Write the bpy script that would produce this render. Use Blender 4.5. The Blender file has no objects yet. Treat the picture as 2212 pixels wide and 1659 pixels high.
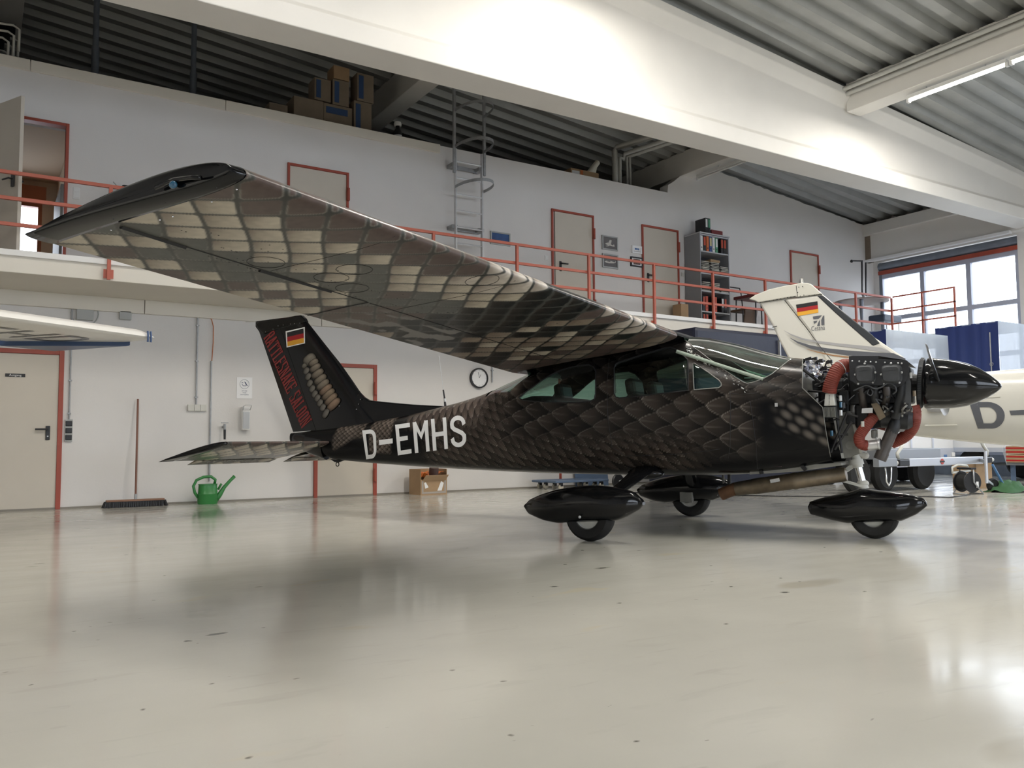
import bpy, bmesh, math, random
import numpy as np
from mathutils import Vector, Matrix
random.seed(7)
rng = np.random.default_rng(11)
SC = bpy.context.scene
COL = SC.collection

# ------------------------------------------------------------------ camera
# world: x runs right along the back wall, y into the hall, z up, metres
F = 1800.0                      # focal length in pixels of the 2212x1659 frame
YAW, PIT, ROL = math.radians(32.511), math.radians(3.881), math.radians(-0.432)
CAM = np.array([0.0, 0.0, 0.84])


def cam_axes():
    cy, sy, cp, sp = math.cos(YAW), math.sin(YAW), math.cos(PIT), math.sin(PIT)
    f = np.array([sy * cp, cy * cp, sp])
    r = np.array([cy, -sy, 0.0])
    u = np.cross(r, f)
    cr, sr = math.cos(ROL), math.sin(ROL)
    return cr * r + sr * u, -sr * r + cr * u, f


RIGHT, UP, FWD = cam_axes()
cam_data = bpy.data.cameras.new('camera')
cam_data.sensor_fit = 'HORIZONTAL'
cam_data.sensor_width = 36.0
cam_data.lens = F / 2212 * 36.0
cam_data.clip_start = 0.05
cam_data.clip_end = 300
cam = bpy.data.objects.new('camera', cam_data)
COL.objects.link(cam)
mw = Matrix.Identity(4)
for i in range(3):
    mw[i][0], mw[i][1], mw[i][2], mw[i][3] = RIGHT[i], UP[i], -FWD[i], CAM[i]
cam.matrix_world = mw
SC.camera = cam

# ------------------------------------------------------------------ world, light, exposure
world = bpy.data.worlds.new('world')
SC.world = world
world.use_nodes = True
bg = world.node_tree.nodes['Background']
bg.inputs[0].default_value = (0.87, 0.93, 1.0, 1)      # bright overcast sky
bg.inputs[1].default_value = 4.5
SC.view_settings.view_transform = 'Standard'
SC.view_settings.look = 'None'
SC.view_settings.gamma = 1.0
SC.view_settings.use_curve_mapping = False
SC.view_settings.exposure = 0.62
SC.cycles.use_denoising = True
SC.cycles.max_bounces = 10
SC.cycles.diffuse_bounces = 6
SC.cycles.glossy_bounces = 5
SC.cycles.transparent_max_bounces = 16
SC.cycles.sample_clamp_indirect = 8.0
SC.cycles.caustics_reflective = False
SC.cycles.caustics_refractive = False


def portal(name, loc, rot, sx, sy):
    """daylight portal in a gate opening: guides the sky light, emits nothing itself"""
    d = bpy.data.lights.new(name, 'AREA')
    d.shape = 'RECTANGLE'
    d.size, d.size_y = sx, sy
    d.cycles.is_portal = True
    o = bpy.data.objects.new(name, d)
    COL.objects.link(o)
    o.location = loc
    o.rotation_euler = rot
    return o


# ------------------------------------------------------------------ pixel measurements -> true positions
def ray(px, py):
    return RIGHT * ((px - 1106) / F) - UP * ((py - 829.5) / F) + FWD


def on_y(px, py, Y):
    d = ray(px, py)
    return CAM + d * ((Y - CAM[1]) / d[1])


def on_x(px, py, X):
    d = ray(px, py)
    return CAM + d * ((X - CAM[0]) / d[0])


def on_z(px, py, Z=0.0):
    d = ray(px, py)
    return CAM + d * ((Z - CAM[2]) / d[2])


def project(P):
    q = np.asarray(P, float) - CAM
    z = q @ FWD
    return 1106 + F * (q @ RIGHT) / z, 829.5 - F * (q @ UP) / z


# ------------------------------------------------------------------ materials
MATS = {}


def mat(name, col, rough=0.5, metal=0.0, spec=0.5, noise=0.0, nscale=8.0, bump=0.0, bscale=60.0, coat=0.0, col2=None, emit=None, estr=0.0, stretch=(1, 1, 1)):
    if name in MATS:
        return MATS[name]
    m = bpy.data.materials.new(name)
    m.use_nodes = True
    nt = m.node_tree
    b = nt.nodes['Principled BSDF']
    c = tuple(col) + (1,)
    b.inputs['Base Color'].default_value = c
    b.inputs['Roughness'].default_value = rough
    b.inputs['Metallic'].default_value = metal
    b.inputs['Specular IOR Level'].default_value = spec
    if coat:
        b.inputs['Coat Weight'].default_value = coat
        b.inputs['Coat Roughness'].default_value = 0.04
    if emit:
        b.inputs['Emission Color'].default_value = tuple(emit) + (1,)
        b.inputs['Emission Strength'].default_value = estr
    if noise or bump:
        tc = nt.nodes.new('ShaderNodeTexCoord')
        mp = nt.nodes.new('ShaderNodeMapping')
        mp.inputs['Scale'].default_value = stretch
        nt.links.new(tc.outputs['Object'], mp.inputs['Vector'])
    if noise:
        n = nt.nodes.new('ShaderNodeTexNoise')
        n.inputs['Scale'].default_value = nscale
        n.inputs['Detail'].default_value = 6
        nt.links.new(mp.outputs[0], n.inputs['Vector'])
        r = nt.nodes.new('ShaderNodeValToRGB')
        c2 = col2 if col2 else tuple(max(0, x * (1 - noise)) for x in col)
        r.color_ramp.elements[0].color = tuple(c2) + (1,)
        r.color_ramp.elements[1].color = c
        r.color_ramp.elements[0].position = 0.3
        r.color_ramp.elements[1].position = 0.65
        nt.links.new(n.outputs['Fac'], r.inputs[0])
        nt.links.new(r.outputs[0], b.inputs['Base Color'])
    if bump:
        n2 = nt.nodes.new('ShaderNodeTexNoise')
        n2.inputs['Scale'].default_value = bscale
        n2.inputs['Detail'].default_value = 4
        nt.links.new(mp.outputs[0], n2.inputs['Vector'])
        bp = nt.nodes.new('ShaderNodeBump')
        bp.inputs['Strength'].default_value = bump
        bp.inputs['Distance'].default_value = 0.02
        nt.links.new(n2.outputs['Fac'], bp.inputs['Height'])
        nt.links.new(bp.outputs[0], b.inputs['Normal'])
    MATS[name] = m
    return m


def glass(name, tint, gloss=0.08, rough=0.0):
    if name in MATS:
        return MATS[name]
    m = bpy.data.materials.new(name)
    m.use_nodes = True
    nt = m.node_tree
    nt.nodes.remove(nt.nodes['Principled BSDF'])
    out = nt.nodes['Material Output']
    tr = nt.nodes.new('ShaderNodeBsdfTransparent')
    tr.inputs[0].default_value = tuple(tint) + (1,)
    gl = nt.nodes.new('ShaderNodeBsdfGlossy')
    gl.inputs['Roughness'].default_value = rough
    fr = nt.nodes.new('ShaderNodeFresnel')
    fr.inputs[0].default_value = 1.45
    ad = nt.nodes.new('ShaderNodeMath')
    ad.operation = 'MULTIPLY_ADD'
    ad.inputs[1].default_value = 0.6
    ad.inputs[2].default_value = gloss
    nt.links.new(fr.outputs[0], ad.inputs[0])
    mx = nt.nodes.new('ShaderNodeMixShader')
    nt.links.new(ad.outputs[0], mx.inputs[0])
    nt.links.new(tr.outputs[0], mx.inputs[1])
    nt.links.new(gl.outputs[0], mx.inputs[2])
    nt.links.new(mx.outputs[0], out.inputs[0])
    MATS[name] = m
    return m


def vcol_mat(name, rough=0.25, coat=0.6, spec=0.5):
    m = bpy.data.materials.new(name)
    m.use_nodes = True
    nt = m.node_tree
    b = nt.nodes['Principled BSDF']
    a = nt.nodes.new('ShaderNodeAttribute')
    a.attribute_name = 'paint'
    nt.links.new(a.outputs['Color'], b.inputs['Base Color'])
    b.inputs['Roughness'].default_value = rough
    b.inputs['Specular IOR Level'].default_value = spec
    b.inputs['Coat Weight'].default_value = coat
    b.inputs['Coat Roughness'].default_value = 0.03
    MATS[name] = m
    return m


# ------------------------------------------------------------------ mesh builder
def V3(p):
    return np.array([float(p[0]), float(p[1]), float(p[2])])


def unit(v):
    v = np.asarray(v, float)
    return v / (np.linalg.norm(v) + 1e-12)


def frame(axis):
    a = unit(axis)
    h = np.array([0, 0, 1.0]) if abs(a[2]) < 0.9 else np.array([1.0, 0, 0])
    u = unit(np.cross(h, a))
    return u, np.cross(a, u), a


class MB:
    def __init__(self):
        self.v, self.f = [], []

    def add(self, vs, fs):
        o = len(self.v)
        self.v += [tuple(map(float, p)) for p in vs]
        self.f += [tuple(i + o for i in f) for f in fs]
        return self

    def box(self, x0, x1, y0, y1, z0, z1):
        vs = [(x, y, z) for x in (x0, x1) for y in (y0, y1) for z in (z0, z1)]
        return self.add(vs, [(0, 1, 3, 2), (4, 6, 7, 5), (0, 4, 5, 1), (2, 3, 7, 6), (0, 2, 6, 4), (1, 5, 7, 3)])

    def obox(self, c, ex, ey, ez):
        c, ex, ey, ez = map(V3, (c, ex, ey, ez))
        vs = [c + a * ex + b * ey + d * ez for a in (-.5, .5) for b in (-.5, .5) for d in (-.5, .5)]
        return self.add(vs, [(0, 1, 3, 2), (4, 6, 7, 5), (0, 4, 5, 1), (2, 3, 7, 6), (0, 2, 6, 4), (1, 5, 7, 3)])

    def bar(self, p0, p1, w, h, up=(0, 0, 1)):
        p0, p1 = V3(p0), V3(p1)
        a = p1 - p0
        s = np.cross(a, V3(up))
        if np.linalg.norm(s) < 1e-6:
            s = np.array([1.0, 0, 0])
        s = unit(s)
        t = unit(np.cross(s, a))
        return self.obox((p0 + p1) / 2, a, s * w, t * h)

    def cyl(self, p0, p1, r0, r1=None, n=14, caps=True):
        r1 = r0 if r1 is None else r1
        p0, p1 = V3(p0), V3(p1)
        u, w, a = frame(p1 - p0)
        vs = []
        for p, r in ((p0, r0), (p1, r1)):
            for i in range(n):
                t = 2 * math.pi * i / n
                vs.append(p + r * (math.cos(t) * u + math.sin(t) * w))
        fs = [(i, (i + 1) % n, n + (i + 1) % n, n + i) for i in range(n)]
        if caps:
            fs += [tuple(range(n - 1, -1, -1)), tuple(range(n, 2 * n))]
        return self.add(vs, fs)

    def tube(self, path, r, n=8, closed=False, ry=None):
        P = [V3(p) for p in path]
        m = len(P)
        rings, pu = [], None
        for i in range(m):
            if closed:
                d = P[(i + 1) % m] - P[i - 1]
            else:
                d = P[min(i + 1, m - 1)] - P[max(i - 1, 0)]
            d = unit(d)
            if pu is None:
                u, w, _ = frame(d)
            else:
                u = unit(pu - d * np.dot(pu, d))
                w = np.cross(d, u)
            pu = u
            rr = r[i] if hasattr(r, '__len__') else r
            r2 = rr if ry is None else ry
            rings.append([P[i] + rr * math.cos(2 * math.pi * k / n) * u + r2 * math.sin(2 * math.pi * k / n) * w for k in range(n)])
        return self.loft(rings, not closed, closed)

    def loft(self, rings, caps=True, closed=False):
        n, m = len(rings[0]), len(rings)
        vs = [p for R in rings for p in R]
        fs = []
        for i in range(m if closed else m - 1):
            j = (i + 1) % m
            for k in range(n):
                fs.append((i * n + k, i * n + (k + 1) % n, j * n + (k + 1) % n, j * n + k))
        if caps:
            fs += [tuple(range(n - 1, -1, -1)), tuple((m - 1) * n + k for k in range(n))]
        return self.add(vs, fs)

    def ring(self, c, axis, R, r, n=32, k=8, ry=None):
        u, w, a = frame(axis)
        c = V3(c)
        return self.tube([c + R * (math.cos(2 * math.pi * i / n) * u + math.sin(2 * math.pi * i / n) * w) for i in range(n)], r, k, True, ry)

    def prism(self, poly, ax, d0, d1):
        """2-D polygon extruded along axis ax ('x': poly=(y,z), 'y': (x,z), 'z': (x,y))"""
        def p3(a, b, d):
            return {'x': (d, a, b), 'y': (a, d, b), 'z': (a, b, d)}[ax]
        n = len(poly)
        vs = [p3(a, b, d0) for a, b in poly] + [p3(a, b, d1) for a, b in poly]
        fs = [tuple(range(n - 1, -1, -1)), tuple(range(n, 2 * n))]
        fs += [(i, (i + 1) % n, n + (i + 1) % n, n + i) for i in range(n)]
        return self.add(vs, fs)

    def lathe(self, prof, base=(0, 0, 0), axis=(0, 0, 1), n=24, caps=True):
        u, w, a = frame(axis)
        b = V3(base)
        rings = [[b + a * h + r * (math.cos(2 * math.pi * k / n) * u + math.sin(2 * math.pi * k / n) * w) for k in range(n)] for r, h in prof]
        return self.loft(rings, caps)

    def ball(self, c, r, s=(1, 1, 1), n=16, m=10):
        c = V3(c)
        rings = []
        for i in range(1, m):
            t = math.pi * i / m
            rings.append([c + r * np.array([s[0] * math.sin(t) * math.cos(2 * math.pi * k / n), s[1] * math.sin(t) * math.sin(2 * math.pi * k / n), -s[2] * math.cos(t)]) for k in range(n)])
        return self.loft(rings, True)

    def build(self, name, m, parent=None, origin=None, smooth=False, bevel=0.0, rot=None):
        me = bpy.data.meshes.new(name)
        vs = np.array(self.v, float).reshape(-1, 3)
        if origin is not None:
            vs = vs - V3(origin)
        me.from_pydata([tuple(p) for p in vs], [], self.f)
        bm = bmesh.new()
        bm.from_mesh(me)
        bmesh.ops.recalc_face_normals(bm, faces=bm.faces)
        bm.to_mesh(me)
        bm.free()
        return link(name, me, m, parent, origin, smooth, bevel)


def link(name, me, m, parent=None, origin=None, smooth=False, bevel=0.0):
    if m is not None:
        me.materials.append(MATS[m] if isinstance(m, str) else m)
    if smooth:
        me.polygons.foreach_set('use_smooth', [True] * len(me.polygons))
        if smooth != 'all':
            me.set_sharp_from_angle(angle=math.radians(38))
    o = bpy.data.objects.new(name, me)
    COL.objects.link(o)
    if origin is not None:
        o.location = origin
    if parent is not None:
        o.parent = parent
    if bevel:
        b = o.modifiers.new('bevel', 'BEVEL')
        b.width = bevel
        b.segments = 2
        b.limit_method = 'ANGLE'
    return o


def tag(o, label, cat, group=None):
    o['label'] = label
    o['category'] = cat
    if group:
        o['group'] = group
    return o


def thing(name, label, cat, loc=(0, 0, 0), rotz=0.0, group=None):
    o = bpy.data.objects.new(name, None)
    o.empty_display_size = 0.1
    COL.objects.link(o)
    o.location = [float(c) for c in loc]
    o.rotation_euler = (0, 0, rotz)
    return tag(o, label, cat, group)


def struct(o):
    o['kind'] = 'structure'
    return o


def stuff(o):
    o['kind'] = 'stuff'
    return o


def copy_tree(o, parent=None):
    c = o.copy()
    COL.objects.link(c)
    c.parent = parent
    for ch in list(o.children):
        copy_tree(ch, c)
    return c


# lettering: the built-in font as flat mesh; returns 2-D verts (x right, y up) and faces
def text_mesh(s, size=1.0, extrude=0.0):
    cu = bpy.data.curves.new('lettering', 'FONT')
    cu.body = s
    cu.size = size
    cu.align_x = 'CENTER'
    cu.align_y = 'CENTER'
    cu.resolution_u = 3
    ob = bpy.data.objects.new('lettering', cu)
    COL.objects.link(ob)
    dg = bpy.context.evaluated_depsgraph_get()
    dg.update()
    me = ob.evaluated_get(dg).to_mesh()
    vs = [(v.co.x, v.co.y) for v in me.vertices]
    fs = [tuple(p.vertices) for p in me.polygons]
    ob.evaluated_get(dg).to_mesh_clear()
    bpy.data.objects.remove(ob)
    bpy.data.curves.remove(cu)
    return vs, fs


def flat_text(s, m, parent, o, ex, ey, size, name='lettering', width=None):
    """lettering laid on a plane: o centre, ex right, ey up"""
    vs, fs = text_mesh(s, size)
    sx = 1.0
    if width:
        xs = [v[0] for v in vs]
        sx = width / (max(xs) - min(xs))
    o, ex, ey = V3(o), unit(ex), unit(ey)
    mb = MB()
    mb.add([o + ex * a * sx + ey * b for a, b in vs], fs)
    return mb.build(name, m, parent)
# ================================================================== materials of the hall
mat('wall_paint', (0.72, 0.70, 0.68), 0.85, noise=0.05, nscale=1.2, bump=0.05, bscale=40)
mat('beam_paint', (0.76, 0.74, 0.70), 0.75, noise=0.04, nscale=2.0)
mat('slab_paint', (0.74, 0.70, 0.62), 0.8, noise=0.05, nscale=1.5)
mat('roof_metal', (0.40, 0.41, 0.40), 0.45, metal=0.25, noise=0.12, nscale=3)
mat('door_leaf', (0.60, 0.55, 0.47), 0.55, noise=0.05, nscale=2)
mat('red_frame', (0.36, 0.07, 0.042), 0.45, noise=0.12, nscale=6)
mat('rail_red', (0.47, 0.115, 0.07), 0.45, noise=0.1, nscale=5)
mat('black_plastic', (0.012, 0.012, 0.014), 0.4)
mat('galv', (0.40, 0.41, 0.42), 0.45, metal=0.45, noise=0.2, nscale=14)
mat('alu', (0.66, 0.67, 0.68), 0.4, metal=0.5, noise=0.1, nscale=20)
mat('white_plastic', (0.75, 0.75, 0.74), 0.4)
mat('grey_plastic', (0.40, 0.41, 0.40), 0.5)
mat('pale_plastic', (0.62, 0.61, 0.56), 0.5)
mat('gate_frame', (0.42, 0.45, 0.55), 0.5, noise=0.08, nscale=3)
mat('gate_steel', (0.22, 0.25, 0.30), 0.45, metal=0.5, noise=0.2, nscale=5)
mat('cardboard', (0.42, 0.28, 0.16), 0.85, noise=0.15, nscale=5)
mat('cardboard_dark', (0.24, 0.19, 0.14), 0.85, noise=0.15, nscale=5)
mat('pipe_grey', (0.52, 0.52, 0.49), 0.5, noise=0.08)
mat('lamp_tube', (1, 1, 1), 0.5, emit=(1.0, 0.94, 0.82), estr=30)
mat('lamp_tube_off', (0.75, 0.75, 0.73), 0.3)
mat('concrete', (0.35, 0.35, 0.34), 0.9, noise=0.3, nscale=12, bump=0.3)
mat('print_black', (0.02, 0.02, 0.022), 0.5)
mat('print_white', (0.85, 0.85, 0.85), 0.5)
glass('pane_glass', (0.97, 0.98, 1.0), 0.02)


def floor_material():
    m = bpy.data.materials.new('painted_floor')
    m.use_nodes = True
    nt = m.node_tree
    L = nt.links.new
    b = nt.nodes['Principled BSDF']
    geo = nt.nodes.new('ShaderNodeNewGeometry')

    def noise(scale, detail=6, stretch=None, rot=0.0, dist=0.0):
        mp = nt.nodes.new('ShaderNodeMapping')
        if stretch:
            mp.inputs['Scale'].default_value = stretch
        mp.inputs['Rotation'].default_value = (0, 0, rot)
        L(geo.outputs['Position'], mp.inputs['Vector'])
        n = nt.nodes.new('ShaderNodeTexNoise')
        n.inputs['Scale'].default_value = scale
        n.inputs['Detail'].default_value = detail
        n.inputs['Distortion'].default_value = dist
        L(mp.outputs[0], n.inputs['Vector'])
        return n

    def ramp(src, p0, p1, c0, c1):
        r = nt.nodes.new('ShaderNodeValToRGB')
        r.color_ramp.elements[0].position = p0
        r.color_ramp.elements[1].position = p1
        r.color_ramp.elements[0].color = tuple(c0) + (1,)
        r.color_ramp.elements[1].color = tuple(c1) + (1,)
        L(src, r.inputs[0])
        return r.outputs[0]

    def mix(fac, a, c):
        x = nt.nodes.new('ShaderNodeMix')
        x.data_type = 'RGBA'
        L(fac, x.inputs[0])
        L(a, x.inputs[6])
        if isinstance(c, tuple):
            x.inputs[7].default_value = c + (1,)
        else:
            L(c, x.inputs[7])
        return x.outputs[2]
    base = ramp(noise(0.9, 9, None, 0, 0.3).outputs['Fac'], 0.3, 0.7, (0.50, 0.49, 0.44), (0.565, 0.55, 0.495))
    # dull grey scuffs, long and thin
    s1 = ramp(noise(2.2, 8, (1, 5, 1), 0.4, 0.6).outputs['Fac'], 0.60, 0.76, (0, 0, 0), (0.30, 0.30, 0.30))
    c = mix(s1, base, (0.36, 0.35, 0.31))
    # worn yellowish patches
    s2 = ramp(noise(1.1, 7, (1, 2.2, 1), -0.5, 0.4).outputs['Fac'], 0.67, 0.71, (0, 0, 0), (0.35, 0.35, 0.35))
    c = mix(s2, c, (0.58, 0.50, 0.33))
    # small dark spots and rubber marks
    s3 = ramp(noise(5.0, 3, (1, 1.6, 1), 0.2, 0.2).outputs['Fac'], 0.755, 0.775, (0, 0, 0), (0.85, 0.85, 0.85))
    c = mix(s3, c, (0.07, 0.07, 0.065))
    s4 = ramp(noise(14.0, 2, (1, 3, 1), 1.1).outputs['Fac'], 0.78, 0.80, (0, 0, 0), (0.7, 0.7, 0.7))
    c = mix(s4, c, (0.16, 0.15, 0.13))
    # rubber marks and specks: scattered cells, each with its own size
    def spots(scale, stretch, rot, keep, size, col, c_in):
        mp = nt.nodes.new('ShaderNodeMapping')
        mp.inputs['Scale'].default_value = stretch
        mp.inputs['Rotation'].default_value = (0, 0, rot)
        L(geo.outputs['Position'], mp.inputs['Vector'])
        nz = nt.nodes.new('ShaderNodeTexNoise')
        nz.inputs['Scale'].default_value = scale * 2.5
        L(mp.outputs[0], nz.inputs['Vector'])
        ad = nt.nodes.new('ShaderNodeVectorMath')
        ad.operation = 'MULTIPLY_ADD'
        ad.inputs[1].default_value = (0.25 / scale, 0.25 / scale, 0)
        L(nz.outputs['Color'], ad.inputs[0])
        L(mp.outputs[0], ad.inputs[2])
        vo = nt.nodes.new('ShaderNodeTexVoronoi')
        vo.inputs['Scale'].default_value = scale
        L(ad.outputs[0], vo.inputs['Vector'])
        sp = nt.nodes.new('ShaderNodeSeparateColor')
        L(vo.outputs['Color'], sp.inputs[0])
        r = nt.nodes.new('ShaderNodeMath')
        r.operation = 'SUBTRACT'
        L(sp.outputs[0], r.inputs[0])
        r.inputs[1].default_value = keep
        m1 = nt.nodes.new('ShaderNodeMath')
        m1.operation = 'MULTIPLY'
        L(r.outputs[0], m1.inputs[0])
        m1.inputs[1].default_value = size
        d = nt.nodes.new('ShaderNodeMath')
        d.operation = 'SUBTRACT'
        L(m1.outputs[0], d.inputs[0])
        L(vo.outputs['Distance'], d.inputs[1])
        mm = nt.nodes.new('ShaderNodeMath')
        mm.operation = 'MULTIPLY'
        mm.use_clamp = True
        L(d.outputs[0], mm.inputs[0])
        mm.inputs[1].default_value = 14.0
        return mix(mm.outputs[0], c_in, col)
    c = spots(1.3, (1, 2.6, 1), 0.25, 0.62, 0.42, (0.20, 0.19, 0.165), c)
    c = spots(2.6, (1, 1.9, 1), -0.3, 0.66, 0.40, (0.10, 0.10, 0.09), c)
    c = spots(7.0, (1, 1.4, 1), 0.8, 0.72, 0.45, (0.12, 0.115, 0.10), c)
    c = spots(0.8, (1, 2.2, 1), -0.6, 0.72, 0.9, (0.44, 0.42, 0.36), c)
    L(c, b.inputs['Base Color'])
    rr = ramp(noise(1.6, 7, (1, 3, 1), 0.3).outputs['Fac'], 0.3, 0.75, (0.11, 0.11, 0.11), (0.20, 0.20, 0.20))
    L(rr, b.inputs['Roughness'])
    b.inputs['Specular IOR Level'].default_value = 0.55
    bp = nt.nodes.new('ShaderNodeBump')
    bp.inputs['Strength'].default_value = 0.06
    bp.inputs['Distance'].default_value = 0.02
    L(noise(3.0, 5).outputs['Fac'], bp.inputs['Height'])
    L(bp.outputs[0], b.inputs['Normal'])
    MATS['floor'] = m


floor_material()

# ================================================================== the hall shell
YW = 12.30            # back wall
XR = 18.40            # right wall (gates)
XL, YF = -9.0, -9.5   # left and front walls, behind the camera
YB = 17.6             # far end of the upper rooms / loft


def roof_z(x):
    return 6.62 - 0.10 * (x - 13.0)


struct(MB().box(XL, XR + 0.4, YF, YB, -0.2, 0.0).build('floor', 'floor'))
# apron outside the gates
mat('apron', (0.45, 0.45, 0.43), 0.9, noise=0.1)
struct(MB().box(XR + 0.4, XR + 22, YF - 6, YB, -0.25, -0.05).build('floor_apron', 'apron'))


def wall_with_holes(mb, x0, x1, z0, z1, holes, y0, y1):
    """wall slab in an x-z plane between y0 and y1; holes = (xa, xb, za, zb)"""
    xs = sorted({x0, x1, *[h[0] for h in holes], *[h[1] for h in holes]})
    zs = sorted({z0, z1, *[h[2] for h in holes], *[h[3] for h in holes]})
    for xa, xb in zip(xs, xs[1:]):
        for za, zb in zip(zs, zs[1:]):
            cx, cz = (xa + xb) / 2, (za + zb) / 2
            if any(h[0] < cx < h[1] and h[2] < cz < h[3] for h in holes):
                continue
            mb.box(xa, xb, y0, y1, za, zb)


DW = 0.93
ZM = 3.05                                     # mezzanine floor
doors_low = [(-0.08, 0.85), (4.31, 5.24)]
doors_up = [(-0.08, 0.85), (3.84, 4.77), (8.74, 9.67), (10.92, 11.85), (15.33, 16.27)]
holes = [(a, b, 0.0, 2.02) for a, b in doors_low] + [(a, b, ZM, ZM + 2.01) for a, b in doors_up]
wb = MB()
wall_with_holes(wb, XL, 11.9, 0.0, 5.84, [h for h in holes if h[1] < 11.9], YW, YW + 0.24)
wall_with_holes(wb, 11.9, XR + 0.4, 0.0, 5.0, [(h[0], h[1], h[2], min(h[3], 5.0)) for h in holes if h[1] > 11.9], YW, YW + 0.24)
# upper right part of the wall, following the roof with a rough cut edge
top = []
n = 60
for i in range(n + 1):
    x = 12.20 + (XR + 0.4 - 12.20) * i / n
    zz = roof_z(x) - 0.08 + random.uniform(-0.015, 0.015)
    top.append((x, zz))
wb.prism([(15.33, 5.0), (15.33, 5.06), (16.27, 5.06), (16.27, 5.0), (XR + 0.4, 5.0)] + top[::-1][:1] + top[::-1][1:] + [(12.19, 6.27), (11.98, 6.24), (11.80, 6.10), (11.64, 6.00), (11.62, 5.84), (11.9, 5.84), (11.9, 5.0)], 'y', YW, YW + 0.24)
wall_back = struct(wb.build('wall_back', 'wall_paint'))
# cap band on the left part of the wall top
band = MB()
for a, b in ((XL, 0.40), (0.41, 2.88), (2.89, 6.42)):
    band.box(a, b, YW - 0.03, YW + 0.30, 5.70, 5.85)
struct(band.build('trim_1', 'slab_paint', bevel=0.006))
# loft floor behind the wall top, and the solid blocks of the rooms below it
struct(MB().box(XL, XR + .4, YW + 0.24, YB, 5.60, 5.80).build('floor_loft', 'concrete'))
mat('room_paint', (0.70, 0.62, 0.52), 0.8, noise=0.04, nscale=1)
struct(MB().box(1.15, 11.6, YW + 0.24, YB, 5.45, 5.6).build('ceiling_rooms', 'concrete'))

# side and end walls
struct(MB().box(XL - 0.3, XL, YF - 0.3, YB + 0.3, -0.2, 9.5).build('wall_left', 'wall_paint'))
wlm = MB()
wall_with_holes(wlm, XL - 0.3, XR + 0.4, 0.0, 9.5, [(-2.4, 1.0, 3.2, 5.4)], YB, YB + 0.3)
struct(wlm.build('wall_loft', 'wall_paint'))
# front wall behind the camera, with two wide gate openings
wf = MB()
wall_with_holes(wf, XL - 0.3, XR + 0.4, -0.2, 9.5, [(-6.5, -0.5, 0.9, 4.6), (4.0, 14.0, 0.9, 4.6)], YF - 0.3, YF)
struct(wf.build('wall_front', 'wall_paint'))
# right wall: piers, lintel and header beam over three gates
wr = MB()
GATES = [(8.92, 12.16), (2.2, 8.1), (-5.6, 0.6)]
ys = [YB + 0.3] + [v for g in GATES for v in (g[1], g[0])] + [YF - 0.3]
for a, b in zip(ys[::2], ys[1::2]):
    wr.box(XR, XR + 0.4, b, a, -0.2, 5.12)
wr.box(XR, XR + 0.4, YF - 0.3, YB + 0.3, 5.12, 6.6)
struct(wr.build('wall_right', 'wall_paint'))
hb = MB()
hb.box(18.12, XR, YF, YW, 5.14, 5.76)
hb.box(18.02, XR, YF, YW, 5.76, 6.02)
struct(hb.build('trim_2', 'beam_paint'))
struct(MB().box(18.10, 18.24, YW - 0.14, YW, 5.10, 5.74).build('trim_3', 'cardboard_dark'))

# roof: trapezoidal metal sheets, ribs running down the slope
rv, rf = [], []
pitch, ribs = 0.40, []
y = YF - 0.3
prof = []
while y < YB + 0.3:
    prof += [(y, 0.0), (y + 0.15, 0.0), (y + 0.20, 0.11), (y + 0.35, 0.11)]
    y += pitch
rm = MB()
for xa, xb in zip([-9.3, -3, 3, 9, 14], [-3, 3, 9, 14, 18.8]):
    vs = [(xa, p[0], roof_z(xa) + p[1]) for p in prof] + [(xb, p[0], roof_z(xb) + p[1]) for p in prof]
    k = len(prof)
    rm.add(vs, [(i, i + 1, k + i + 1, k + i) for i in range(k - 1)])
struct(rm.build('ceiling', 'roof_metal'))
struct(MB().add([(-9.6, YF - .6, roof_z(-9.6) + .2), (19.2, YF - .6, roof_z(19.2) + .2), (19.2, YB + .6, roof_z(19.2) + .2), (-9.6, YB + .6, roof_z(-9.6) + .2),
                 (-9.6, YF - .6, roof_z(-9.6) + .35), (19.2, YF - .6, roof_z(19.2) + .35), (19.2, YB + .6, roof_z(19.2) + .35), (-9.6, YB + .6, roof_z(-9.6) + .35)],
                [(0, 1, 2, 3), (4, 5, 6, 7), (0, 1, 5, 4), (1, 2, 6, 5), (2, 3, 7, 6), (3, 0, 4, 7)]).build('ceiling_deck', 'concrete'))


# main concrete girders along x: I-section, sloped top
def girder(yc, name):
    mb = MB()
    x0, x1 = XL, XR

    def tz(x):
        return 6.90 - 0.078 * (x - 8.5)
    secs = []
    for x in (x0, x1):
        t = tz(x)
        secs.append([(x, yc - .25, 5.17), (x, yc + .25, 5.17), (x, yc + .25, 5.40), (x, yc + .09, 5.50), (x, yc + .09, t - .30), (x, yc + .22, t - .16), (x, yc + .22, t),
                     (x, yc - .22, t), (x, yc - .22, t - .13), (x, yc - .10, t - .30), (x, yc - .10, 5.52), (x, yc - .25, 5.40)])
    mb.loft(secs)
    return struct(mb.build(name, 'beam_paint', bevel=0.012))


girder(8.55, 'beam_1')
girder(0.9, 'beam_2')
girder(-6.6, 'beam_3')


# secondary beams along y
def purlin(x, y0, y1, name):
    z1 = roof_z(x) + 0.02
    zb = 6.25 + (0.0 if x > 11 else roof_z(x) - roof_z(12))
    mb = MB()
    mb.box(x, x + 0.36, y0, y1, zb, z1)
    return struct(mb.build(name, 'beam_paint', bevel=0.01)), zb


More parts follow.
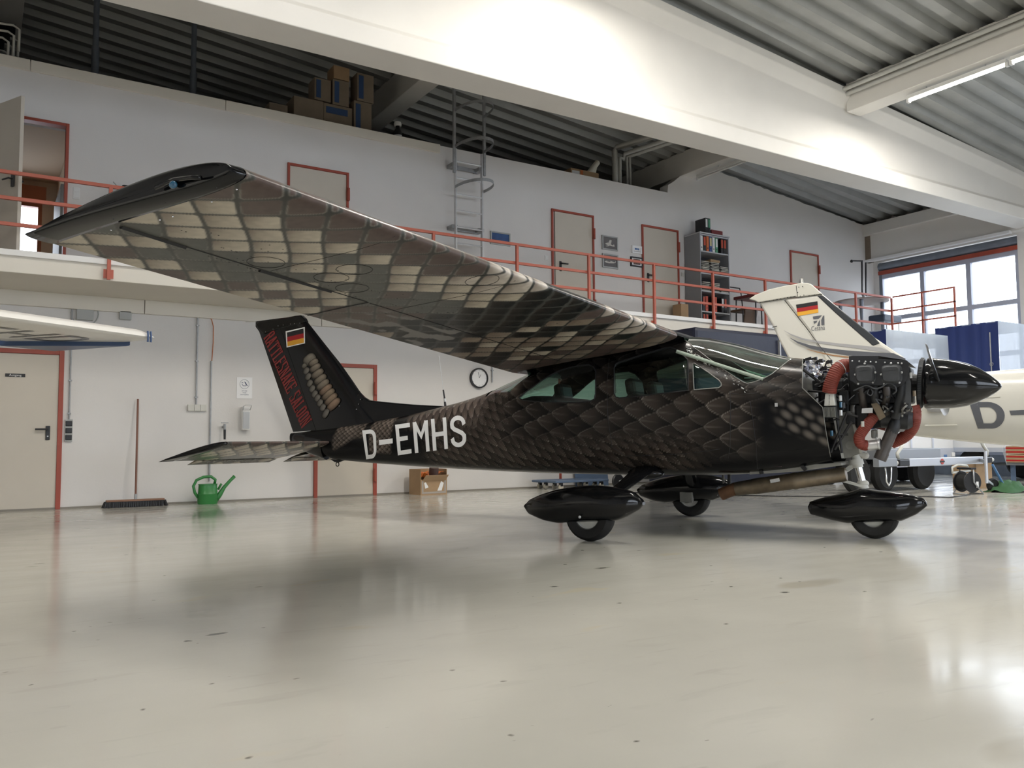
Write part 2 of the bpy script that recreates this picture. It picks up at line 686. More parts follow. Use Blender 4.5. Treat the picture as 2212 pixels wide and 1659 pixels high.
for i, (x, ya, yb) in enumerate([(12.0, 1.2, 8.40), (12.0, 8.72, 17.4), (6.0, 1.2, 8.40), (6.0, 8.72, 15.5), (0.0, 1.2, 8.40), (0.0, 8.72, 15.5), (12.0, -6.3, 0.6), (6.0, -6.3, 0.6), (-6, 1.2, 8.4), (-6, 8.72, 15.5)]):
    purlin(x, ya, yb, 'beam_%d' % (i + 4))
# conduits lying along the front purlin
cd = MB()
for dx, dz in ((-0.08, 0.10), (-0.16, 0.16), (-0.05, 0.22)):
    cd.cyl((12.0 + dx, 1.2, 6.42 + dz), (12.0 + dx, 8.45, 6.42 + dz), 0.035, n=10)
tag(cd.build('cable_conduit', 'pipe_grey', smooth=True), 'three grey conduits running along the roof beam above the lit lamp', 'conduit')


# ------------------------------------------------------------------ strip lamps
def strip_lamp(x, y0, y1, z, on, label, power=0):
    t = thing('strip_lamp', label, 'lamp', (x, (y0 + y1) / 2, z))
    L = y1 - y0
    MB().box(-0.05, 0.05, -L / 2, L / 2, 0.03, 0.09).build('housing', 'white_plastic', t, bevel=0.006)
    MB().cyl((0, -L / 2 + .03, 0.012), (0, L / 2 - .03, 0.012), 0.019, n=12).build('tube', 'lamp_tube' if on else 'lamp_tube_off', t, smooth=True)
    for s in (-1, 1):
        MB().box(-0.03, 0.03, s * L / 2 - .02, s * L / 2 + .02, -0.02, 0.04).build('end_cap', 'white_plastic', t)
    for s in (-.3, .3):
        MB().cyl((0, s * L, 0.09), (0, s * L, 0.13), 0.01, n=8).build('hanger', 'galv', t)
    if on:
        d = bpy.data.lights.new('lamp_light', 'AREA')
        d.shape = 'RECTANGLE'
        d.size, d.size_y = 0.05, L - .1
        d.energy = power
        d.color = (1.0, 0.955, 0.88)
        d.spread = math.pi
        o = bpy.data.objects.new('lamp_light', d)
        COL.objects.link(o)
        o.parent = t
        o.location = (0, 0, -0.02)
    return t


LAMP_W = 75
zl = 6.12
strip_lamp(12.18, 5.92, 7.42, zl, True, 'lit fluorescent strip lamp under the beam with three conduits', LAMP_W)
strip_lamp(12.18, 4.32, 5.86, zl, True, 'lit strip lamp, second from the concrete girder under the conduit beam', LAMP_W)
strip_lamp(12.18, 9.2, 12.0, 6.12, False, 'unlit strip lamp below the roof beam by the wall corner', 0)
for yy in ((5.9, 7.6), (4.1, 5.8), (2.3, 4.0)):
    strip_lamp(6.18, yy[0], yy[1], 6.85 - 0.13, True, 'lit strip lamp high over the painted wing', LAMP_W)['group'] = 'lamps over the painted wing'
for yy in ((4.3, 6.0), (2.3, 4.0)):
    strip_lamp(0.18, yy[0], yy[1], 7.45 - 0.13, True, 'lit strip lamp over the white wing tip', LAMP_W)['group'] = 'lamps over the white wing'
for xx, zz in ((12.18, 6.12), (6.18, 6.72)):
    strip_lamp(xx, -4.5, -1.5, zz, True, 'lit strip lamp in the front bay of the hall', LAMP_W)['group'] = 'lamps in the front bay'

# ------------------------------------------------------------------ mezzanine slab
sl = MB()
sl.box(XL, 16.9, 11.0, YW, 2.80, 3.03)
struct(sl.build('floor_mezzanine', 'slab_paint', bevel=0.008))
edge = MB()
edge.box(XL, 16.9, 10.96, 11.06, 2.99, 3.06)
struct(edge.build('trim_4', mat('slab_edge', (0.80, 0.79, 0.77), 0.6), bevel=0.006))
lw = MB()
for a, b in ((XL, 1.84), (1.85, 4.35), (4.36, 7.2), (7.21, 10.2), (10.21, 14)):
    lw.box(a, b, YW - 0.06, YW, 2.61, 2.80)
struct(lw.build('trim_5', 'slab_paint', bevel=0.004))
struct(MB().box(XL, XR, YW - 0.02, YW, 0.0, 0.025).build('baseboard_back', mat('dirty_skirt', (0.25, 0.23, 0.2), 0.8)))


# ------------------------------------------------------------------ doors in the back wall
def wall_door(idx, xa, xb, z0, label, handle_side, hinge_side, open_=False, gap=0.0, handle=True):
    f = MB()
    zt = z0 + 2.01
    y0, y1 = YW - 0.03, YW + 0.12
    fo = 0.045 if z0 < 1 else 0.026
    f.box(xa - fo, xa + 0.012, y0, y1, z0, zt + fo)
    f.box(xb - 0.012, xb + fo, y0, y1, z0, zt + fo)
    f.box(xa + 0.012, xb - 0.012, y0, y1, zt - 0.012, zt + fo)
    fr = struct(f.build('door_%d' % idx, 'red_frame', bevel=0.004))
    fr['label'] = label
    hx = xb + 0.005 if hinge_side > 0 else xa - 0.005
    for zz in (z0 + 0.32, z0 + 1.68):
        MB().cyl((hx, YW - 0.05, zz - 0.10), (hx, YW - 0.05, zz + 0.10), 0.026, n=10).build('hinge', 'red_frame', fr, smooth=True)
    if not open_:
        lf_ = MB().box(xa + 0.012 + gap, xb - 0.012, YW - 0.012, YW + 0.035, z0 + 0.012, zt - 0.015).build('leaf', 'door_leaf', fr, bevel=0.003)
        if gap:
            MB().box(xa + 0.012, xa + 0.012 + gap * .55, YW + 0.0, YW + 0.06, z0, zt - 0.02).build('edge_strip', 'print_white', fr)
        if handle:
            s = handle_side
            px = (xb - 0.12) if s > 0 else (xa + 0.12 + gap)
            zc = z0 + 1.03
            MB().box(px - 0.026, px + 0.026, YW - 0.028, YW - 0.012, zc - 0.14, zc + 0.045).build('handle_plate', 'black_plastic', lf_, bevel=0.008)
            h = MB().cyl((px, YW - 0.012, zc), (px, YW - 0.065, zc), 0.012, n=10)
            h.cyl((px, YW - 0.06, zc), (px - s * 0.145, YW - 0.06, zc), 0.0125, n=10)
            h.build('handle', 'black_plastic', lf_, smooth=True)
            MB().cyl((px, YW - 0.03, zc - 0.09), (px, YW - 0.027, zc - 0.09), 0.009, n=10).build('lock', 'alu', lf_)
    return fr


d1 = wall_door(1, *doors_low[0], 0.0, 'beige exit door in a red frame with an Ausgang sign', 1, -1)
sgn = MB().box(0.24, 0.46, YW - 0.02, YW - 0.013, 1.695, 1.735).build('sign_plate', 'print_black', d1)
flat_text('Ausgang', 'print_white', sgn, (0.35, YW - 0.0212, 1.715), (1, 0, 0), (0, 0, 1), 0.038, width=0.135)
wall_door(2, *doors_low[1], 0.0, 'beige door in a red frame behind the black tail fin', -1, 1, handle=False)
dopen = wall_door(3, *doors_up[0], ZM, 'open upper door in a red frame showing a lit room', 1, -1, open_=True)
wall_door(4, *doors_up[1], ZM, 'upper beige door half hidden by the painted wing', -1, 1)
wall_door(5, *doors_up[2], ZM, 'upper beige door standing ajar beside the caged ladder', -1, 1, gap=0.045)
wall_door(6, *doors_up[3], ZM, 'upper beige door next to the grey binder shelf', -1, 1)
wall_door(7, *doors_up[4], ZM, 'upper beige door above the white tail fin', -1, 1)
# ================================================================== openings: gates and windows
def gate(idx, axis, pos, a0, a1, z0, z1, ncol, nrow, out, label, strip=True):
    """glazed gate in an opening; axis 'x': plane x=pos, runs along y; axis 'y': plane y=pos, runs along x"""
    def bx(mb, u0, u1, d0, d1, za, zb):
        if axis == 'x':
            mb.box(pos + d0, pos + d1, u0, u1, za, zb)
        else:
            mb.box(u0, u1, pos + d0, pos + d1, za, zb)
    fw_, t = 0.075, 0.05
    fm = MB()
    bx(fm, a0, a0 + fw_, -t, t, z0, z1)
    bx(fm, a1 - fw_, a1, -t, t, z0, z1)
    bx(fm, a0 + fw_, a1 - fw_, -t, t, z0, z0 + 0.12)
    bx(fm, a0 + fw_, a1 - fw_, -t, t, z1 - 0.10, z1)
    cw, rh = (a1 - a0) / ncol, (z1 - z0) / nrow
    for i in range(1, ncol):
        u = a0 + cw * i
        bx(fm, u - .05, u + .05, -t, t, z0 + .12, z1 - .10)
    for j in range(1, nrow):
        z = z0 + rh * j
        for i in range(ncol):
            bx(fm, a0 + cw * i + (.05 if i else fw_), a0 + cw * (i + 1) - (.05 if i < ncol - 1 else fw_), -t, t, z - .05, z + .05)
    fr = struct(fm.build('window_%d' % idx, 'gate_frame'))
    fr['label'] = label
    for i in range(ncol):
        for j in range(nrow):
            p = MB()
            bx(p, a0 + cw * i + .03, a0 + cw * (i + 1) - .03, -.004, .004, z0 + rh * j + .03, z0 + rh * (j + 1) - .03)
            p.build('pane', 'pane_glass', fr)
    return fr


g1 = gate(1, 'x', XR + 0.08, 8.92, 12.16, 0.45, 4.80, 3, 4, 1, 'tall glazed gate in the right wall, glaring with daylight')
MB().box(XR - 0.02, XR + 0.12, 8.92, 12.16, 4.80, 4.89).build('red_strip', 'red_frame', g1)
rl_ = MB().cyl((XR + .06, 8.92, 5.0), (XR + .06, 12.16, 5.0), 0.10, n=20)
rl_.build('roller_shaft', 'gate_steel', g1, smooth=True)
MB().box(XR + .02, XR + .14, 12.10, 12.19, 0.0, 5.1).build('guide_rail', 'gate_steel', g1)
MB().box(XR + .04, XR + .12, 8.92, 12.16, 0.0, 0.45).build('kick_panel', 'gate_steel', g1)
MB().box(18.05, 18.16, 8.9, YW, 5.10, 5.16).build('daylit_gap_strip', 'print_white', g1)  # white bar stands in for the daylit gap and lit underside of the header
gate(2, 'x', XR + 0.08, 2.2, 8.1, 0.9, 4.80, 5, 4, 1, 'glazed gate in the right wall between the girders')
gate(3, 'x', XR + 0.08, -5.6, 0.6, 0.9, 4.80, 5, 4, 1, 'glazed gate in the right wall beside the front girder')
MB().box(XR + .04, XR + .12, 2.2, 8.1, 0.0, 0.9).build('kick_panel', 'gate_steel', bpy.data.objects['window_2'])
MB().box(XR + .04, XR + .12, -5.6, 0.6, 0.0, 0.9).build('kick_panel', 'gate_steel', bpy.data.objects['window_3'])
for n_, (ya, yb) in (('window_2', (2.2, 8.1)), ('window_3', (-5.6, .6))):
    MB().box(XR + .04, XR + .12, ya, yb, 4.80, 5.12).build('roller_box', 'gate_steel', bpy.data.objects[n_])
gate(4, 'y', YF - 0.15, -6.5, -0.5, 0.9, 4.6, 5, 4, 1, 'glazed gate in the front wall, left of the two')
gate(5, 'y', YF - 0.15, 4.0, 14.0, 0.9, 4.6, 8, 4, 1, 'wide glazed gate in the front wall')
portal('daylight_gate_1', (XR + .25, 10.54, 2.6), (0, math.radians(90), 0), 4.4, 3.2)
portal('daylight_gate_2', (XR + .25, 5.15, 2.85), (0, math.radians(90), 0), 3.9, 5.9)
portal('daylight_gate_3', (XR + .25, -2.5, 2.85), (0, math.radians(90), 0), 3.9, 6.2)
portal('daylight_gate_4', (-3.5, YF - .22, 2.75), (math.radians(-90), 0, 0), 6.0, 3.7)
portal('daylight_gate_5', (9.0, YF - .22, 2.75), (math.radians(-90), 0, 0), 10.0, 3.7)

# ------------------------------------------------------------------ the room behind the open upper door
mat('room_wall', (0.74, 0.60, 0.45), 0.85)
mat('wood_red', (0.42, 0.14, 0.06), 0.5)
RX0, RX1, RY = -2.6, 1.02, 16.6
wl0, wl1 = on_y(20, 433, RY), on_y(88, 545, RY)
rw_ = MB()
wall_with_holes(rw_, RX0, RX1, ZM, 5.6, [(wl0[0] - .5, wl1[0], 3.75, wl0[2])], RY, RY + .2)
struct(rw_.build('wall_room_back', 'room_wall'))
struct(MB().box(RX1, RX1 + .12, YW + .24, RY + .2, ZM, 5.6).build('wall_room_right', 'room_wall'))
struct(MB().box(RX0 - .12, RX0, YW + .24, RY + .2, ZM, 5.6).build('wall_room_left', 'room_wall'))
struct(MB().box(RX0, RX1, YW + .24, RY + .2, ZM - .2, ZM).build('floor_room', 'concrete'))
struct(MB().box(RX0, RX1, YW + .24, RY + .2, 5.45, 5.60).build('ceiling_room', 'room_wall'))
wxa, wxb, wza, wzb = wl0[0] - .5, wl1[0], 3.75, wl0[2]
fm = MB()
fm.box(wxa, wxa + .06, RY - .02, RY + .1, wza, wzb)
fm.box(wxb - .06, wxb, RY - .02, RY + .1, wza, wzb)
fm.box(wxa + .06, wxb - .06, RY - .02, RY + .1, wza, wza + .06)
fm.box(wxa + .06, wxb - .06, RY - .02, RY + .1, wzb - .06, wzb)
wroom = struct(fm.build('window_6', 'wood_red'))
MB().box(wxa + .06, wxb - .06, RY + .03, RY + .04, wza + .06, wzb - .06).build('pane', 'pane_glass', wroom)
MB().box(wxa - .05, wxb + .05, RY - .14, RY - .02, wzb + .02, wzb + .28).build('blind_box', 'wood_red', wroom)
portal('daylight_room', ((wxa + wxb) / 2, RY + .12, (wza + wzb) / 2), (math.radians(90), 0, 0), wxb - wxa, wzb - wza)
# swung-open leaf
hg = np.array([doors_up[0][0] - .02, YW - .05, 0])
fe = on_z(46, 208, ZM + 2.0)
ld = unit(np.array([fe[0] - hg[0], fe[1] - hg[1], 0]))
lt_ = np.array([ld[1], -ld[0], 0])
c_ = hg + ld * .45 + np.array([0, 0, ZM + 1.005])
leafo = MB().obox(c_, ld * .90, lt_ * .045, (0, 0, 1.98)).build('leaf', 'door_leaf', dopen, bevel=.003)
for sgn_ in (1, -1):
    hp = hg + ld * .80 + lt_ * .035 * sgn_ + np.array([0, 0, ZM + .98])
    MB().obox(hp, ld * .05, lt_ * .02, (0, 0, .19)).build('handle_plate', 'black_plastic', leafo)
    hh_ = MB().cyl(hp, hp + lt_ * .05 * sgn_, .011, n=8)
    hh_.cyl(hp + lt_ * .05 * sgn_, hp + lt_ * .05 * sgn_ - ld * .13, .011, n=8)
    hh_.build('handle', 'black_plastic', leafo, smooth=True)
cb = MB().box(.86, 1.0, 13.3, 14.6, ZM, 4.55)
tag(cb.build('wardrobe', 'grey_plastic', origin=(.93, 13.95, ZM), bevel=.01), 'narrow grey wardrobe inside the lit upper room', 'wardrobe')

# ------------------------------------------------------------------ mezzanine railing
rail = thing('railing', 'orange-red steel railing along the edge of the mezzanine', 'railing', (4, 10.98, 2.85))
rail.location = (0, 0, 0)
for z in (3.95, 3.65, 3.35):
    MB().box(XL, 17.0, 10.955, 10.995, z - .02, z + .02).build('rail', 'rail_red', rail)
post_x = [-5.9, -4.5, -3.05, -1.62, -.19, 1.24, 2.68, 4.13, 5.60, 7.08, 8.51, 9.96, 11.42, 12.85, 14.28, 15.7, 16.98]
for x in post_x:
    p = MB().box(x - .02, x + .02, 10.912, 10.952, 2.80, 3.93).build('post', 'rail_red', rail)
    MB().box(x - .055, x + .055, 10.955, 10.962, 2.82, 2.93).build('foot_plate', 'rail_red', p)
# landing and rail running forward at the right end
struct(MB().box(16.9, 18.3, 9.4, 11.1, 2.86, 3.03).build('floor_landing', 'slab_paint', bevel=.006))
r2 = thing('railing', 'short orange-red railing of the landing in front of the gate', 'railing', (0, 0, 0))
for z in (3.95, 3.65, 3.35):
    MB().box(16.96, 17.0, 9.5, 10.9, z - .015, z + .015).build('rail', 'rail_red', r2)
for y in (9.5, 10.2):
    MB().box(16.96, 17.0, y, y + .03, 2.9, 3.93).build('post', 'rail_red', r2)

# ------------------------------------------------------------------ wall fittings, upper storey
def at_wall(px, py, d=0.0):
    return on_y(px, py, YW - d)


def picture(name, tl, br, frame_m, mat_m, label, art):
    a, b = at_wall(*tl), at_wall(*br)
    x0, x1, z1, z0 = a[0], b[0], a[2], b[2]
    t = thing(name, label, 'picture', ((x0 + x1) / 2, YW, z0))
    w, h = x1 - x0, z1 - z0
    f = MB()
    for q in ((-w / 2, -w / 2 + .025, 0, h), (w / 2 - .025, w / 2, 0, h), (-w / 2 + .025, w / 2 - .025, 0, .025), (-w / 2 + .025, w / 2 - .025, h - .025, h)):
        f.box(q[0], q[1], -.03, -.001, q[2], q[3])
    f.build('picture_frame', frame_m, t)
    pr = MB().box(-w / 2 + .02, w / 2 - .02, -.018, -.002, .02, h - .02).build('print', mat_m, t)
    art(t, w, h)
    return t


mat('pic_blue', (0.05, 0.13, 0.33), 0.4, noise=0.5, nscale=3, col2=(.02, .04, .12))
mat('pic_grey', (0.17, 0.16, 0.16), 0.4, noise=0.3, nscale=3)
mat('pic_plane', (0.62, 0.60, 0.54), 0.5)
mat('pic_logo', (0.10, 0.20, 0.42), 0.5)
mat('pic_brown', (0.20, 0.11, 0.09), 0.5, noise=.5, nscale=20)
mat('frame_silver', (0.42, 0.43, 0.42), 0.4, metal=.5)


def art_plane(t, w, h):
    y = -.0195
    m = MB()
    def P2(pts):
        m.add([((a - .5) * w, y, b * h) for a, b in pts], [tuple(range(len(pts)))])
    P2([(.18, .42), (.34, .52), (.40, .50), (.78, .34), (.80, .30), (.62, .30), (.30, .36)])
    P2([(.38, .48), (.50, .74), (.62, .72), (.56, .42)])
    P2([(.22, .26), (.50, .38), (.44, .28), (.30, .24)])
    P2([(.68, .34), (.74, .46), (.78, .44), (.80, .30)])
    m.build('printed_aircraft', 'pic_plane', t)


def art_plane2(t, w, h):
    y = -.0195
    m = MB()
    def P2(pts):
        m.add([((a - .5) * w, y, b * h) for a, b in pts], [tuple(range(len(pts)))])
    P2([(.12, .44), (.30, .52), (.52, .52), (.78, .46), (.86, .58), (.84, .44), (.72, .38), (.40, .34), (.22, .36)])
    m.build('printed_aircraft', 'pic_plane', t)
    m2 = MB()
    m2.add([((a - .5) * w, -.020, b * h) for a, b in ((.28, .46), (.30, .51), (.50, .51), (.50, .46))], [(0, 1, 2, 3)])
    m2.build('printed_windows', 'print_black', t)


def art_none(t, w, h):
    m = MB()
    m.add([((a - .5) * w, -.0195, b * h) for a, b in ((.18, .2), (.82, .2), (.82, .34), (.18, .38))], [(0, 1, 2, 3)])
    m.build('printed_shore', 'print_black', t)


def art_logo(t, w, h):
    m = MB()
    for a, b in ((.28, .45), (.46, .58), (.60, .74)):
        m.add([((q - .5) * w, -.0195, s * h) for q, s in ((a, .45), (b, .45), (b, .70), (a, .70))], [(0, 1, 2, 3)])
    m.build('printed_logo', 'pic_logo', t)
    m2 = MB()
    m2.add([((q - .5) * w, -.0195, s * h) for q, s in ((.16, .24), (.84, .24), (.84, .29), (.16, .29))], [(0, 1, 2, 3)])
    m2.build('printed_line', 'print_black', t)


def art_photo(t, w, h):
    m = MB()
    m.add([((q - .5) * w, -.0195, s * h) for q, s in ((.22, .22), (.80, .22), (.80, .80), (.22, .80))], [(0, 1, 2, 3)])
    m.build('printed_photo', 'pic_brown', t)


picture('picture', (1058, 499), (1101, 533), 'frame_silver', 'pic_blue', 'framed blue seascape print beside the caged ladder', art_none)
picture('picture', (1299, 508), (1333, 543.5), 'frame_silver', 'pic_grey', 'framed grey print of a pale aircraft seen from above', art_plane)
picture('picture', (1300, 547), (1334, 582), 'frame_silver', 'pic_grey', 'framed grey print of a pale aircraft seen from the side', art_plane2)
picture('picture', (1364, 530), (1385, 549.5), 'print_white', 'print_white', 'small white framed print with a blue logo', art_logo)
picture('picture', (1361, 554), (1387, 578.5), 'black_plastic', 'print_white', 'black framed photograph hung by the upper door', art_photo)


def switch(px, py, label, n=1, w=.08, m_='white_plastic'):
    c = at_wall(px, py)
    t = thing('light_switch', label, 'switch', (c[0], YW, c[2] - .04 * n))
    MB().box(-w / 2, w / 2, -.012, 0, 0, .08 * n).build('cover', m_, t, bevel=.004)
    for k in range(n):
        MB().box(-w * .3, w * .3, -.018, -.012, .08 * k + .018, .08 * k + .062).build('rocker', m_, t)
    return t


switch(165, 418, 'double white light switch beside the open upper door', 2)
switch(1180, 557, 'single light switch left of the ajar upper door')
switch(1474, 593, 'single light switch between upper door and binder shelf', m_='pale_plastic')
# cabinet with a black device by the wing tip
c = at_wall(272, 408)
t = thing('wall_cabinet', 'grey wall cabinet with a black device on top, behind the wing tip', 'cabinet', (c[0], YW, c[2] - .5))
MB().box(-.14, .16, -.16, 0, 0, .42).build('body', 'grey_plastic', t, bevel=.008)
MB().box(-.07, .14, -.15, -.02, .42, .52).build('device', 'black_plastic', t, bevel=.03)
MB().tube([(-.05, -.08, .46), (-.13, -.1, .50), (-.17, -.08, .55)], .006, 6).build('cable', 'zinc', t) if 'zinc' in MATS else MB().tube([(-.05, -.08, .46), (-.13, -.1, .50), (-.17, -.08, .55)], .006, 6).build('cable', 'grey_plastic', t)

# caged ladder on the upper wall
lad = thing('ladder', 'grey metal wall ladder with safety hoops up to the loft', 'ladder', (7.35, YW, ZM))
xl0 = on_y(984, 420, YW - .22)[0]
xl1 = on_y(1041, 420, YW - .22)[0]
LY = -.22
ztopL = on_y(986, 322, YW - .22)[2]
for x in (xl0, xl1):
    MB().box(x - 7.35 - .012, x - 7.35 + .012, LY - .03, LY + .03, .05, ztopL - ZM).build('stile', 'alu', lad)
k = 0
z = .25
while z < ztopL - ZM - .05:
    MB().cyl((xl0 - 7.35 + .012, LY, z), (xl1 - 7.35 - .012, LY, z), .014, n=8).build('rung', 'alu', lad)
    z += .28
zts = roof_z(7.35) - .02
for x, zb in ((xl0 - .035, on_y(977, 372, YW - .25)[2]), (xl1 + .035, on_y(1047, 380, YW - .25)[2])):
    MB().box(x - 7.35 - .022, x - 7.35 + .022, LY - .045, LY - .005, zb - ZM, zts - ZM).build('upright', 'galv', lad)
for py in (232, 310, 398):
    zc = on_y(1030, py, YW - .55)[2] - ZM
    xm = (xl0 + xl1) / 2 - 7.35
    hw = (xl1 - xl0) / 2 + .02
    rings = []
    for a in np.linspace(0, math.pi, 25):
        rings.append((xm + (hw + .04 * math.sin(a)) * math.cos(a), LY - .03 - .60 * math.sin(a), zc))
    mb = MB()
    for pa, pb in zip(rings, rings[1:]):
        d = unit(V3(pb) - V3(pa))
        mb.bar(V3(pa) - d * .004, V3(pb) + d * .004, .006, .05)
    mb.build('safety_hoop', 'galv', lad)
for py in (363, 495):
    zc = on_y(1000, py, YW - .1)[2] - ZM
    for x in (xl0, xl1):
        MB().box(x - 7.35 - .05, x - 7.35 + .05, LY + .02, -.002, zc - .03, zc + .03).build('wall_bracket', 'galv', lad)
    MB().box(xl0 - 7.35, xl1 - 7.35, LY + .14, LY + .15, zc - .04, zc + .03).build('cross_bracket', 'galv', lad)

# binder shelf
sx0, sx1 = on_y(1512, 501, 11.85)[0], on_y(1573, 513, 11.85)[0]
SD = .43
shelf_top = on_y(1512, 503, 11.85)[2]
SH_ = shelf_top - ZM
sh = thing('bookshelf', 'tall grey open shelf of binders and papers on the mezzanine', 'bookshelf', ((sx0 + sx1) / 2, 11.85, ZM))
mat('shelf_grey', (0.27, 0.28, 0.30), 0.5)
mat('shelf_edge', (0.45, 0.46, 0.48), 0.5)
W2 = (sx1 - sx0) / 2
for s in (-1, 1):
    MB().box(s * W2 - .011, s * W2 + .011, 0, SD, 0, SH_).build('side_panel', 'shelf_grey', sh)
MB().box(-W2, W2, SD - .01, SD, 0, SH_).build('back_panel', mat('shelf_back', (.04, .042, .048), .7), sh)
lev = [0.08] + [on_y(1542, py, 11.85)[2] - ZM for py in (675, 631, 593, 546)] + [SH_ - .02]
lev = sorted(lev)
for zz in lev:
    MB().box(-W2 + .011, W2 - .011, 0, SD - .01, zz - .012, zz + .012).build('shelf_board', 'shelf_edge', sh)
MB().box(-W2 - .02, W2 + .02, -.02, SD, SH_, SH_ + .025).build('top_board', 'shelf_edge', sh)
bcol = {'white': (.70, .70, .68), 'red': (.50, .07, .03), 'orange': (.55, .14, .04), 'blue': (.04, .08, .25), 'green': (.08, .28, .16), 'black': (.015, .015, .017), 'yellow': (.60, .52, .25)}
for k_, v_ in bcol.items():
    mat('binder_' + k_, v_, .5)


def binder(x, y, z, back, label_c, text, grp, h=.31, w=.07, lab=True):
    t = thing('ring_binder', text, 'binder', (x, y, z), 0, grp)
    MB().box(-w / 2, w / 2, 0, .28, 0, h).build('cover', 'binder_' + back, t, bevel=.003)
    if lab:
        MB().box(-w * .36, w * .36, -.003, 0, h * .38, h * .93).build('spine_label', 'binder_' + label_c, t)
    MB().cyl((0, -.004, h * .22), (0, 0, h * .22), .013, n=10).build('finger_hole', 'print_black', t)
    return t


zt5 = ZM + lev[4] + .013
X0 = (sx0 - W2 * 0) + .06
bx_ = sx0 + .06
for i, (bk_, lc) in enumerate((('white', 'white'), ('black', 'red'), ('orange', 'orange'), ('blue', 'yellow'), ('white', 'white'), ('green', 'white'))):
    nm_ = {0: 'white lever-arch binder at the left end of the top shelf row', 1: 'black binder with a red spine label on the top shelf', 2: 'orange binder on the top shelf of the binder rack', 3: 'blue binder with a yellow spine label on the top shelf', 4: 'white binder between a blue and a green binder', 5: 'green binder with a white spine label on the top shelf'}[i]
    binder(bx_ + i * .085, 11.87, zt5, bk_, lc, nm_, 'binders on the top shelf')
for i in range(2):
    binder(bx_ + .58 + i * .085, 11.87, zt5, 'black', 'red', 'black binder with red label, one of a pair at the shelf end', 'pair of binders at the shelf end')
zt3 = ZM + lev[1] + .013
for i, x in enumerate((.05, .13, .30, .38)):
    binder(bx_ - .02 + x, 11.87, zt3, 'black' if i % 2 == 0 else 'red', 'red', 'red-labelled binder standing on the lower shelf', 'red binders on the lower shelf')
binder(bx_ + .56, 11.87, zt3, 'black', 'white', 'black binder with a white spine label on the lower shelf', 'binders on the lower shelf')
binder(bx_ + .64, 11.87, zt3, 'black', 'red', 'last red-labelled binder beside the white-labelled one', 'binders on the lower shelf')
for i, x in enumerate((.03, .11, .33)):
    binder(bx_ + x, 11.87, .095 + ZM, 'black', 'red', 'red-labelled binder on the bottom shelf', 'binders on the bottom shelf', .20)
# paper trays filled with forms
mat('paper_tray', (.05, .052, .055), .6)
mat('paper', (.62, .60, .52), .8)
for r, (zz, rows) in enumerate(((lev[3], 8), (lev[2], 6))):
    for cx_, w_ in ((-.27, .24), (0.0, .26), (.27, .24)):
        for k in range(rows - (2 if cx_ > .2 else 0)):
            if r == 1 and cx_ > .2 and k > 2:
                continue
            z0 = ZM + zz + .014 + k * .031
            t = thing('paper_stack', 'stack of forms in the flat sorter on the %s shelf' % ('middle' if r == 0 else 'lower middle'), 'papers', ((sx0 + sx1) / 2 + cx_, 11.87, z0), 0, 'forms in the sorter, %s' % ('middle shelf' if r == 0 else 'lower middle shelf'))
            MB().box(-w_ / 2, w_ / 2, 0, .30, 0, .006).build('tray', 'paper_tray', t)
            MB().box(-w_ / 2 + .01 + random.uniform(0, .03), w_ / 2 - .01, -.01 - random.uniform(0, .02), .28, .006, .006 + random.uniform(.008, .016)).build('sheets', 'paper', t)
pk = MB().box(-.14, .14, 0, .25, 0, .06)
tag(pk.build('parcel', 'cardboard', origin=None, bevel=.02), 'brown paper parcel on top of the sorted forms', 'parcel').location = ((sx0 + sx1) / 2 + .05, 11.88, ZM + lev[3] + .014 + 8 * .031)
# on top of the shelf
for i in range(2):
    binder(sx0 + .20 + i * .075, 11.86, shelf_top + .025, 'black', 'white' if i == 0 else 'green', 'black binder with a %s spine label standing on top of the tall shelf' % ('white' if i == 0 else 'green'), 'binders on top of the shelf')
rb = MB().box(-.16, .16, 0, .26, 0, .10)
tag(rb.build('box_file', mat('maroon', (.16, .02, .02), .5), bevel=.006), 'maroon box file lying on top of the tall shelf', 'box file').location = (sx0 + .52, 11.88, shelf_top + .025)
cbx = on_y(1482, 680, 11.9)
bxm = MB().box(-.10, .10, -.12, .12, 0, .46)
tag(bxm.build('cardboard_box', 'cardboard', bevel=.006), 'tall cardboard box standing left of the binder shelf', 'box').location = (cbx[0], 12.05, ZM)

# table and chair left of the white fin
tx = on_y(1625, 660, 11.7)[0]
tb_ = thing('table', 'small table with a dark red top behind the white fin', 'table', (tx + .25, 11.75, ZM))
MB().box(-.42, .42, -.3, .3, .68, .74).build('table_top', mat('dark_red', (.17, .03, .03), .5), tb_, bevel=.008)
for a in (-.38, .38):
    for b in (-.26, .26):
        MB().cyl((a, b, .68), (a * 1.05, b, 0), .014, n=8).build('leg', 'black_plastic', tb_)
bk = MB().box(-.16, .16, -.12, .12, 0, .05)
tag(bk.build('book', 'black_plastic', bevel=.004), 'black folder lying on the dark red table', 'folder').location = (tx + .15, 11.7, ZM + .74)
chx = on_y(1600, 690, 11.8)[0]
ch = thing('chair', 'brown chair with a thin dark frame beside the binder shelf', 'chair', (chx, 11.85, ZM))
MB().obox((0, -.12, .40), (.40, 0, 0), (0, .38, 0), (0, 0, .04)).build('seat', mat('chair_brown', (.10, .06, .035), .6), ch, bevel=.012)
MB().obox((0, -.30, .24), (.36, 0, 0), (0, .03, .02), (0, -.06, .32)).build('backrest', 'chair_brown', ch, bevel=.01)
for s in (-1, 1):
    MB().tube([(s * .19, .05, 0), (s * .19, .05, .42), (s * .20, .10, .80), (s * .16, .10, .92)], .012, 6).build('leg', 'black_plastic', ch)
    MB().tube([(s * .19, -.28, 0), (s * .19, -.28, .42)], .012, 6).build('leg', 'black_plastic', ch)
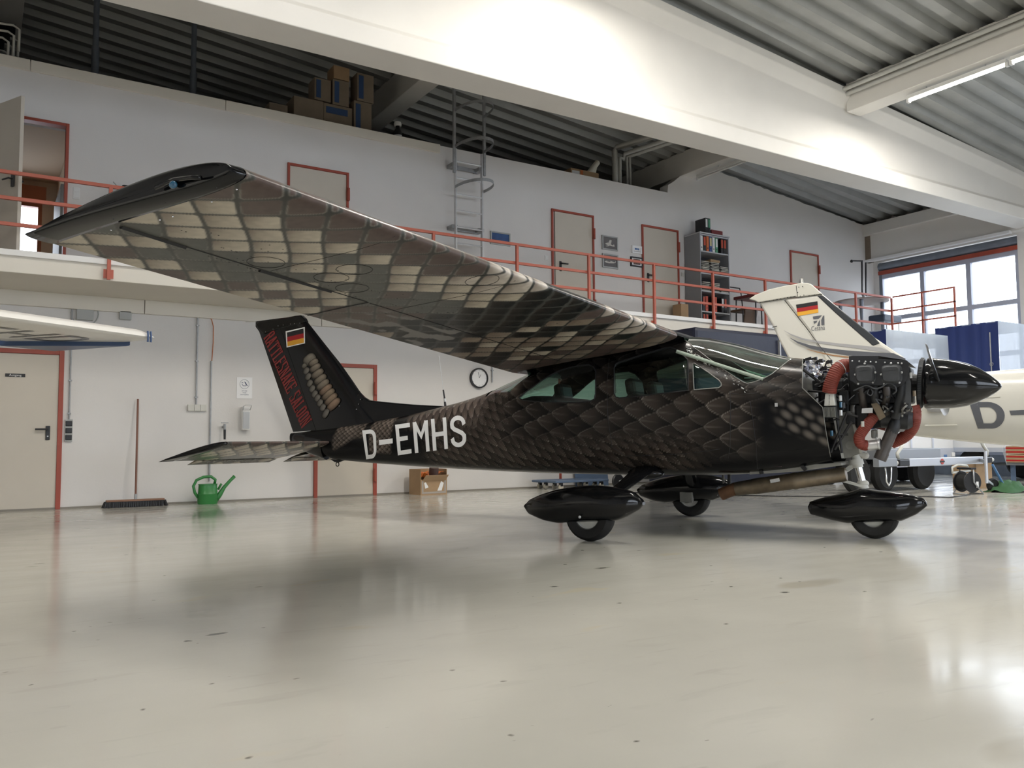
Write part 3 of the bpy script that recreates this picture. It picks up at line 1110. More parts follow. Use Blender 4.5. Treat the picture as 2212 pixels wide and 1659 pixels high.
MB().cyl((-.16, .10, .92), (.16, .10, .92), .012, n=6).build('back_bar', 'black_plastic', ch)

# round table, upturned stools and a stool near the gate
rt = on_y(1852, 652, 11.7)
rt_ = thing('table', 'round pale table with grey legs in front of the gate', 'table', (rt[0], 11.6, ZM))
H_ = rt[2] - ZM
MB().lathe([(.0, H_ - .03), (.58, H_ - .03), (.59, H_ - .015), (.58, H_), (0, H_)], (0, 0, 0), (0, 0, 1), 40).build('table_top', mat('table_pale', (.45, .40, .38), .5, noise=.1), rt_, smooth=True)
for a in (35, 145, 215, 325):
    x, y = .47 * math.cos(math.radians(a)), .47 * math.sin(math.radians(a))
    MB().lathe([(.022, 0), (.026, H_ * .5), (.045, H_ - .03)], (x, y, 0), (0, 0, 1), 12).build('leg', 'gate_steel', rt_, smooth=True)
st = thing('stand', 'dark folding stand with arms standing on the round table', 'stand', (rt[0] + .1, 11.6, ZM + H_))
MB().cyl((0, 0, 0), (0, 0, .16), .035, n=12).build('foot', 'galv', st, smooth=True)
for dx in (-.05, .09):
    MB().bar((dx, 0, .14), (dx + .03, 0, .92), .03, .025).build('upright', 'black_plastic', st)
MB().bar((-.40, 0, .90), (.0, 0, .94), .03, .03).build('arm', 'black_plastic', st)
MB().ball((-.40, 0, .89), .035).build('knob', 'black_plastic', st, smooth='all')
so = on_y(1912, 690, 11.3)
so_ = thing('stool', 'dark blue padded stool with thin legs by the gate', 'stool', (so[0], 11.3, ZM))
MB().box(-.34, .34, -.2, .2, so[2] - ZM - .08, so[2] - ZM + .08).build('cushion', mat('stool_blue', (.05, .07, .11), .5), so_, bevel=.03)
for a in (-.28, .28):
    for b in (-.15, .15):
        MB().cyl((a, b, 0), (a, b, so[2] - ZM - .08), .012, n=8).build('leg', 'galv', so_)
ac_ = on_y(1828, 690, 11.6)
ac2 = thing('armchair', 'black office chair behind the mezzanine railing', 'chair', (ac_[0] - .35, 11.95, ZM))
MB().box(-.25, .25, -.22, .25, .34, .44).build('seat', 'black_plastic', ac2, bevel=.03)
MB().box(-.24, .24, .20, .28, .46, .92).build('backrest', 'black_plastic', ac2, bevel=.03)
for s in (-1, 1):
    MB().tube([(s * .28, -.1, .40), (s * .32, -.1, .62), (s * .30, .15, .62)], .02, 6).build('armrest', 'black_plastic', ac2)
MB().cyl((0, 0, .05), (0, 0, .34), .03, n=10).build('column', 'galv', ac2)
for k in range(5):
    a = 2 * math.pi * k / 5
    MB().bar((0, 0, .06), (.27 * math.cos(a), .27 * math.sin(a), .03), .04, .03).build('foot_arm', 'black_plastic', ac2)

# ------------------------------------------------------------------ loft: boxes, props and pipes on top of the rooms
mat('box_blue', (.03, .07, .17), .6)
ZL = 5.84


def carton(tl, tr, bl, Yf, depth, label, m_='cardboard_dark', stripe=None, rest=None):
    a, b, c = on_y(*tl, Yf), on_y(*tr, Yf), on_y(*bl, Yf)
    x0, x1 = min(a[0], c[0]), b[0]
    zb_ = c[2] if rest is None else rest
    h = a[2] - zb_
    t = thing('carton', label, 'box', ((x0 + x1) / 2, Yf, zb_))
    MB().box(-(x1 - x0) / 2, (x1 - x0) / 2, 0, depth, 0, h).build('carton_body', m_, t, bevel=.006)
    w = (x1 - x0)
    if stripe == 'v':
        MB().box(-w / 2 + .03, -w / 2 + .03 + w * .28, -.003, 0, .04, h * .92).build('blue_label', 'box_blue', t)
    if stripe == 'h':
        MB().box(-w / 2 + .04, w / 2 - .08, -.003, 0, h * .68, h * .90).build('blue_label', 'box_blue', t)
    return t


def k7(x, y):
    return 560 + x / 6.506, 120 + y / 6.506


LYf = 12.62
carton(k7(498, 560), k7(905, 640), k7(485, 842), LYf, .4, 'wide brown carton standing in the loft beside a carton stack', rest=5.80)
carton(k7(918, 660), k7(1308, 745), k7(905, 930), LYf, .4, 'wide loft carton with a horizontal blue label', stripe='h', rest=5.80)
carton(k7(785, 300), k7(1010, 290), k7(775, 610), LYf + .05, .3, 'upright loft carton with a blue label, under the sloping beam', stripe='v')
carton(k7(1035, 320), k7(1265, 320), k7(1035, 680), LYf + .03, .3, 'upright loft carton with a blue label, in the middle of the stack', stripe='v')
carton(k7(1050, 130), k7(1270, 150), k7(1045, 315), LYf + .06, .3, 'plain reddish-brown carton on top of the loft stack', m_='cardboard')
carton(k7(1400, 240), k7(1610, 300), k7(1375, 625), LYf, .3, 'upper leaning carton of the loft column with a blue label', stripe='v')
carton(k7(1365, 630), k7(1580, 680), k7(1330, 1010), LYf - .02, .3, 'lower carton of the loft column with a blue label', stripe='v', rest=5.80)
pb = carton(k7(145, 650), k7(400, 690), k7(140, 790), LYf, .25, 'striped pack of white and brown slabs lying in the loft', m_='cardboard_dark', rest=5.80)
for zz in (.02, .07):
    MB().box(-.20, .20, -.004, 0, zz + .05, zz + .08).build('white_edge', 'print_white', pb)
# pump flask and cup
fl_ = on_y(k7(1945, 1160)[0], k7(1945, 1160)[1], 12.5)
t = thing('flask', 'dark jug with a white lid and base on the loft edge', 'flask', (fl_[0], 12.5, ZL))
MB().lathe([(0, 0), (.075, 0), (.075, .10)], (0, 0, 0), (0, 0, 1), 20).build('base', 'white_plastic', t, smooth=True)
MB().lathe([(.075, .10), (.07, .16), (.035, .22), (.035, .27)], (0, 0, 0), (0, 0, 1), 20).build('body', 'black_plastic', t, smooth=True)
MB().lathe([(.0, .33), (.055, .33), (.065, .30), (.06, .26), (0, .26)], (0, 0, 0), (0, 0, 1), 20).build('lid', 'white_plastic', t, smooth=True)
t = MB().ring((0, 0, .05), (1, .3, 0), .045, .012, 20, 8)
tag(t.build('hook', 'cardboard', smooth=True), 'small tan ring standing beside the dark jug', 'ring').location = (fl_[0] + .2, 12.5, ZL)
# props up to the roof
for px_, top_, bot_, lb in ((205, 20, 162, 'dark steel prop in the loft, left of two'), (417, 70, 207, 'dark steel prop in the loft next to the sloping beam')):
    p = on_y(px_, bot_, 13.6)
    t = thing('steel_prop', lb, 'prop', (p[0], 13.6, 5.80))
    zr = roof_z(p[0]) - 5.82
    MB().cyl((0, 0, 0), (0, 0, zr * .5), .055, n=12).build('outer_tube', 'gate_steel', t, smooth=True)
    MB().cyl((0, 0, zr * .5), (0, 0, zr), .042, n=12).build('inner_tube', 'gate_steel', t, smooth=True)
# stacked chairs at the far left of the loft
for k in range(3):
    p = on_y(22, 118, 12.9)
    t = thing('stacked_chair', 'pale tubular chair in the loft stack', 'chair', (p[0] - .15 + k * .06, 12.75, ZL + .10 * k), 0, 'chairs stacked in the loft')
    for s in (-.2, .2):
        MB().tube([(-.25, s, 0), (-.25, s, .25), (-.2, s, .32), (.05, s, .34), (.12, s, .30), (.12, s, 0)], .016, 8).build('side_frame', 'pale_plastic', t, smooth='all')
    MB().box(-.22, .08, -.2, .2, .335, .36).build('seat', 'black_plastic', t, bevel=.01)
# pipes in the corner under the beam
def k8(x, y):
    return 1200 + x / 7.9, 290 + y / 7.9


def pipe(pts, r, label):
    mb = MB()
    o = V3(pts[0])
    return tag(mb.tube(pts, r, 12).build('duct_pipe', 'pipe_grey', smooth='all', origin=pts[0]), label, 'pipe')


PYc = 12.65
pz0 = 5.80
a = on_y(*k8(1020, 840), PYc)
zt = min(on_y(*k8(1020, 240), PYc)[2], roof_z(11.2) - .12)
pipe([(a[0], PYc, pz0), (a[0], PYc, zt - .05), (a[0] + .02, PYc - .05, zt), (a[0] + .45, PYc - 2.0, zt), (a[0] + .6, PYc - 3.0, zt)], .06, 'thick grey pipe bending under the roof, nearest the paper roll')
b = on_y(*k8(1095, 860), PYc + .1)
pipe([(b[0], PYc + .1, pz0), (b[0], PYc + .1, on_y(*k8(1095, 400), PYc + .1)[2]), (b[0] + .1, PYc + .1, on_y(*k8(1150, 420), PYc + .1)[2]), (b[0] + .16, PYc + .1, on_y(*k8(1190, 330), PYc + .1)[2]), (b[0] + .5, PYc - 1.6, on_y(*k8(1190, 310), PYc + .1)[2] + .0)], .045, 'grey pipe with a double bend in the loft corner')
for px_, lb in ((1228, 'thin grey loft pipe beside the beam, left of two'), (1278, 'thin grey loft pipe touching the beam')):
    c = on_y(*k8(px_, 880), PYc + .2)
    zt = on_y(*k8(px_, 380), PYc + .2)[2]
    pipe([(c[0], PYc + .2, pz0), (c[0], PYc + .2, zt), (c[0] + .35, PYc - 1.8, zt)], .032, lb)
# box with paper rolls
a = on_y(*k8(262, 700), 12.55)
b = on_y(*k8(740, 800), 12.55)
t = thing('carton', 'open carton with an orange binder and a paper roll on the loft edge', 'box', ((a[0] + b[0]) / 2, 12.55, ZL))
w = b[0] - a[0]
MB().box(-w / 2, w / 2, 0, .25, 0, .20).build('carton_body', 'cardboard', t, bevel=.004)
MB().box(-w / 2 + .03, -w / 2 + .03 + w * .26, -.004, 0, .06, .16).build('white_label', 'print_white', t)
MB().box(-w / 2 + w * .34, -w / 2 + w * .42, -.01, 0, .02, .19).build('orange_spine', 'binder_orange', t)
MB().cyl((w * .18, .1, .14), (w * .58, .1, .46), .055, n=16).build('paper_roll', 'paper', t, smooth=True)
MB().add([(w * .15, .05, .2), (w * .5, .05, .34), (w * .45, .12, -.0), (w * .30, .1, .0)], [(0, 1, 2, 3)]).build('paper_sheet', 'paper', t)
tag(MB().box(-.06, .06, 0, .12, 0, .10).build('carton', 'print_white', bevel=.003), 'small white printed carton beside the loft pipes', 'box').location = (on_y(*k8(920, 820), 12.6)[0], 12.6, ZL)

# ------------------------------------------------------------------ lower wall
def conduit(px, py0, py1, r, label, clips=()):
    a, b = at_wall(px[0], py0, .02), at_wall(px[1], py1, .02)
    x = (a[0] + b[0]) / 2
    t = thing('conduit', label, 'conduit', (x, YW - .02, b[2]))
    MB().cyl((0, 0, 0), (0, 0, a[2] - b[2]), r, n=8).build('pipe', 'galv', t, smooth=True)
    for c in clips:
        z = at_wall(px[0], c, .02)[2] - b[2]
        MB().box(-.022, .022, -.012, .019, z - .008, z + .008).build('clip', 'galv', t)
    return t


conduit((156, 149), 665, 908, .011, 'thin conduit down to the black rocker switches by the exit door', (822, 893))
conduit((427.5, 423.5), 685, 874, .012, 'thin conduit down to the triple switch box', (703, 780, 858))
conduit((457.6, 451), 780, 1040, .013, 'long conduit running down behind the stabilator tip', ())
oc_ = [at_wall(*p, .02) for p in ((457.5, 781), (460.5, 740), (461, 705), (457, 690), (452, 686))]
tag(MB().tube(oc_, .006, 8).build('cable', mat('orange_cable', (.55, .17, .05), .5), smooth='all'), 'thin orange cable curving into the top of the long conduit', 'cable')
conduit((1063, 1064), 786, 826, .012, 'short conduit on the wall beside the clock', (800,))
# junction boxes under the slab
c = at_wall(183, 681)
t = thing('junction_box', 'grey junction box with a looped cable under the slab', 'junction box', (c[0], YW, c[2]))
MB().box(-.10, .10, -.06, 0, -.07, .07).build('lid', 'grey_plastic', t, bevel=.01)
MB().ring((0, -.02, .02), (0, 1, 0), .16, .008, 24, 6).build('cable_loop', 'grey_plastic', t, smooth='all')
c = at_wall(270, 682)
tag(MB().box(-.075, .075, -.06, 0, -.06, .06).build('junction_box', 'grey_plastic', bevel=.008), 'plain grey junction box under the slab', 'junction box').location = (c[0], YW, c[2])
# black triple switch by the exit door
c = at_wall(148, 930)
t = thing('light_switch', 'three black rocker switches in a grey strip by the exit door', 'switch', (c[0], YW, c[2]))
MB().box(-.045, .045, -.03, 0, -.145, .145).build('back_box', 'grey_plastic', t, bevel=.005)
for k in (-1, 0, 1):
    MB().box(-.038, .038, -.045, -.03, k * .09 - .034, k * .09 + .034).build('rocker', 'black_plastic', t, bevel=.008)
# pale triple switch
c = at_wall(425, 881)
t = thing('light_switch', 'row of three pale square switches on the lower wall', 'switch', (c[0], YW, c[2]))
for k in (-1, 0, 1):
    MB().box(k * .085 - .041, k * .085 + .041, -.04, 0, -.045, .045).build('switch_block', 'pale_plastic', t, bevel=.004)
# tap
c = at_wall(482, 925)
t = thing('water_tap', 'old metal wall tap beside the soap dispenser', 'tap', (c[0], YW, c[2]))
MB().cyl((0, 0, .02), (0, -.09, .02), .02, n=12).build('pipe', 'galv', t, smooth=True)
bd = MB().cyl((0, -.09, .06), (0, -.09, -.03), .018, n=12)
bd.build('valve', 'galv', t, smooth=True)
MB().cyl((0, -.09, -.02), (0, -.10, -.16), .018, .015, 12).build('spout', 'black_plastic', t, smooth=True)
MB().bar((-.05, -.09, .075), (.05, -.09, .075), .016, .014).build('handle', 'galv', t)
# soap dispenser
c = at_wall(528, 904)
t = thing('soap_dispenser', 'white wall soap dispenser with a metal lever', 'dispenser', (c[0], YW, c[2]))
MB().box(-.055, .055, -.10, 0, -.17, .17).build('housing', 'white_plastic', t, bevel=.012)
MB().box(-.046, .046, -.106, -.10, -.15, .09).build('bottle', mat('bottle_grey', (.50, .52, .54), .3), t, bevel=.004)
MB().tube([(-.05, -.10, .12), (-.055, -.16, .17), (-.04, -.20, .19), (.04, -.20, .19), (.055, -.16, .17), (.05, -.10, .12)], .006, 6).build('lever', 'alu', t, smooth='all')
# hygiene notice
c = at_wall(528, 838)
t = thing('notice', 'white hand-washing notice pinned to the wall', 'notice', (c[0], YW, c[2]))
MB().box(-.11, .11, -.006, 0, -.155, .155).build('sheet', 'print_white', t)
mat('print_navy', (.03, .05, .14), .5)
MB().ring((0, -.007, .055), (0, 1, 0), .066, .005, 32, 4, .0015).build('ring_mark', 'print_navy', t)
hm = MB()
for pts in (((-.04, .06), (-.02, .03), (.02, .03), (.03, .055)), ((.0, .09), (.02, .05), (.045, .03)), ((-.045, .075), (-.03, .08), (-.02, .07)), ((.01, .085), (.03, .05))):
    hm.tube([(a, -.0065, b) for a, b in pts], .0035, 4)
hm.build('hand_symbol', 'print_navy', t)
for k, (s_, w_) in enumerate((('BITTE HIER', .075), ('HÄNDE', .05), ('DESINFIZIEREN', .115))):
    flat_text(s_, 'print_navy', t, (0, -.0068, -.045 - k * .027), (1, 0, 0), (0, 0, 1), .022, width=w_)
# wall clock
c = at_wall(1033, 817)
t = thing('wall_clock', 'round white clock with a black rim on the wall', 'clock', (c[0], YW, c[2]))
MB().lathe([(.0, 0), (.172, 0), (.175, .02), (.172, .05), (.150, .055), (.148, .03), (0, .03)], (0, 0, 0), (0, -1, 0), 48).build('case', 'black_plastic', t, smooth=True)
MB().cyl((0, -.031, 0), (0, -.034, 0), .148, n=48).build('dial', 'print_white', t)
MB().bar((0, -.037, 0), (.03, -.037, .06), .003, .008, (0, 1, 0)).build('hour_hand', 'print_black', t)
MB().bar((0, -.038, 0), (-.02, -.038, .10), .003, .006, (0, 1, 0)).build('minute_hand', 'print_black', t)
for k in range(12):
    a = 2 * math.pi * k / 12
    MB().bar((.125 * math.sin(a), -.036, .125 * math.cos(a)), (.138 * math.sin(a), -.036, .138 * math.cos(a)), .002, .006, (0, 1, 0)).build('hour_mark', 'print_black', t)

# push broom
c0, c1 = on_z(219, 1098), on_z(371, 1094)
cx_ = (c0[0] + c1[0]) / 2
t = thing('push_broom', 'wide push broom with black bristles leaning on the wall', 'broom', (cx_, 12.10, 0))
hw = (c1[0] - c0[0]) / 2 - .02
MB().box(-hw + .03, hw - .03, -.04, .04, .075, .10).build('head', mat('broom_wood', (.25, .13, .08), .6), t, bevel=.006)
br_ = MB()
for i in range(70):
    for j in range(3):
        x = -hw + .02 + (2 * hw - .04) * i / 69
        y = (j - 1) * .025
        dx = random.uniform(-.012, .012) + (-.02 if i < 3 else .02 if i > 66 else 0)
        br_.cyl((x, y, .078), (x + dx, y * 1.5 + random.uniform(-.006, .006), .001), .010, .013, 6)
stuff(br_.build('bristles', 'black_plastic', t))
tp_ = at_wall(298, 862, .06)
lc = np.array([tp_[0] - cx_, tp_[1] - 12.10, tp_[2]])
MB().cyl((0, 0, .10), lc, .0135, n=10).build('handle', mat('broom_stick', (.20, .09, .06), .5), t, smooth=True)
MB().cyl((0, -.0, .10), (0, .003, .17), .018, n=10).build('socket', 'galv', t, smooth=True)

# green watering can
g0 = on_z(450, 1089)
t = thing('watering_can', 'green plastic watering can by the wall', 'watering can', (g0[0], g0[1] + .05, 0))
mat('green_plastic', (.03, .20, .045), .35)
SX = .135


def can_ring(z, rx, ry, n_=28):
    return [(rx * math.copysign(abs(math.cos(a)) ** .75, math.cos(a)), ry * math.sin(a), z) for a in np.linspace(0, 2 * math.pi, n_, endpoint=False)]


MB().loft([can_ring(0, .125, .085), can_ring(.02, .135, .09), can_ring(.13, .132, .088), can_ring(.135, .135, .090), can_ring(.14, .130, .086), can_ring(.26, .122, .08), can_ring(.265, .128, .084), can_ring(.275, .128, .084)]).build('body', 'green_plastic', t, smooth=True)
MB().tube([(.10, 0, .05), (.16, 0, .12), (.22, 0, .22), (.30, 0, .31), (.36, 0, .37)], [.045, .035, .026, .022, .024], 14).build('spout', 'green_plastic', t, smooth='all')
MB().tube([(.09, 0, .27), (.10, 0, .33), (.04, 0, .375), (-.06, 0, .37), (-.15, 0, .33), (-.19, 0, .25), (-.17, 0, .16), (-.125, 0, .09)], .020, 12).build('handle', 'green_plastic', t, smooth='all')
MB().tube([(.14, 0, .19), (.17, 0, .25), (.185, 0, .27)], .016, 8).build('brace', 'green_plastic', t, smooth='all')

# open cardboard box by the wall
b0 = on_z(893, 1069)
b1 = on_z(960, 1066)
t = thing('cardboard_box', 'open taped cardboard box with orange wrapping inside', 'box', ((b0[0] + b1[0]) / 2, 11.78, 0), math.radians(4))
w2 = .24
bx2 = MB()
for q in ((-w2, -w2 + .008, 0, .36), (w2 - .008, w2, 0, .36)):
    bx2.box(q[0], q[1], q[2], q[3], 0, .40)
bx2.box(-w2 + .008, w2 - .008, 0, .008, 0, .24)
bx2.box(-w2 + .008, w2 - .008, .352, .36, 0, .40)
bx2.box(-w2 + .008, w2 - .008, .008, .352, 0, .01)
bx2.build('carton_body', 'cardboard', t)
MB().obox((0, -.055, .265), (2 * w2 - .06, 0, 0), (0, .006, .003), (0, -.10, .09)).build('flap', mat('card_light', (.48, .33, .20), .85), t)
orp = MB()
rg2 = random.Random(3)
vs, fs = [], []
for i in range(9):
    for j in range(7):
        vs.append((-.21 + .42 * i / 8, .03 + .30 * j / 6, .30 + rg2.uniform(-.05, .07)))
for i in range(8):
    for j in range(6):
        fs.append((i * 7 + j, i * 7 + j + 1, (i + 1) * 7 + j + 1, (i + 1) * 7 + j))
orp.add(vs, fs).build('orange_wrapping', mat('orange_foil', (.60, .17, .04), .4), t)
MB().cyl((.02, .05, .26), (.02, .03, .42), .075, n=20).build('dark_can', mat('can_brown', (.06, .03, .025), .5), t, smooth=True)
tape = MB()
for (xa, xb, za, zb, m_) in ((-.22, -.19, .02, .22, 0), (.19, .22, .02, .23, 0), (-.19, .19, .02, .05, 0)):
    tape.box(xa, xb, -.002, 0, za, zb)
tape.build('tape', mat('tape', (.40, .36, .32), .25), t)
for pts in (((-.16, .10), (-.10, .12), (-.15, .20), (-.18, .19)), ((.06, .06), (.14, .06), (.18, .18), (.13, .21))):
    MB().add([(a, -.0035, b) for a, b in pts], [(0, 1, 2, 3)]).build('torn_label', 'print_white', t)

# blue transport dollies and a castor behind the near wheel
mat('dolly_blue', (.10, .15, .24), .5)
mat('castor_cream', (.50, .46, .38), .5)
for (p0, p1, lb, yo) in (((1158, 1042), (1330, 1042), 'long blue furniture dolly by the wall', 0.0), ((1190, 1045), (1330, 1046), 'blue furniture dolly in front of the longer one', -.35)):
    a = on_y(*p0, 12.0 + yo)
    t = thing('dolly', lb, 'dolly', (a[0], 12.0 + yo, 0))
    L_ = 1.15
    MB().box(0, L_, -.14, .14, .115, .155).build('platform', 'dolly_blue', t, bevel=.012)
    for x in (.14, L_ - .14):
        for y in (-.09, .09):
            w_ = MB().cyl((x, y - .02, .045), (x, y + .02, .045), .045, n=18).build('castor', 'castor_cream', t, smooth=True)
            MB().box(x - .02, x + .03, y - .026, y + .026, .06, .115).build('castor_fork', 'black_plastic', w_)
a = on_z(1335, 1055)
t = thing('castor_wheel', 'black castor wheel on a white bracket behind the main gear leg', 'wheel', (a[0], a[1], 0))
MB().lathe([(.03, -.025), (.11, -.025), (.125, -.012), (.125, .012), (.11, .025), (.03, .025)], (0, 0, .125), (0, 1, 0), 32).build('tyre', 'black_plastic', t, smooth=True)
MB().tube([(0, -.04, .125), (.06, -.04, .14), (.15, -.04, .17), (.155, -.04, .36)], .014, 6).build('bracket', 'white_plastic', t)
MB().box(.10, .30, -.20, .12, .30, .34).build('deck', 'dolly_blue', t, bevel=.006)
# leaning blue board against the wall
a = at_wall(1250, 1030, .05)
tag(MB().obox((0, 0, .25), (.75, 0, 0), (0, .03, 0), (0, .06, .5)).build('blue_board', 'dolly_blue', bevel=.006), 'blue board leaning on the wall behind the dollies', 'board').location = (a[0] + .25, 12.2, 0)
struct(MB().box(a[0] - .40, a[0] - .36, YW - .02, YW + .02, 0, 2.0).build('trim_6', 'red_frame'))
# ================================================================== the snake-painted aircraft
HEAD = math.radians(-63.5)
AO = np.array([5.463, 6.121, 0.0])            # ground point between the main wheels
AFW = np.array([math.cos(HEAD), math.sin(HEAD), 0.0])
ALF = np.array([-math.sin(HEAD), math.cos(HEAD), 0.0])
AZ = np.array([0, 0, 1.0])
ac = thing('light_aircraft', 'black high-wing light aircraft painted with snake scales, engine uncovered, marked D-EMHS', 'aircraft', AO, HEAD)

LC = np.array([(CAM - AO) @ AFW, (CAM - AO) @ ALF, CAM[2]])


def lray(px, py):
    d = ray(px, py)
    return np.array([d @ AFW, d @ ALF, d[2]])


def A(px, py, Y=0.0):
    """point of the aircraft (its own axes: x forward, y to port, z up) on the plane y = Y"""
    d = lray(px, py)
    return LC + d * ((Y - LC[1]) / d[1])


mat('ac_black', (0.0045, 0.005, 0.006), 0.10, spec=0.45)
mat('ac_matt', (0.013, 0.013, 0.015), 0.5)
mat('rubber', (0.012, 0.012, 0.012), 0.75, noise=0.3, nscale=20)
mat('engine_dark', (0.028, 0.030, 0.034), 0.5, metal=0.2, noise=0.3, nscale=18)
mat('engine_grey', (0.075, 0.08, 0.088), 0.5, metal=0.3, noise=0.2, nscale=20)
mat('baffle', (0.022, 0.024, 0.03), 0.55, noise=0.15, nscale=12)
mat('red_duct', (0.22, 0.036, 0.022), 0.6, noise=0.25, nscale=15)
mat('steel_exhaust', (0.10, 0.09, 0.085), 0.45, metal=0.7, noise=0.35, nscale=10)
mat('muffler_bronze', (0.26, 0.21, 0.15), 0.42, metal=0.75, noise=0.4, nscale=9)
mat('chrome', (0.80, 0.81, 0.82), 0.12, metal=1.0)
mat('foil', (0.80, 0.81, 0.86), 0.15, metal=1.0, bump=0.9, bscale=14)
mat('white_metal', (0.62, 0.62, 0.58), 0.45, noise=0.15, nscale=10)
mat('zinc_primer', (0.27, 0.27, 0.25), 0.45, metal=0.35, noise=0.25, nscale=9)
mat('leather', (0.035, 0.022, 0.022), 0.5)
mat('dash', (0.02, 0.02, 0.02), 0.7)
mat('cabin_trim', (0.30, 0.36, 0.30), 0.7)
mat('strip_white', (0.88, 0.88, 0.87), 0.4)
mat('reg_white', (0.94, 0.95, 0.96), 0.35)
mat('letter_red', (0.25, 0.022, 0.022), 0.5)
mat('flag_black', (0.012, 0.012, 0.014), 0.5)
mat('flag_red', (0.36, 0.012, 0.015), 0.5)
mat('flag_gold', (0.72, 0.36, 0.03), 0.5)
mat('nav_blue', (0.01, 0.10, 0.20), 0.15, coat=1.0)
glass('cabin_glass', (0.50, 0.68, 0.61), 0.05)
PAINT = vcol_mat('snake_paint', 0.22, 0.0, 0.16)
PAINT_W = vcol_mat('snake_paint_wing', 0.28, 0.0, 0.10)

# ------------------------------------------------------------------ fuselage form
ST = np.array([
    # X     zb    zt    w    zm    nl   nu
    [-4.80, .840, .955, .030, .90, 2.2, 2.2],
    [-4.40, .720, .985, .075, .86, 2.3, 2.3],
    [-4.05, .625, 1.01, .120, .83, 2.4, 2.4],
    [-3.50, .590, 1.06, .200, .83, 2.6, 2.5],
    [-2.80, .557, 1.15, .315, .85, 2.9, 2.6],
    [-2.10, .532, 1.27, .435, .88, 3.1, 2.6],
    [-1.75, .522, 1.35, .485, .90, 3.2, 2.6],
    [-1.45, .514, 1.46, .525, .92, 3.3, 2.6],
    [-1.15, .508, 1.56, .560, .95, 3.4, 2.7],
    [-0.60, .503, 1.68, .595, .99, 3.5, 2.9],
    [0.00, .503, 1.76, .605, 1.02, 3.5, 3.0],
    [0.40, .506, 1.81, .605, 1.02, 3.5, 2.9],
    [0.62, .510, 1.79, .602, 1.02, 3.5, 2.7],
    [0.90, .520, 1.715, .590, 1.01, 3.4, 2.5],
    [1.15, .535, 1.625, .570, 1.00, 3.3, 2.4],
    [1.38, .558, 1.555, .545, .99, 3.3, 2.5],
    [1.55, .582, 1.525, .522, .99, 3.2, 2.6],
    [1.80, .630, 1.490, .490, .99, 3.2, 2.7]])
_gx = np.arange(-4.80, 1.801, 0.01)
_tab = np.stack([np.interp(_gx, ST[:, 0], ST[:, k]) for k in range(1, 7)], 1)
_k = np.exp(-0.5 * (np.arange(-16, 17) / 7.0) ** 2)
_k /= _k.sum()
_pad = np.concatenate([2 * _tab[:1] - _tab[16:0:-1], _tab, 2 * _tab[-1:] - _tab[-2:-18:-1]])
_tab = np.stack([np.convolve(_pad[:, k], _k, 'valid') for k in range(6)], 1)


def fsec(X):
    X = np.asarray(X, float)
    return [np.interp(X, _gx, _tab[:, k]) for k in range(6)]


def fpt(X, th, off=0.0):
    """fuselage skin: th -90 bottom .. 90 top on the starboard (camera) side, 90..270 to port"""
    zb, zt, w, zm, nl, nu = fsec(X)
    c, s = np.cos(th), np.sin(th)
    n = np.where(s >= 0, nu, nl)
    r = (np.abs(c) ** n + np.abs(s) ** n) ** (-1 / n)
    hz = np.where(s >= 0, zt - zm, zm - zb)
    return X, -(w + off) * r * c, zm + (hz + off) * r * s


def fhit(px, py):
    """where the sight line through a pixel meets the fuselage skin -> (X, th)"""
    d = lray(px, py)
    t = np.linspace((-0.72 - LC[1]) / d[1], (0.05 - LC[1]) / d[1], 4000)
    P = LC[None, :] + d[None, :] * t[:, None]
    zb, zt, w, zm, nl, nu = fsec(P[:, 0])
    up = P[:, 2] >= zm
    n = np.where(up, nu, nl)
    h = np.where(up, zt - zm, zm - zb)
    g = np.abs(P[:, 1] / w) ** n + np.abs((P[:, 2] - zm) / h) ** n - 1
    i = np.argmax(g < 0) if (g < 0).any() else np.argmin(g)
    th = math.atan2((P[i, 2] - zm[i]) / h[i], -P[i, 1] / w[i])
    return P[i, 0], th


def hit3(px, py, off=0.003):
    X, th = fhit(px, py)
    return np.array(fpt(np.array(X), np.array(th), off), float)


# ------------------------------------------------------------------ airbrushed scales
def hash2(a, b, s=0.0):
    v = np.sin(a * 127.1 + b * 311.7 + s * 74.7) * 43758.5453
    return v - np.floor(v)


def vnoise(x, y):
    xi, yi = np.floor(x), np.floor(y)
    fx, fy = x - xi, y - yi
    fx, fy = fx * fx * (3 - 2 * fx), fy * fy * (3 - 2 * fy)
    a, b, c, d = hash2(xi, yi), hash2(xi + 1, yi), hash2(xi, yi + 1), hash2(xi + 1, yi + 1)
    return a + (b - a) * fx + (c - a) * fy + (a - b - c + d) * fx * fy


def scales(p, q, L, W):
    k = np.floor(p / L)

    def cell(k):
        tip = (k + 1) * L
        s = (tip - p) / (2 * L)
        qs = q / W + 0.5 * (np.mod(k, 2))
        j = np.floor(qs)
        dq = qs - j - 0.5
        h = 0.5 * np.minimum(1.0, (np.maximum(s, 0) / 0.5) ** 0.62)
        return j, s, dq, h
    j0, s0, d0, h0 = cell(k)
    j1, s1, d1, h1 = cell(k + 1)
    ins = np.abs(d0) <= h0
    kk = np.where(ins, k, k + 1)
    j, s, dq, h = (np.where(ins, a, b) for a, b in ((j0, j1), (s0, s1), (d0, d1), (h0, h1)))
    return kk, j, s, dq, (h - np.abs(dq)) * 2


def lerp(a, b, t):
    return a + (np.asarray(b) - a) * np.clip(t, 0, 1)[..., None]


def sstep(a, b, x):
    t = np.clip((x - a) / (b - a), 0, 1)
    return t * t * (3 - 2 * t)


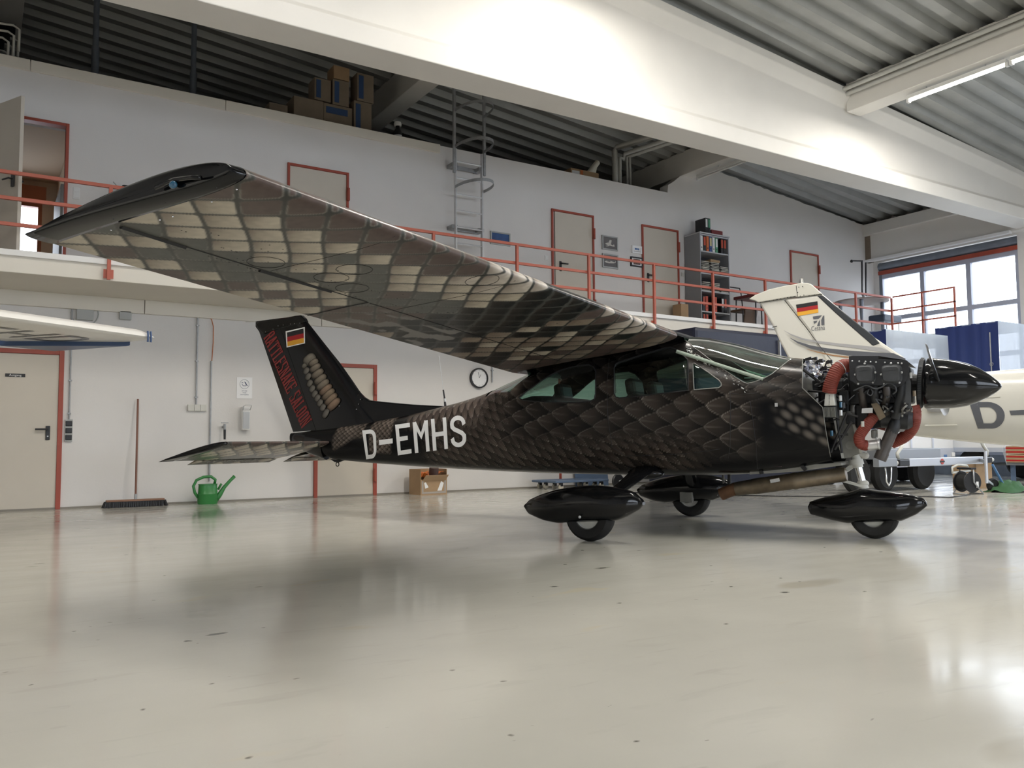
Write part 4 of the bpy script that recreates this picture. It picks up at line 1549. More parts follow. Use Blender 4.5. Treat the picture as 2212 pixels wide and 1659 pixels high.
def paint_scale(p, q, L, W, dark, mid, light, seed=0.0):
    k, j, s, dq, e = scales(p, q, L, W)
    h = hash2(k, j, seed)
    body = np.clip(1.15 - s * 1.25, 0, 1) * (0.45 + 0.55 * h) * np.clip(e * 3 + .25, 0, 1)
    col = lerp(np.broadcast_to(np.array(dark), p.shape + (3,)), mid, body)
    keel = np.exp(-(dq / 0.035) ** 2) * np.clip(1 - s * 1.6, 0, 1) * 0.30
    rim = np.exp(-((e - 0.05) / 0.055) ** 2) * np.clip(1.05 - s * 1.7, 0, 1) * (0.35 + 0.65 * hash2(k, j, seed + 3))
    col = lerp(col, light, keel + rim * 0.75)
    sh = np.exp(-((s - 1.0) / 0.25) ** 2)
    return lerp(col, dark, sh * 0.8)


def fus_paint(X, Y, Z):
    blk = np.array([0.004, 0.0043, 0.0052])
    col = np.broadcast_to(blk, X.shape + (3,)).copy()
    wx = X + 0.05 * (vnoise(X * 2.1, Z * 3) - .5)
    wz = Z + 0.05 * (vnoise(X * 1.7 + 9, Z * 3 + 4) - .5)
    # large body scales, pointing aft and a little down
    a = math.radians(-6)
    p = -(wx * math.cos(a) + wz * math.sin(a)) + 50
    q = -wx * math.sin(a) + wz * math.cos(a) + 50
    big = paint_scale(p, q, 0.15, 0.18, (0.0045, 0.0042, 0.0042), (0.095, 0.075, 0.062), (0.42, 0.37, 0.32))
    m = sstep(0.60, 0.85, Z) * (1 - sstep(1.05, 1.28, X)) * sstep(-1.75, -1.35, X) * (0.35 + 0.65 * vnoise(X * 2.3 + 3, Z * 4)) * (1 - .55 * sstep(1.35, 1.6, Z))
    m = np.maximum(m, 0.75 * sstep(1.62, 1.3, Z) * (1 - sstep(1.05, 1.2, X)) * sstep(-1.5, -1.1, X) * sstep(.85, 1.05, Z))
    col = lerp(col, big, m)
    # narrow pointed belly scales
    a = math.radians(-38)
    p = -(wx * math.cos(a) + wz * math.sin(a)) + 50
    q = -wx * math.sin(a) + wz * math.cos(a) + 50
    nar = paint_scale(-p + 100, q, 0.115, 0.085, (0.008, 0.0075, 0.007), (0.080, 0.061, 0.05), (0.30, 0.26, 0.22), 5)
    m = (1 - sstep(0.78, 0.95, Z)) * sstep(-2.1, -1.7, X) * (1 - sstep(0.35, 0.9, X)) * sstep(.50, .62, Z)
    m = np.maximum(m, sstep(-2.55, -2.2, X) * (1 - sstep(-1.45, -1.15, X)) * .95)
    col = lerp(col, nar, m)
    # leaf scales on the shoulder behind the cabin
    a = math.radians(75)
    p = (-wx * math.cos(a) + wz * math.sin(a))
    q = wx * math.sin(a) + wz * math.cos(a) + 50
    lf_ = paint_scale(-p + 50, q, 0.11, 0.095, (0.012, 0.010, 0.009), (0.16, 0.125, 0.105), (0.42, 0.36, 0.32), 8)
    m = sstep(-2.85, -2.6, X) * (1 - sstep(-1.75, -1.5, X)) * sstep(0.93, 1.05, Z)
    col = lerp(col, lf_, m)
    # small tail scales
    pp = np.log(np.maximum(0.35 + (X + 4.5) * 0.62, 0.05)) * 1.0 / 0.62
    sm = paint_scale(-pp + 50, Z + 0.0, 0.055, 0.052, (0.008, 0.007, 0.006), (0.20, 0.16, 0.135), (0.60, 0.53, 0.46), 2)
    wob = 0.10 * (vnoise(X * 5 + 3, Z * 6) - .5)
    m = sstep(-3.98, -3.90, X + wob) * (1 - sstep(-3.44, -3.38, X + wob)) * sstep(0.80, 0.86, Z - 0.22 * (X + 3.7) + wob)
    col = lerp(col, sm, m)
    sb = paint_scale(-X + 50, Z + 0.0, 0.040, 0.060, (0.008, 0.007, 0.006), (0.19, 0.15, 0.125), (0.55, 0.48, 0.42), 4)
    m = sstep(-3.34, -3.30, X + wob * .6) * (1 - sstep(-2.98, -2.92, X + wob * .6)) * sstep(0.70, 0.76, Z + wob)
    col = lerp(col, sb, m)
    # soft pale spots by the firewall
    bx, bz = (X - 1.2) / 0.115, (Z - 0.9 + 0.5 * (X - 1.45)) / 0.085
    r = np.floor(bz)
    fx = bx + 0.5 * np.mod(r, 2)
    dd = ((fx - np.floor(fx) - .5) / .40) ** 2 + ((bz - r - .5) / .40) ** 2
    bl = np.exp(-dd ** 1.5 * 1.3)
    m = sstep(1.28, 1.45, X) * sstep(0.86, 0.93, Z + 0.42 * (X - 1.45)) * (1 - sstep(1.10, 1.22, Z + 0.45 * (X - 1.45)))
    col = lerp(col, (0.13, 0.115, 0.10), bl * m * 0.9)
    # scales of the cowl deck
    dk = paint_scale(-(wx) + 50, Z * 1.0, 0.12, 0.12, (0.008, 0.008, 0.009), (0.055, 0.046, 0.04), (0.16, 0.14, 0.125), 12)
    m = sstep(1.05, 1.2, X) * sstep(1.12, 1.22, Z)
    col = lerp(col, dk, m * .9)
    return col


def polymask(poly, x, y):
    ins = np.zeros(x.shape, bool)
    n = len(poly)
    for i in range(n):
        x0, y0 = poly[i]
        x1, y1 = poly[(i + 1) % n]
        c = ((y0 > y) != (y1 > y)) & (x < (x1 - x0) * (y - y0) / (y1 - y0 + 1e-15) + x0)
        ins ^= c
    return ins


def round_poly(pts, r=0.25, n=5):
    out = []
    m = len(pts)
    for i in range(m):
        p0, p1, p2 = np.array(pts[i - 1]), np.array(pts[i]), np.array(pts[(i + 1) % m])
        a, b = p1 + (p0 - p1) * r, p1 + (p2 - p1) * r
        for k in range(n + 1):
            t = k / n
            out.append(tuple((1 - t) ** 2 * a + 2 * t * (1 - t) * p1 + t * t * b))
    return out


def px_poly(pts):
    return [fhit(*p) for p in pts]


WIN = {
    'rear': px_poly([(1121, 860), (1136, 847), (1152, 836), (1171, 822), (1190, 810), (1211, 800), (1231, 794), (1254, 790), (1272, 788), (1282, 793), (1287, 803), (1287, 830), (1286.7, 851), (1284, 862), (1276, 867), (1250, 870), (1217, 870.5), (1180, 869), (1152, 867), (1130, 865)]),
    'door': px_poly([(1326.6, 795), (1330, 787), (1336, 783), (1380, 769), (1440, 751.5), (1448, 750.5), (1458, 754), (1472, 765), (1485.5, 777.5), (1486.3, 800), (1487, 844), (1440, 849), (1390, 855), (1338, 860), (1330, 857.5), (1327, 850), (1326.5, 820)]),
    'vent': px_poly([(1497, 786), (1501, 786), (1530, 805), (1553, 822), (1558, 828), (1558.5, 834), (1553, 838.5), (1530, 840), (1499.5, 843), (1498, 815)]),
}
ws_edge = px_poly([(1475, 733), (1500, 752), (1530, 774), (1560, 796), (1590, 816), (1606, 826), (1614, 828.5), (1630, 825), (1650, 818), (1668, 808), (1684, 796), (1698, 784), (1709, 776)])
ws_x0 = ws_edge[0][0]
WSP = [(ws_x0 - .02, math.pi / 2 + .01)] + [(ws_x0, ws_edge[0][1] + .1)] + ws_edge + [(ws_edge[-1][0] + .015, math.pi / 2 - .1), (ws_edge[-1][0] + .02, math.pi / 2 + .01)]
rw = px_poly([(1046, 860), (1075, 842), (1108, 824)])
RWP = [(rw[0][0] - .03, math.pi / 2 + .01), (rw[0][0], rw[0][1] + .04), (rw[1][0], rw[1][1] - .10), (rw[2][0] + .05, rw[2][1] - .35), (-1.12, 0.95), (-1.12, math.pi / 2 + .01)]
cut = px_poly([(1734, 774), (1733, 806), (1733.5, 838), (1755, 859), (1777, 880), (1780, 902), (1783, 924), (1788, 955), (1795, 990)])
CUT = [(cut[0][0], math.pi / 2 + .01)] + cut + [(cut[-1][0] + .01, -math.pi / 2 - .01), (2.2, -math.pi / 2 - .01), (2.2, math.pi / 2 + .01)]


def mirror_th(th):
    return math.pi - th


def fus_grid(xs, ths):
    Xg, Tg = np.meshgrid(xs, ths, indexing='ij')
    return Xg, Tg


def grid_mesh(name, P, keep, paint, material, parent):
    """P (nx,nt,3) points, keep (nx-1,nt-1) faces"""
    nx, nt = P.shape[:2]
    idx = np.arange(nx * nt).reshape(nx, nt)
    f = np.stack([idx[:-1, :-1], idx[:-1, 1:], idx[1:, 1:], idx[1:, :-1]], -1)[keep]
    used = np.zeros(nx * nt, bool)
    used[f.ravel()] = True
    remap = np.cumsum(used) - 1
    f = remap[f]
    v = P.reshape(-1, 3)[used]
    me = bpy.data.meshes.new(name)
    me.vertices.add(len(v))
    me.vertices.foreach_set('co', v.astype(np.float32).ravel())
    me.loops.add(len(f) * 4)
    me.loops.foreach_set('vertex_index', f.astype(np.int32).ravel())
    me.polygons.add(len(f))
    me.polygons.foreach_set('loop_start', np.arange(0, len(f) * 4, 4, dtype=np.int32))
    me.update(calc_edges=True)
    if paint is not None:
        at = me.color_attributes.new('paint', 'FLOAT_COLOR', 'POINT')
        c = np.ones((len(v), 4), np.float32)
        c[:, :3] = paint.reshape(-1, 3)[used]
        at.data.foreach_set('color', c.ravel())
    return link(name, me, material, parent, smooth='all')


xs = np.concatenate([np.arange(-4.80, -4.45, 0.02), np.arange(-4.45, 1.801, 0.0095)])
ths = np.concatenate([np.linspace(-math.pi / 2, -0.9, 22, endpoint=False), np.linspace(-0.9, math.pi / 2, 150, endpoint=False), np.linspace(math.pi / 2, 1.5 * math.pi, 110)])
Xg, Tg = fus_grid(xs, ths)
Tm = np.where(Tg > math.pi / 2, math.pi - Tg, Tg)          # starboard equivalent angle
cx = (Xg[:-1, :-1] + Xg[1:, 1:]) / 2
ct = (Tm[:-1, :-1] + Tm[1:, 1:]) / 2
gone = np.zeros(cx.shape, bool)
for poly in list(WIN.values()) + [WSP, RWP, CUT]:
    gone |= polymask(poly, cx, ct)
# snap rim vertices to the exact outline
snapX, snapT = Xg.copy(), Tm.copy()
for poly in list(WIN.values()) + [WSP, RWP, CUT]:
    ins = polymask(poly, cx, ct)
    cnt = np.zeros(Xg.shape, int)
    tot = np.zeros(Xg.shape, int)
    for a in (0, 1):
        for b in (0, 1):
            cnt[a:a + ins.shape[0], b:b + ins.shape[1]] += ins
            tot[a:a + ins.shape[0], b:b + ins.shape[1]] += 1
    rim = (cnt > 0) & (cnt < tot)
    ii = np.argwhere(rim)
    if not len(ii):
        continue
    P = np.stack([Xg[rim], Tm[rim] * 0.6], 1)
    best = np.full(len(P), 1e9)
    bp = P.copy()
    for i in range(len(poly)):
        a = np.array([poly[i][0], poly[i][1] * .6])
        b = np.array([poly[(i + 1) % len(poly)][0], poly[(i + 1) % len(poly)][1] * .6])
        d = b - a
        t = np.clip(((P - a) @ d) / (d @ d + 1e-12), 0, 1)
        Q = a + t[:, None] * d
        dist = np.hypot(*(P - Q).T)
        u = dist < best
        best[u] = dist[u]
        bp[u] = Q[u]
    ok = best < 0.02
    sx, st_ = snapX[rim], snapT[rim]
    sx[ok] = bp[ok, 0]
    st_[ok] = bp[ok, 1] / .6
    snapX[rim] = sx
    snapT[rim] = st_
Tfin = np.where(Tg > math.pi / 2, math.pi - snapT, snapT)
FX, FY, FZ = fpt(snapX, Tfin)
P = np.stack([FX, FY, FZ], -1)
fus = grid_mesh('fuselage', P, ~gone, fus_paint(FX, FY, FZ), PAINT, ac)
fus['label'] = 'black fuselage airbrushed with brown snake scales'


def skin_patch(name, poly, side, material, parent, off=-0.004, dx=0.03, both=False):
    """piece of the fuselage surface inside an outline (window panes)"""
    px_ = np.array([p[0] for p in poly])
    pt = np.array([p[1] for p in poly])
    xx = np.linspace(px_.min(), px_.max(), max(6, int((px_.max() - px_.min()) / dx)))
    xx[0] += 1e-4
    xx[-1] -= 1e-4
    rings = []
    for x in xx:
        hits = []
        for i in range(len(poly)):
            a, b = poly[i], poly[(i + 1) % len(poly)]
            if (a[0] > x) != (b[0] > x):
                hits.append(a[1] + (b[1] - a[1]) * (x - a[0]) / (b[0] - a[0]))
        if len(hits) < 2:
            continue
        lo, hi = min(hits), max(hits)
        if both:
            tt = np.linspace(lo, math.pi - lo, 41)
        else:
            tt = np.linspace(lo, hi, 13)
            if side < 0:
                tt = math.pi - tt
        X_, Y_, Z_ = fpt(np.full(len(tt), x), tt, off)
        rings.append(np.stack([X_, Y_, Z_], 1))
    R = np.array(rings)
    return grid_mesh(name, R, np.ones((R.shape[0] - 1, R.shape[1] - 1), bool), None, material, parent)


def outline_tube(name, poly, side, r, material, parent, closed=True, off=0.002):
    pts = []
    for i in range(len(poly) if closed else len(poly) - 1):
        a, b = np.array(poly[i]), np.array(poly[(i + 1) % len(poly)])
        for k in range(3):
            q = a + (b - a) * k / 3
            th = q[1] if side > 0 else math.pi - q[1]
            pts.append(np.array(fpt(np.array(q[0]), np.array(th), off), float))
    return MB().tube(pts, r, 6, closed).build(name, material, parent, smooth='all')


for nm, poly in WIN.items():
    for side in (1, -1):
        pane = skin_patch('%s_window' % nm, poly, side, 'cabin_glass', ac)
        outline_tube('gasket', poly, side, 0.006, 'ac_matt', pane)
wsh = skin_patch('windshield', WSP, 1, 'cabin_glass', ac, both=True, dx=0.025)
wsh['label'] = 'green-tinted wraparound windshield'
outline_tube('windshield_trim', ws_edge, 1, 0.004, 'zinc_primer', wsh, closed=False)
outline_tube('windshield_trim', ws_edge, -1, 0.004, 'zinc_primer', wsh, closed=False)
skin_patch('back_window', RWP, 1, 'cabin_glass', ac, both=True)


def line_on_fus(pts, r, m, name, parent=None, off=0.001):
    q = []
    for a, b in zip(pts, pts[1:]):
        for k in range(6):
            q.append(hit3(a[0] + (b[0] - a[0]) * k / 6, a[1] + (b[1] - a[1]) * k / 6, off))
    q.append(hit3(*pts[-1], off))
    return MB().tube(q, r, 5).build(name, m, parent or ac, smooth='all')


# door outlines and seams
line_on_fus([(1316, 775), (1311, 830), (1313, 900), (1322, 965), (1350, 985), (1480, 980), (1555, 970)], 0.0022, 'ac_matt', 'door_seam', fus)
line_on_fus([(1577, 845), (1578, 900), (1577, 965), (1573, 990)], 0.0025, 'ac_matt', 'door_seam', fus)
line_on_fus([(1620, 866), (1626, 905), (1633, 960), (1636, 1012)], 0.0018, 'ac_matt', 'cowl_seam', fus)
line_on_fus([(1580, 850), (1600, 852), (1635, 849)], 0.0018, 'ac_matt', 'cowl_seam', fus)
line_on_fus([(1734, 776), (1733, 838), (1777, 880), (1783, 924), (1794, 987)], 0.003, 'zinc_primer', 'skin_edge', fus)
lt = MB().box(-.012, .012, -.012, .012, -.015, .015).build('latch', 'chrome', fus)
lt.location = hit3(1678, 875, 0.008)
# chipped bare metal along the pillar between door and windshield
for k in range(46):
    t = random.random()
    px0 = 1476 + (1620 - 1476) * t + random.uniform(-5, 5)
    py0 = 748 + (846 - 748) * t + random.uniform(-4, 7)
    c = hit3(px0, py0, 0.001)
    e = hit3(px0 + random.uniform(1.5, 5), py0 + random.uniform(.8, 3.5), 0.001)
    MB().tube([c, (c + e) / 2 + 0.0005, e], random.uniform(.0025, .006), 5).build('paint_chip', random.choice(['zinc_primer', 'alu', 'white_metal']), fus)
vent_rim = WIN['vent']
outline_tube('bare_metal_rim', vent_rim, 1, 0.005, 'zinc_primer', fus, off=0.006)

# ------------------------------------------------------------------ registration letters
def stroke_glyph(paths, w):
    """strokes -> list of quads in the unit square; w = stroke width (x, y)"""
    quads = []
    for path in paths:
        P_ = [np.array(p, float) for p in path]
        n_ = len(P_)
        L_, R_ = [], []
        for i in range(n_):
            d0 = P_[i] - P_[i - 1] if i > 0 else P_[1] - P_[0]
            d1 = P_[i + 1] - P_[i] if i < n_ - 1 else d0
            d0, d1 = d0 / np.hypot(*d0), d1 / np.hypot(*d1)
            nn = np.array([-(d0 + d1)[1], (d0 + d1)[0]])
            nn = nn / (np.hypot(*nn) + 1e-9)
            m_ = 1 / max(0.45, nn @ np.array([-d1[1], d1[0]]))
            off = nn * np.array([w[0], w[1]]) * 0.5 * m_
            L_.append(P_[i] + off)
            R_.append(P_[i] - off)
        for i in range(n_ - 1):
            seg = max(1, int(np.hypot(*(P_[i + 1] - P_[i])) / 0.12))
            for k in range(seg):
                a, b = k / seg, (k + 1) / seg
                quads.append([L_[i] * (1 - a) + L_[i + 1] * a, R_[i] * (1 - a) + R_[i + 1] * a, R_[i] * (1 - b) + R_[i + 1] * b, L_[i] * (1 - b) + L_[i + 1] * b])
    return quads


def arc(cx_, cy_, rx, ry, a0, a1, n_=10):
    return [(cx_ + rx * math.cos(math.radians(a0 + (a1 - a0) * i / n_)), cy_ + ry * math.sin(math.radians(a0 + (a1 - a0) * i / n_))) for i in range(n_ + 1)]


SW, SH = 0.235, 0.14
x0_, x1_, y0_, y1_ = SW / 2, 1 - SW / 2, SH / 2, 1 - SH / 2
GLY = {
    'D': [[(x0_, 0.0), (x0_, 1.0)], [(0, y1_), (.52, y1_)] + arc(.55, .72, .33, .21, 90, 0, 6) + arc(.55, .28, .33, .21, 0, -90, 6) + [(.52, y0_), (0, y0_)]],
    '-': [[(0, .5), (1, .5)]],
    'E': [[(x0_, 0.0), (x0_, 1.0)], [(0, y1_), (1, y1_)], [(0, .52), (.8, .52)], [(0, y0_), (1, y0_)]],
    'M': [[(x0_, 0.0), (x0_, 1.0)], [(x1_, 0.0), (x1_, 1.0)], [(x0_, .97), (.5, .52), (x1_, .97)]],
    'H': [[(x0_, 0.0), (x0_, 1.0)], [(x1_, 0.0), (x1_, 1.0)], [(x0_, .5), (x1_, .5)]],
    'S': [[(x1_ + .02, .70)] + arc(.5, .74, .38, .19, 0, 180, 10) + [(.13, .66), (.25, .58), (.5, .51), (.76, .43), (.88, .34)] + arc(.5, .26, .38, .19, 0, -180, 10) + [(x0_ - .02, .30)]],
}
reg = [('D', (508, 678), (690, 655), (702, 1035), (562, 1055)), ('-', (730, 803), (913, 781), (914, 845), (736, 868)), ('E', (945, 603), (1140, 575), (1165, 975), (983, 1003)),
       ('M', (1178, 570), (1378, 540), (1405, 948), (1210, 975)), ('H', (1420, 528), (1622, 503), (1648, 915), (1450, 945)), ('S', (1670, 490), (1875, 470), (1895, 885), (1690, 905))]
for ch, tl, tr, br, bl in reg:
    q4 = [np.array([700 + a / 6.144, 820 + b / 6.144]) for a, b in (tl, tr, br, bl)]
    w = (SW, SH) if ch != '-' else (1.0, 1.0)
    mb = MB()
    for quad in stroke_glyph(GLY[ch], w):
        vs = []
        for u, v in quad:
            top_, bot_ = q4[0] + (q4[1] - q4[0]) * u, q4[3] + (q4[2] - q4[3]) * u
            vs.append(hit3(*(bot_ + (top_ - bot_) * v), 0.004))
        mb.add(vs, [(0, 1, 2, 3)])
    mb.build('registration_letter', 'reg_white', fus)

# ------------------------------------------------------------------ fin, rudder, dorsal
LEp = [(653.6, 681), (664, 695), (700, 741), (736, 786), (760, 820), (779.7, 849.4), (788, 858)]
fin_le = [A(*p) for p in LEp]
ru_te = [A(553, 706), A(561, 716.5), A(597.7, 824), A(634.4, 934)]
hinge = [A(604, 700), A(614, 722), A(650, 826), A(688, 934)]


def poly_at(pts, z):
    zs_ = np.array([p[2] for p in pts])
    xs_ = np.array([p[0] for p in pts])
    o_ = np.argsort(zs_)
    return np.interp(z, zs_[o_], xs_[o_])


def aero_half(t):
    """symmetric thickness, t 0 front .. 1 rear"""
    return 2.969 * math.sqrt(max(t, 0)) - 1.26 * t - 3.516 * t ** 2 + 2.843 * t ** 3 - 1.036 * t ** 4


ztop, zbot = fin_le[0][2], 0.97
FZl = np.linspace(zbot, ztop - 0.01, 22)
FTH = 0.045


def fin_half_at(X, Z):
    le, te = poly_at(fin_le + [A(830, 925)], Z), poly_at(ru_te, Z)
    t = np.clip((le - X) / (le - te), 0, 1)
    return FTH * aero_half(t) / 1.0 * (1 - .45 * (Z - zbot) / (ztop - zbot)) + 0.003


rings_f, rings_r = [], []
for z in FZl:
    le, te, hg = poly_at(fin_le + [A(830, 925)], z), poly_at(ru_te, z), poly_at(hinge, z)
    tops = ztop - 0.0
    N_ = 14
    a_, b_ = [], []
    for i in range(N_ + 1):
        x = le + (hg - le) * (i / N_) ** 1.5
        a_.append((x, -fin_half_at(x, z), z))
    for i in range(N_, -1, -1):
        x = le + (hg - le) * (i / N_) ** 1.5
        b_.append((x, fin_half_at(x, z), z))
    rings_f.append(a_ + b_)
    a_, b_ = [], []
    for i in range(N_ + 1):
        x = hg - 0.006 + (te - hg) * i / N_
        a_.append((x, -fin_half_at(x, z) + .0005, z))
    for i in range(N_, -1, -1):
        x = hg - 0.006 + (te - hg) * i / N_
        b_.append((x, fin_half_at(x, z) - .0005, z))
    rings_r.append(a_ + b_)
fin = MB().loft(rings_f).build('fin', 'ac_black', ac, smooth=True)
rud = MB().loft(rings_r).build('rudder', 'ac_black', ac, smooth=True)
# tip cap of fin and rudder, sloping aft
cap = MB()
capl = [A(556, 701), A(563, 696), A(600, 690), A(640, 682.5), A(653, 681), A(660, 688), A(664, 696), A(640, 703), A(600, 713), A(572, 722), A(560, 710)]
cap.prism([(p[0], p[2]) for p in capl], 'y', -0.032, 0.032)
cap.build('tip_cap', 'ac_black', fin, bevel=0.012)
MB().tube([A(531, 695.5), A(600, 695), A(646, 695)], 0.004, 6).build('static_wick', 'white_metal', rud)
for p in ((574, 717), (590, 711), (601, 704), (612, 702), (628, 700), (636, 699), (648, 698)):
    MB().ball(A(*p, -0.034), 0.005).build('screw', 'chrome', fin)
for p in ((779, 863), (775, 873), (770, 884), (733, 877)):
    MB().ball(A(*p, -0.04), 0.008).build('screw', 'chrome', fin)
# dorsal fairing running forward on the tail cone
ds = [A(779, 849), A(788, 858), A(798.7, 864.3), A(830, 868), A(893.6, 873.8), A(964, 877.5), A(966, 884), A(880, 905), A(790, 918), A(700, 935), A(690, 925), A(735, 885)]
dorsal = MB().prism([(p[0], p[2]) for p in ds], 'y', -0.028, 0.028).build('dorsal_fin', 'ac_black', ac, bevel=0.015)
# rounded tail end under the rudder
tl_ = MB()
rr_ = []
for x, zb_, zt_, w_ in ((-4.20, .62, 1.0, .105), (-4.5, .70, .985, .07), (-4.70, .79, .965, .05), (-4.775, .84, .955, .03)):
    rr_.append([(x, w_ * math.cos(t), (zb_ + zt_) / 2 + (zt_ - zb_) / 2 * math.sin(t)) for t in np.linspace(0, 2 * math.pi, 20, endpoint=False)])
tl_.loft(rr_).build('tail_cone', 'ac_black', ac, smooth=True)
MB().bar(A(637, 934, -.01), A(673, 931.5, -.01), 0.03, 0.012).build('rudder_base_strip', 'strip_white', rud)
# tie-down ring
tr_ = MB().ring(A(729, 1003), ALF * 0 + np.array([0, 1, 0]), 0.024, 0.006, 16, 6)
tr_.prism([(A(715, 992)[0], A(715, 992)[2]), (A(745, 994)[0], A(745, 994)[2]), (A(732, 999)[0], A(732, 999)[2]), (A(724, 998)[0], A(724, 998)[2])], 'y', -.012, .012)
tr_.build('tie_down_ring', 'ac_black', ac, smooth=True)


def fin_px(px, py, extra=0.0):
    """point on the camera side of fin or rudder"""
    p = A(px, py, -0.03)
    h = fin_half_at(p[0], p[2])
    p = A(px, py, -h - 0.002 - extra)
    return p


def c5(u, v):
    return 540 + u / 5.72, 670 + v / 5.72


def fin_poly(pts, name, m, parent, extra=0.0):
    mb = MB()
    mb.add([fin_px(*c5(*p), extra) for p in pts], [tuple(range(len(pts)))])
    return mb.build(name, m, parent)


fl = fin_poly([(440, 262), (677, 208), (680, 410), (452, 462)], 'flag', 'strip_white', fin, 0.004)
fq = [np.array(p, float) for p in ((456, 276), (661, 226), (666, 401), (464, 447))]
for i, mm in enumerate(('flag_black', 'flag_red', 'flag_gold')):
    a, b = i / 3, (i + 1) / 3
    fin_poly([fq[0] + (fq[3] - fq[0]) * a, fq[1] + (fq[2] - fq[1]) * a, fq[1] + (fq[2] - fq[1]) * b, fq[0] + (fq[3] - fq[0]) * b], 'stripe', mm, fl, 0.006)

# tall slab-serif lettering on the rudder, reading downwards
def slab(ch):
    t, s = 0.30, 0.10          # stem width, serif height (of the unit cell)

    def R(a, b, c, d):
        return [(a, b), (c, b), (c, d), (a, d)]
    stemL, stemR = R(.06, 0, .06 + t, 1), R(.94 - t, 0, .94, 1)
    sl_, sr = R(0, 0, .45, s), R(.55, 0, 1, s)
    tl, tr = R(0, 1 - s, .45, 1), R(.55, 1 - s, 1, 1)
    if ch == 'R':
        return [stemL, sl_, R(0, 1 - s, .8, 1), R(.6, .52, .94, 1 - s * .4), R(.3, .46, .85, .56), [(.5, .48), (.85, .48), (1, 0), (.66, 0)]]
    if ch == 'A':
        return [[(.0, 0), (.26, 0), (.58, 1), (.34, 1)], [(.64, 0), (1, 0), (.70, 1), (.34, 1)], R(.2, .25, .8, .35), R(-.05, 0, .38, s), R(.58, 0, 1.05, s)]
    if ch == 'T':
        return [R(.35, 0, .65, 1), R(0, 1 - s, 1, 1), R(0, .74, .14, 1), R(.86, .74, 1, 1), R(.2, 0, .8, s)]
    if ch == 'L':
        return [stemL, tl, R(0, 0, .95, s), R(.8, 0, .97, .28)]
    if ch == 'E':
        return [stemL, R(0, 1 - s, .95, 1), R(0, 0, .95, s), R(.3, .46, .75, .56), R(.8, .74, .97, 1), R(.8, 0, .97, .26)]
    if ch == 'S':
        return [R(.05, 1 - s, .9, 1), R(.05, .56, .36, 1), [(.05, .62), (.36, .62), (.95, .36), (.66, .36)], R(.64, 0, .95, .42), R(.1, 0, .9, s), R(.05, 0, .2, .28), R(.8, .72, .95, 1)]
    if ch == 'N':
        return [R(.06, 0, .26, 1), R(.74, 0, .94, 1), [(.06, 1), (.36, 1), (.94, 0), (.64, 0)], R(-.04, 1 - s, .3, 1), R(-.04, 0, .38, s), R(.62, 1 - s, 1.04, 1)]
    if ch == 'K':
        return [stemL, sl_, tl, [(.32, .46), (.5, .46), (.95, 1), (.68, 1)], [(.42, .58), (.66, .5), (1, 0), (.68, 0)], R(.6, 0, 1.05, s), R(.58, 1 - s, 1.02, 1)]
    if ch == 'O':
        return [R(.04, .12, .36, .88), R(.64, .12, .96, .88), [(.04, .86), (.96, .86), (.78, 1), (.22, 1)], [(.22, 0), (.78, 0), (.96, .14), (.04, .14)]]
    return []


txt = 'RATTLESNAKE SALOON'
adv = [0.62 if c == ' ' else 1.0 for c in txt]
tot = sum(adv)
b0, b1, t0_, t1_ = (np.array(p, float) for p in ((165, 345), (640, 1470), (290, 232), (768, 1352)))
pos = 0.0
for c, a in zip(txt, adv):
    if c != ' ':
        mb = MB()
        for poly in slab(c):
            vs = []
            for u, v in poly:
                s_ = (pos + 0.04 + u * 0.92) / tot
                q = (b0 + (b1 - b0) * s_) * (1 - v) + (t0_ + (t1_ - t0_) * s_) * v
                vs.append(fin_px(*c5(*q), 0.001))
            mb.add(vs, [tuple(range(len(vs)))])
        mb.build('letter', 'letter_red', rud)
    pos += a


# airbrushed rattle
def lobe(cx_, cy_, a, b, ang, light, lift):
    a, b, lift = a * 1.12, b * 1.18, lift + 0.002
    me_v, me_c, f_ = [], [], []
    n_, m_ = 18, 6
    ca, sa = math.cos(math.radians(ang)), math.sin(math.radians(ang))
    for i in range(m_ + 1):
        r = i / m_
        for k in range(n_):
            t = 2 * math.pi * k / n_
            sx_ = math.copysign(abs(math.cos(t)) ** .8, math.cos(t)) * a * r
            sy_ = math.copysign(abs(math.sin(t)) ** .8, math.sin(t)) * b * r
            x, y = cx_ + sx_ * ca - sy_ * sa, cy_ + sx_ * sa + sy_ * ca
            me_v.append(fin_px(*c5(x, y), lift))
            sh = (1 - r ** 4.0) * (0.75 + .35 * (sx_ / a)) * (1.0 - .35 * (sy_ / b))
            g = 0.8 + .4 * random.random() * .5
            col = np.array(light) * max(sh, 0.03) * g
            me_c.append(col)
    for i in range(m_):
        for k in range(n_):
            f_.append((i * n_ + k, i * n_ + (k + 1) % n_, (i + 1) * n_ + (k + 1) % n_, (i + 1) * n_ + k))
    mb = MB()
    mb.add(me_v, f_)
    o = mb.build('rattle_segment', PAINT, fin, smooth='all')
    at = o.data.color_attributes.new('paint', 'FLOAT_COLOR', 'POINT')
    cc = np.ones((len(me_c), 4), np.float32)
    cc[:, :3] = np.array(me_c)
    at.data.foreach_set('color', cc.ravel())


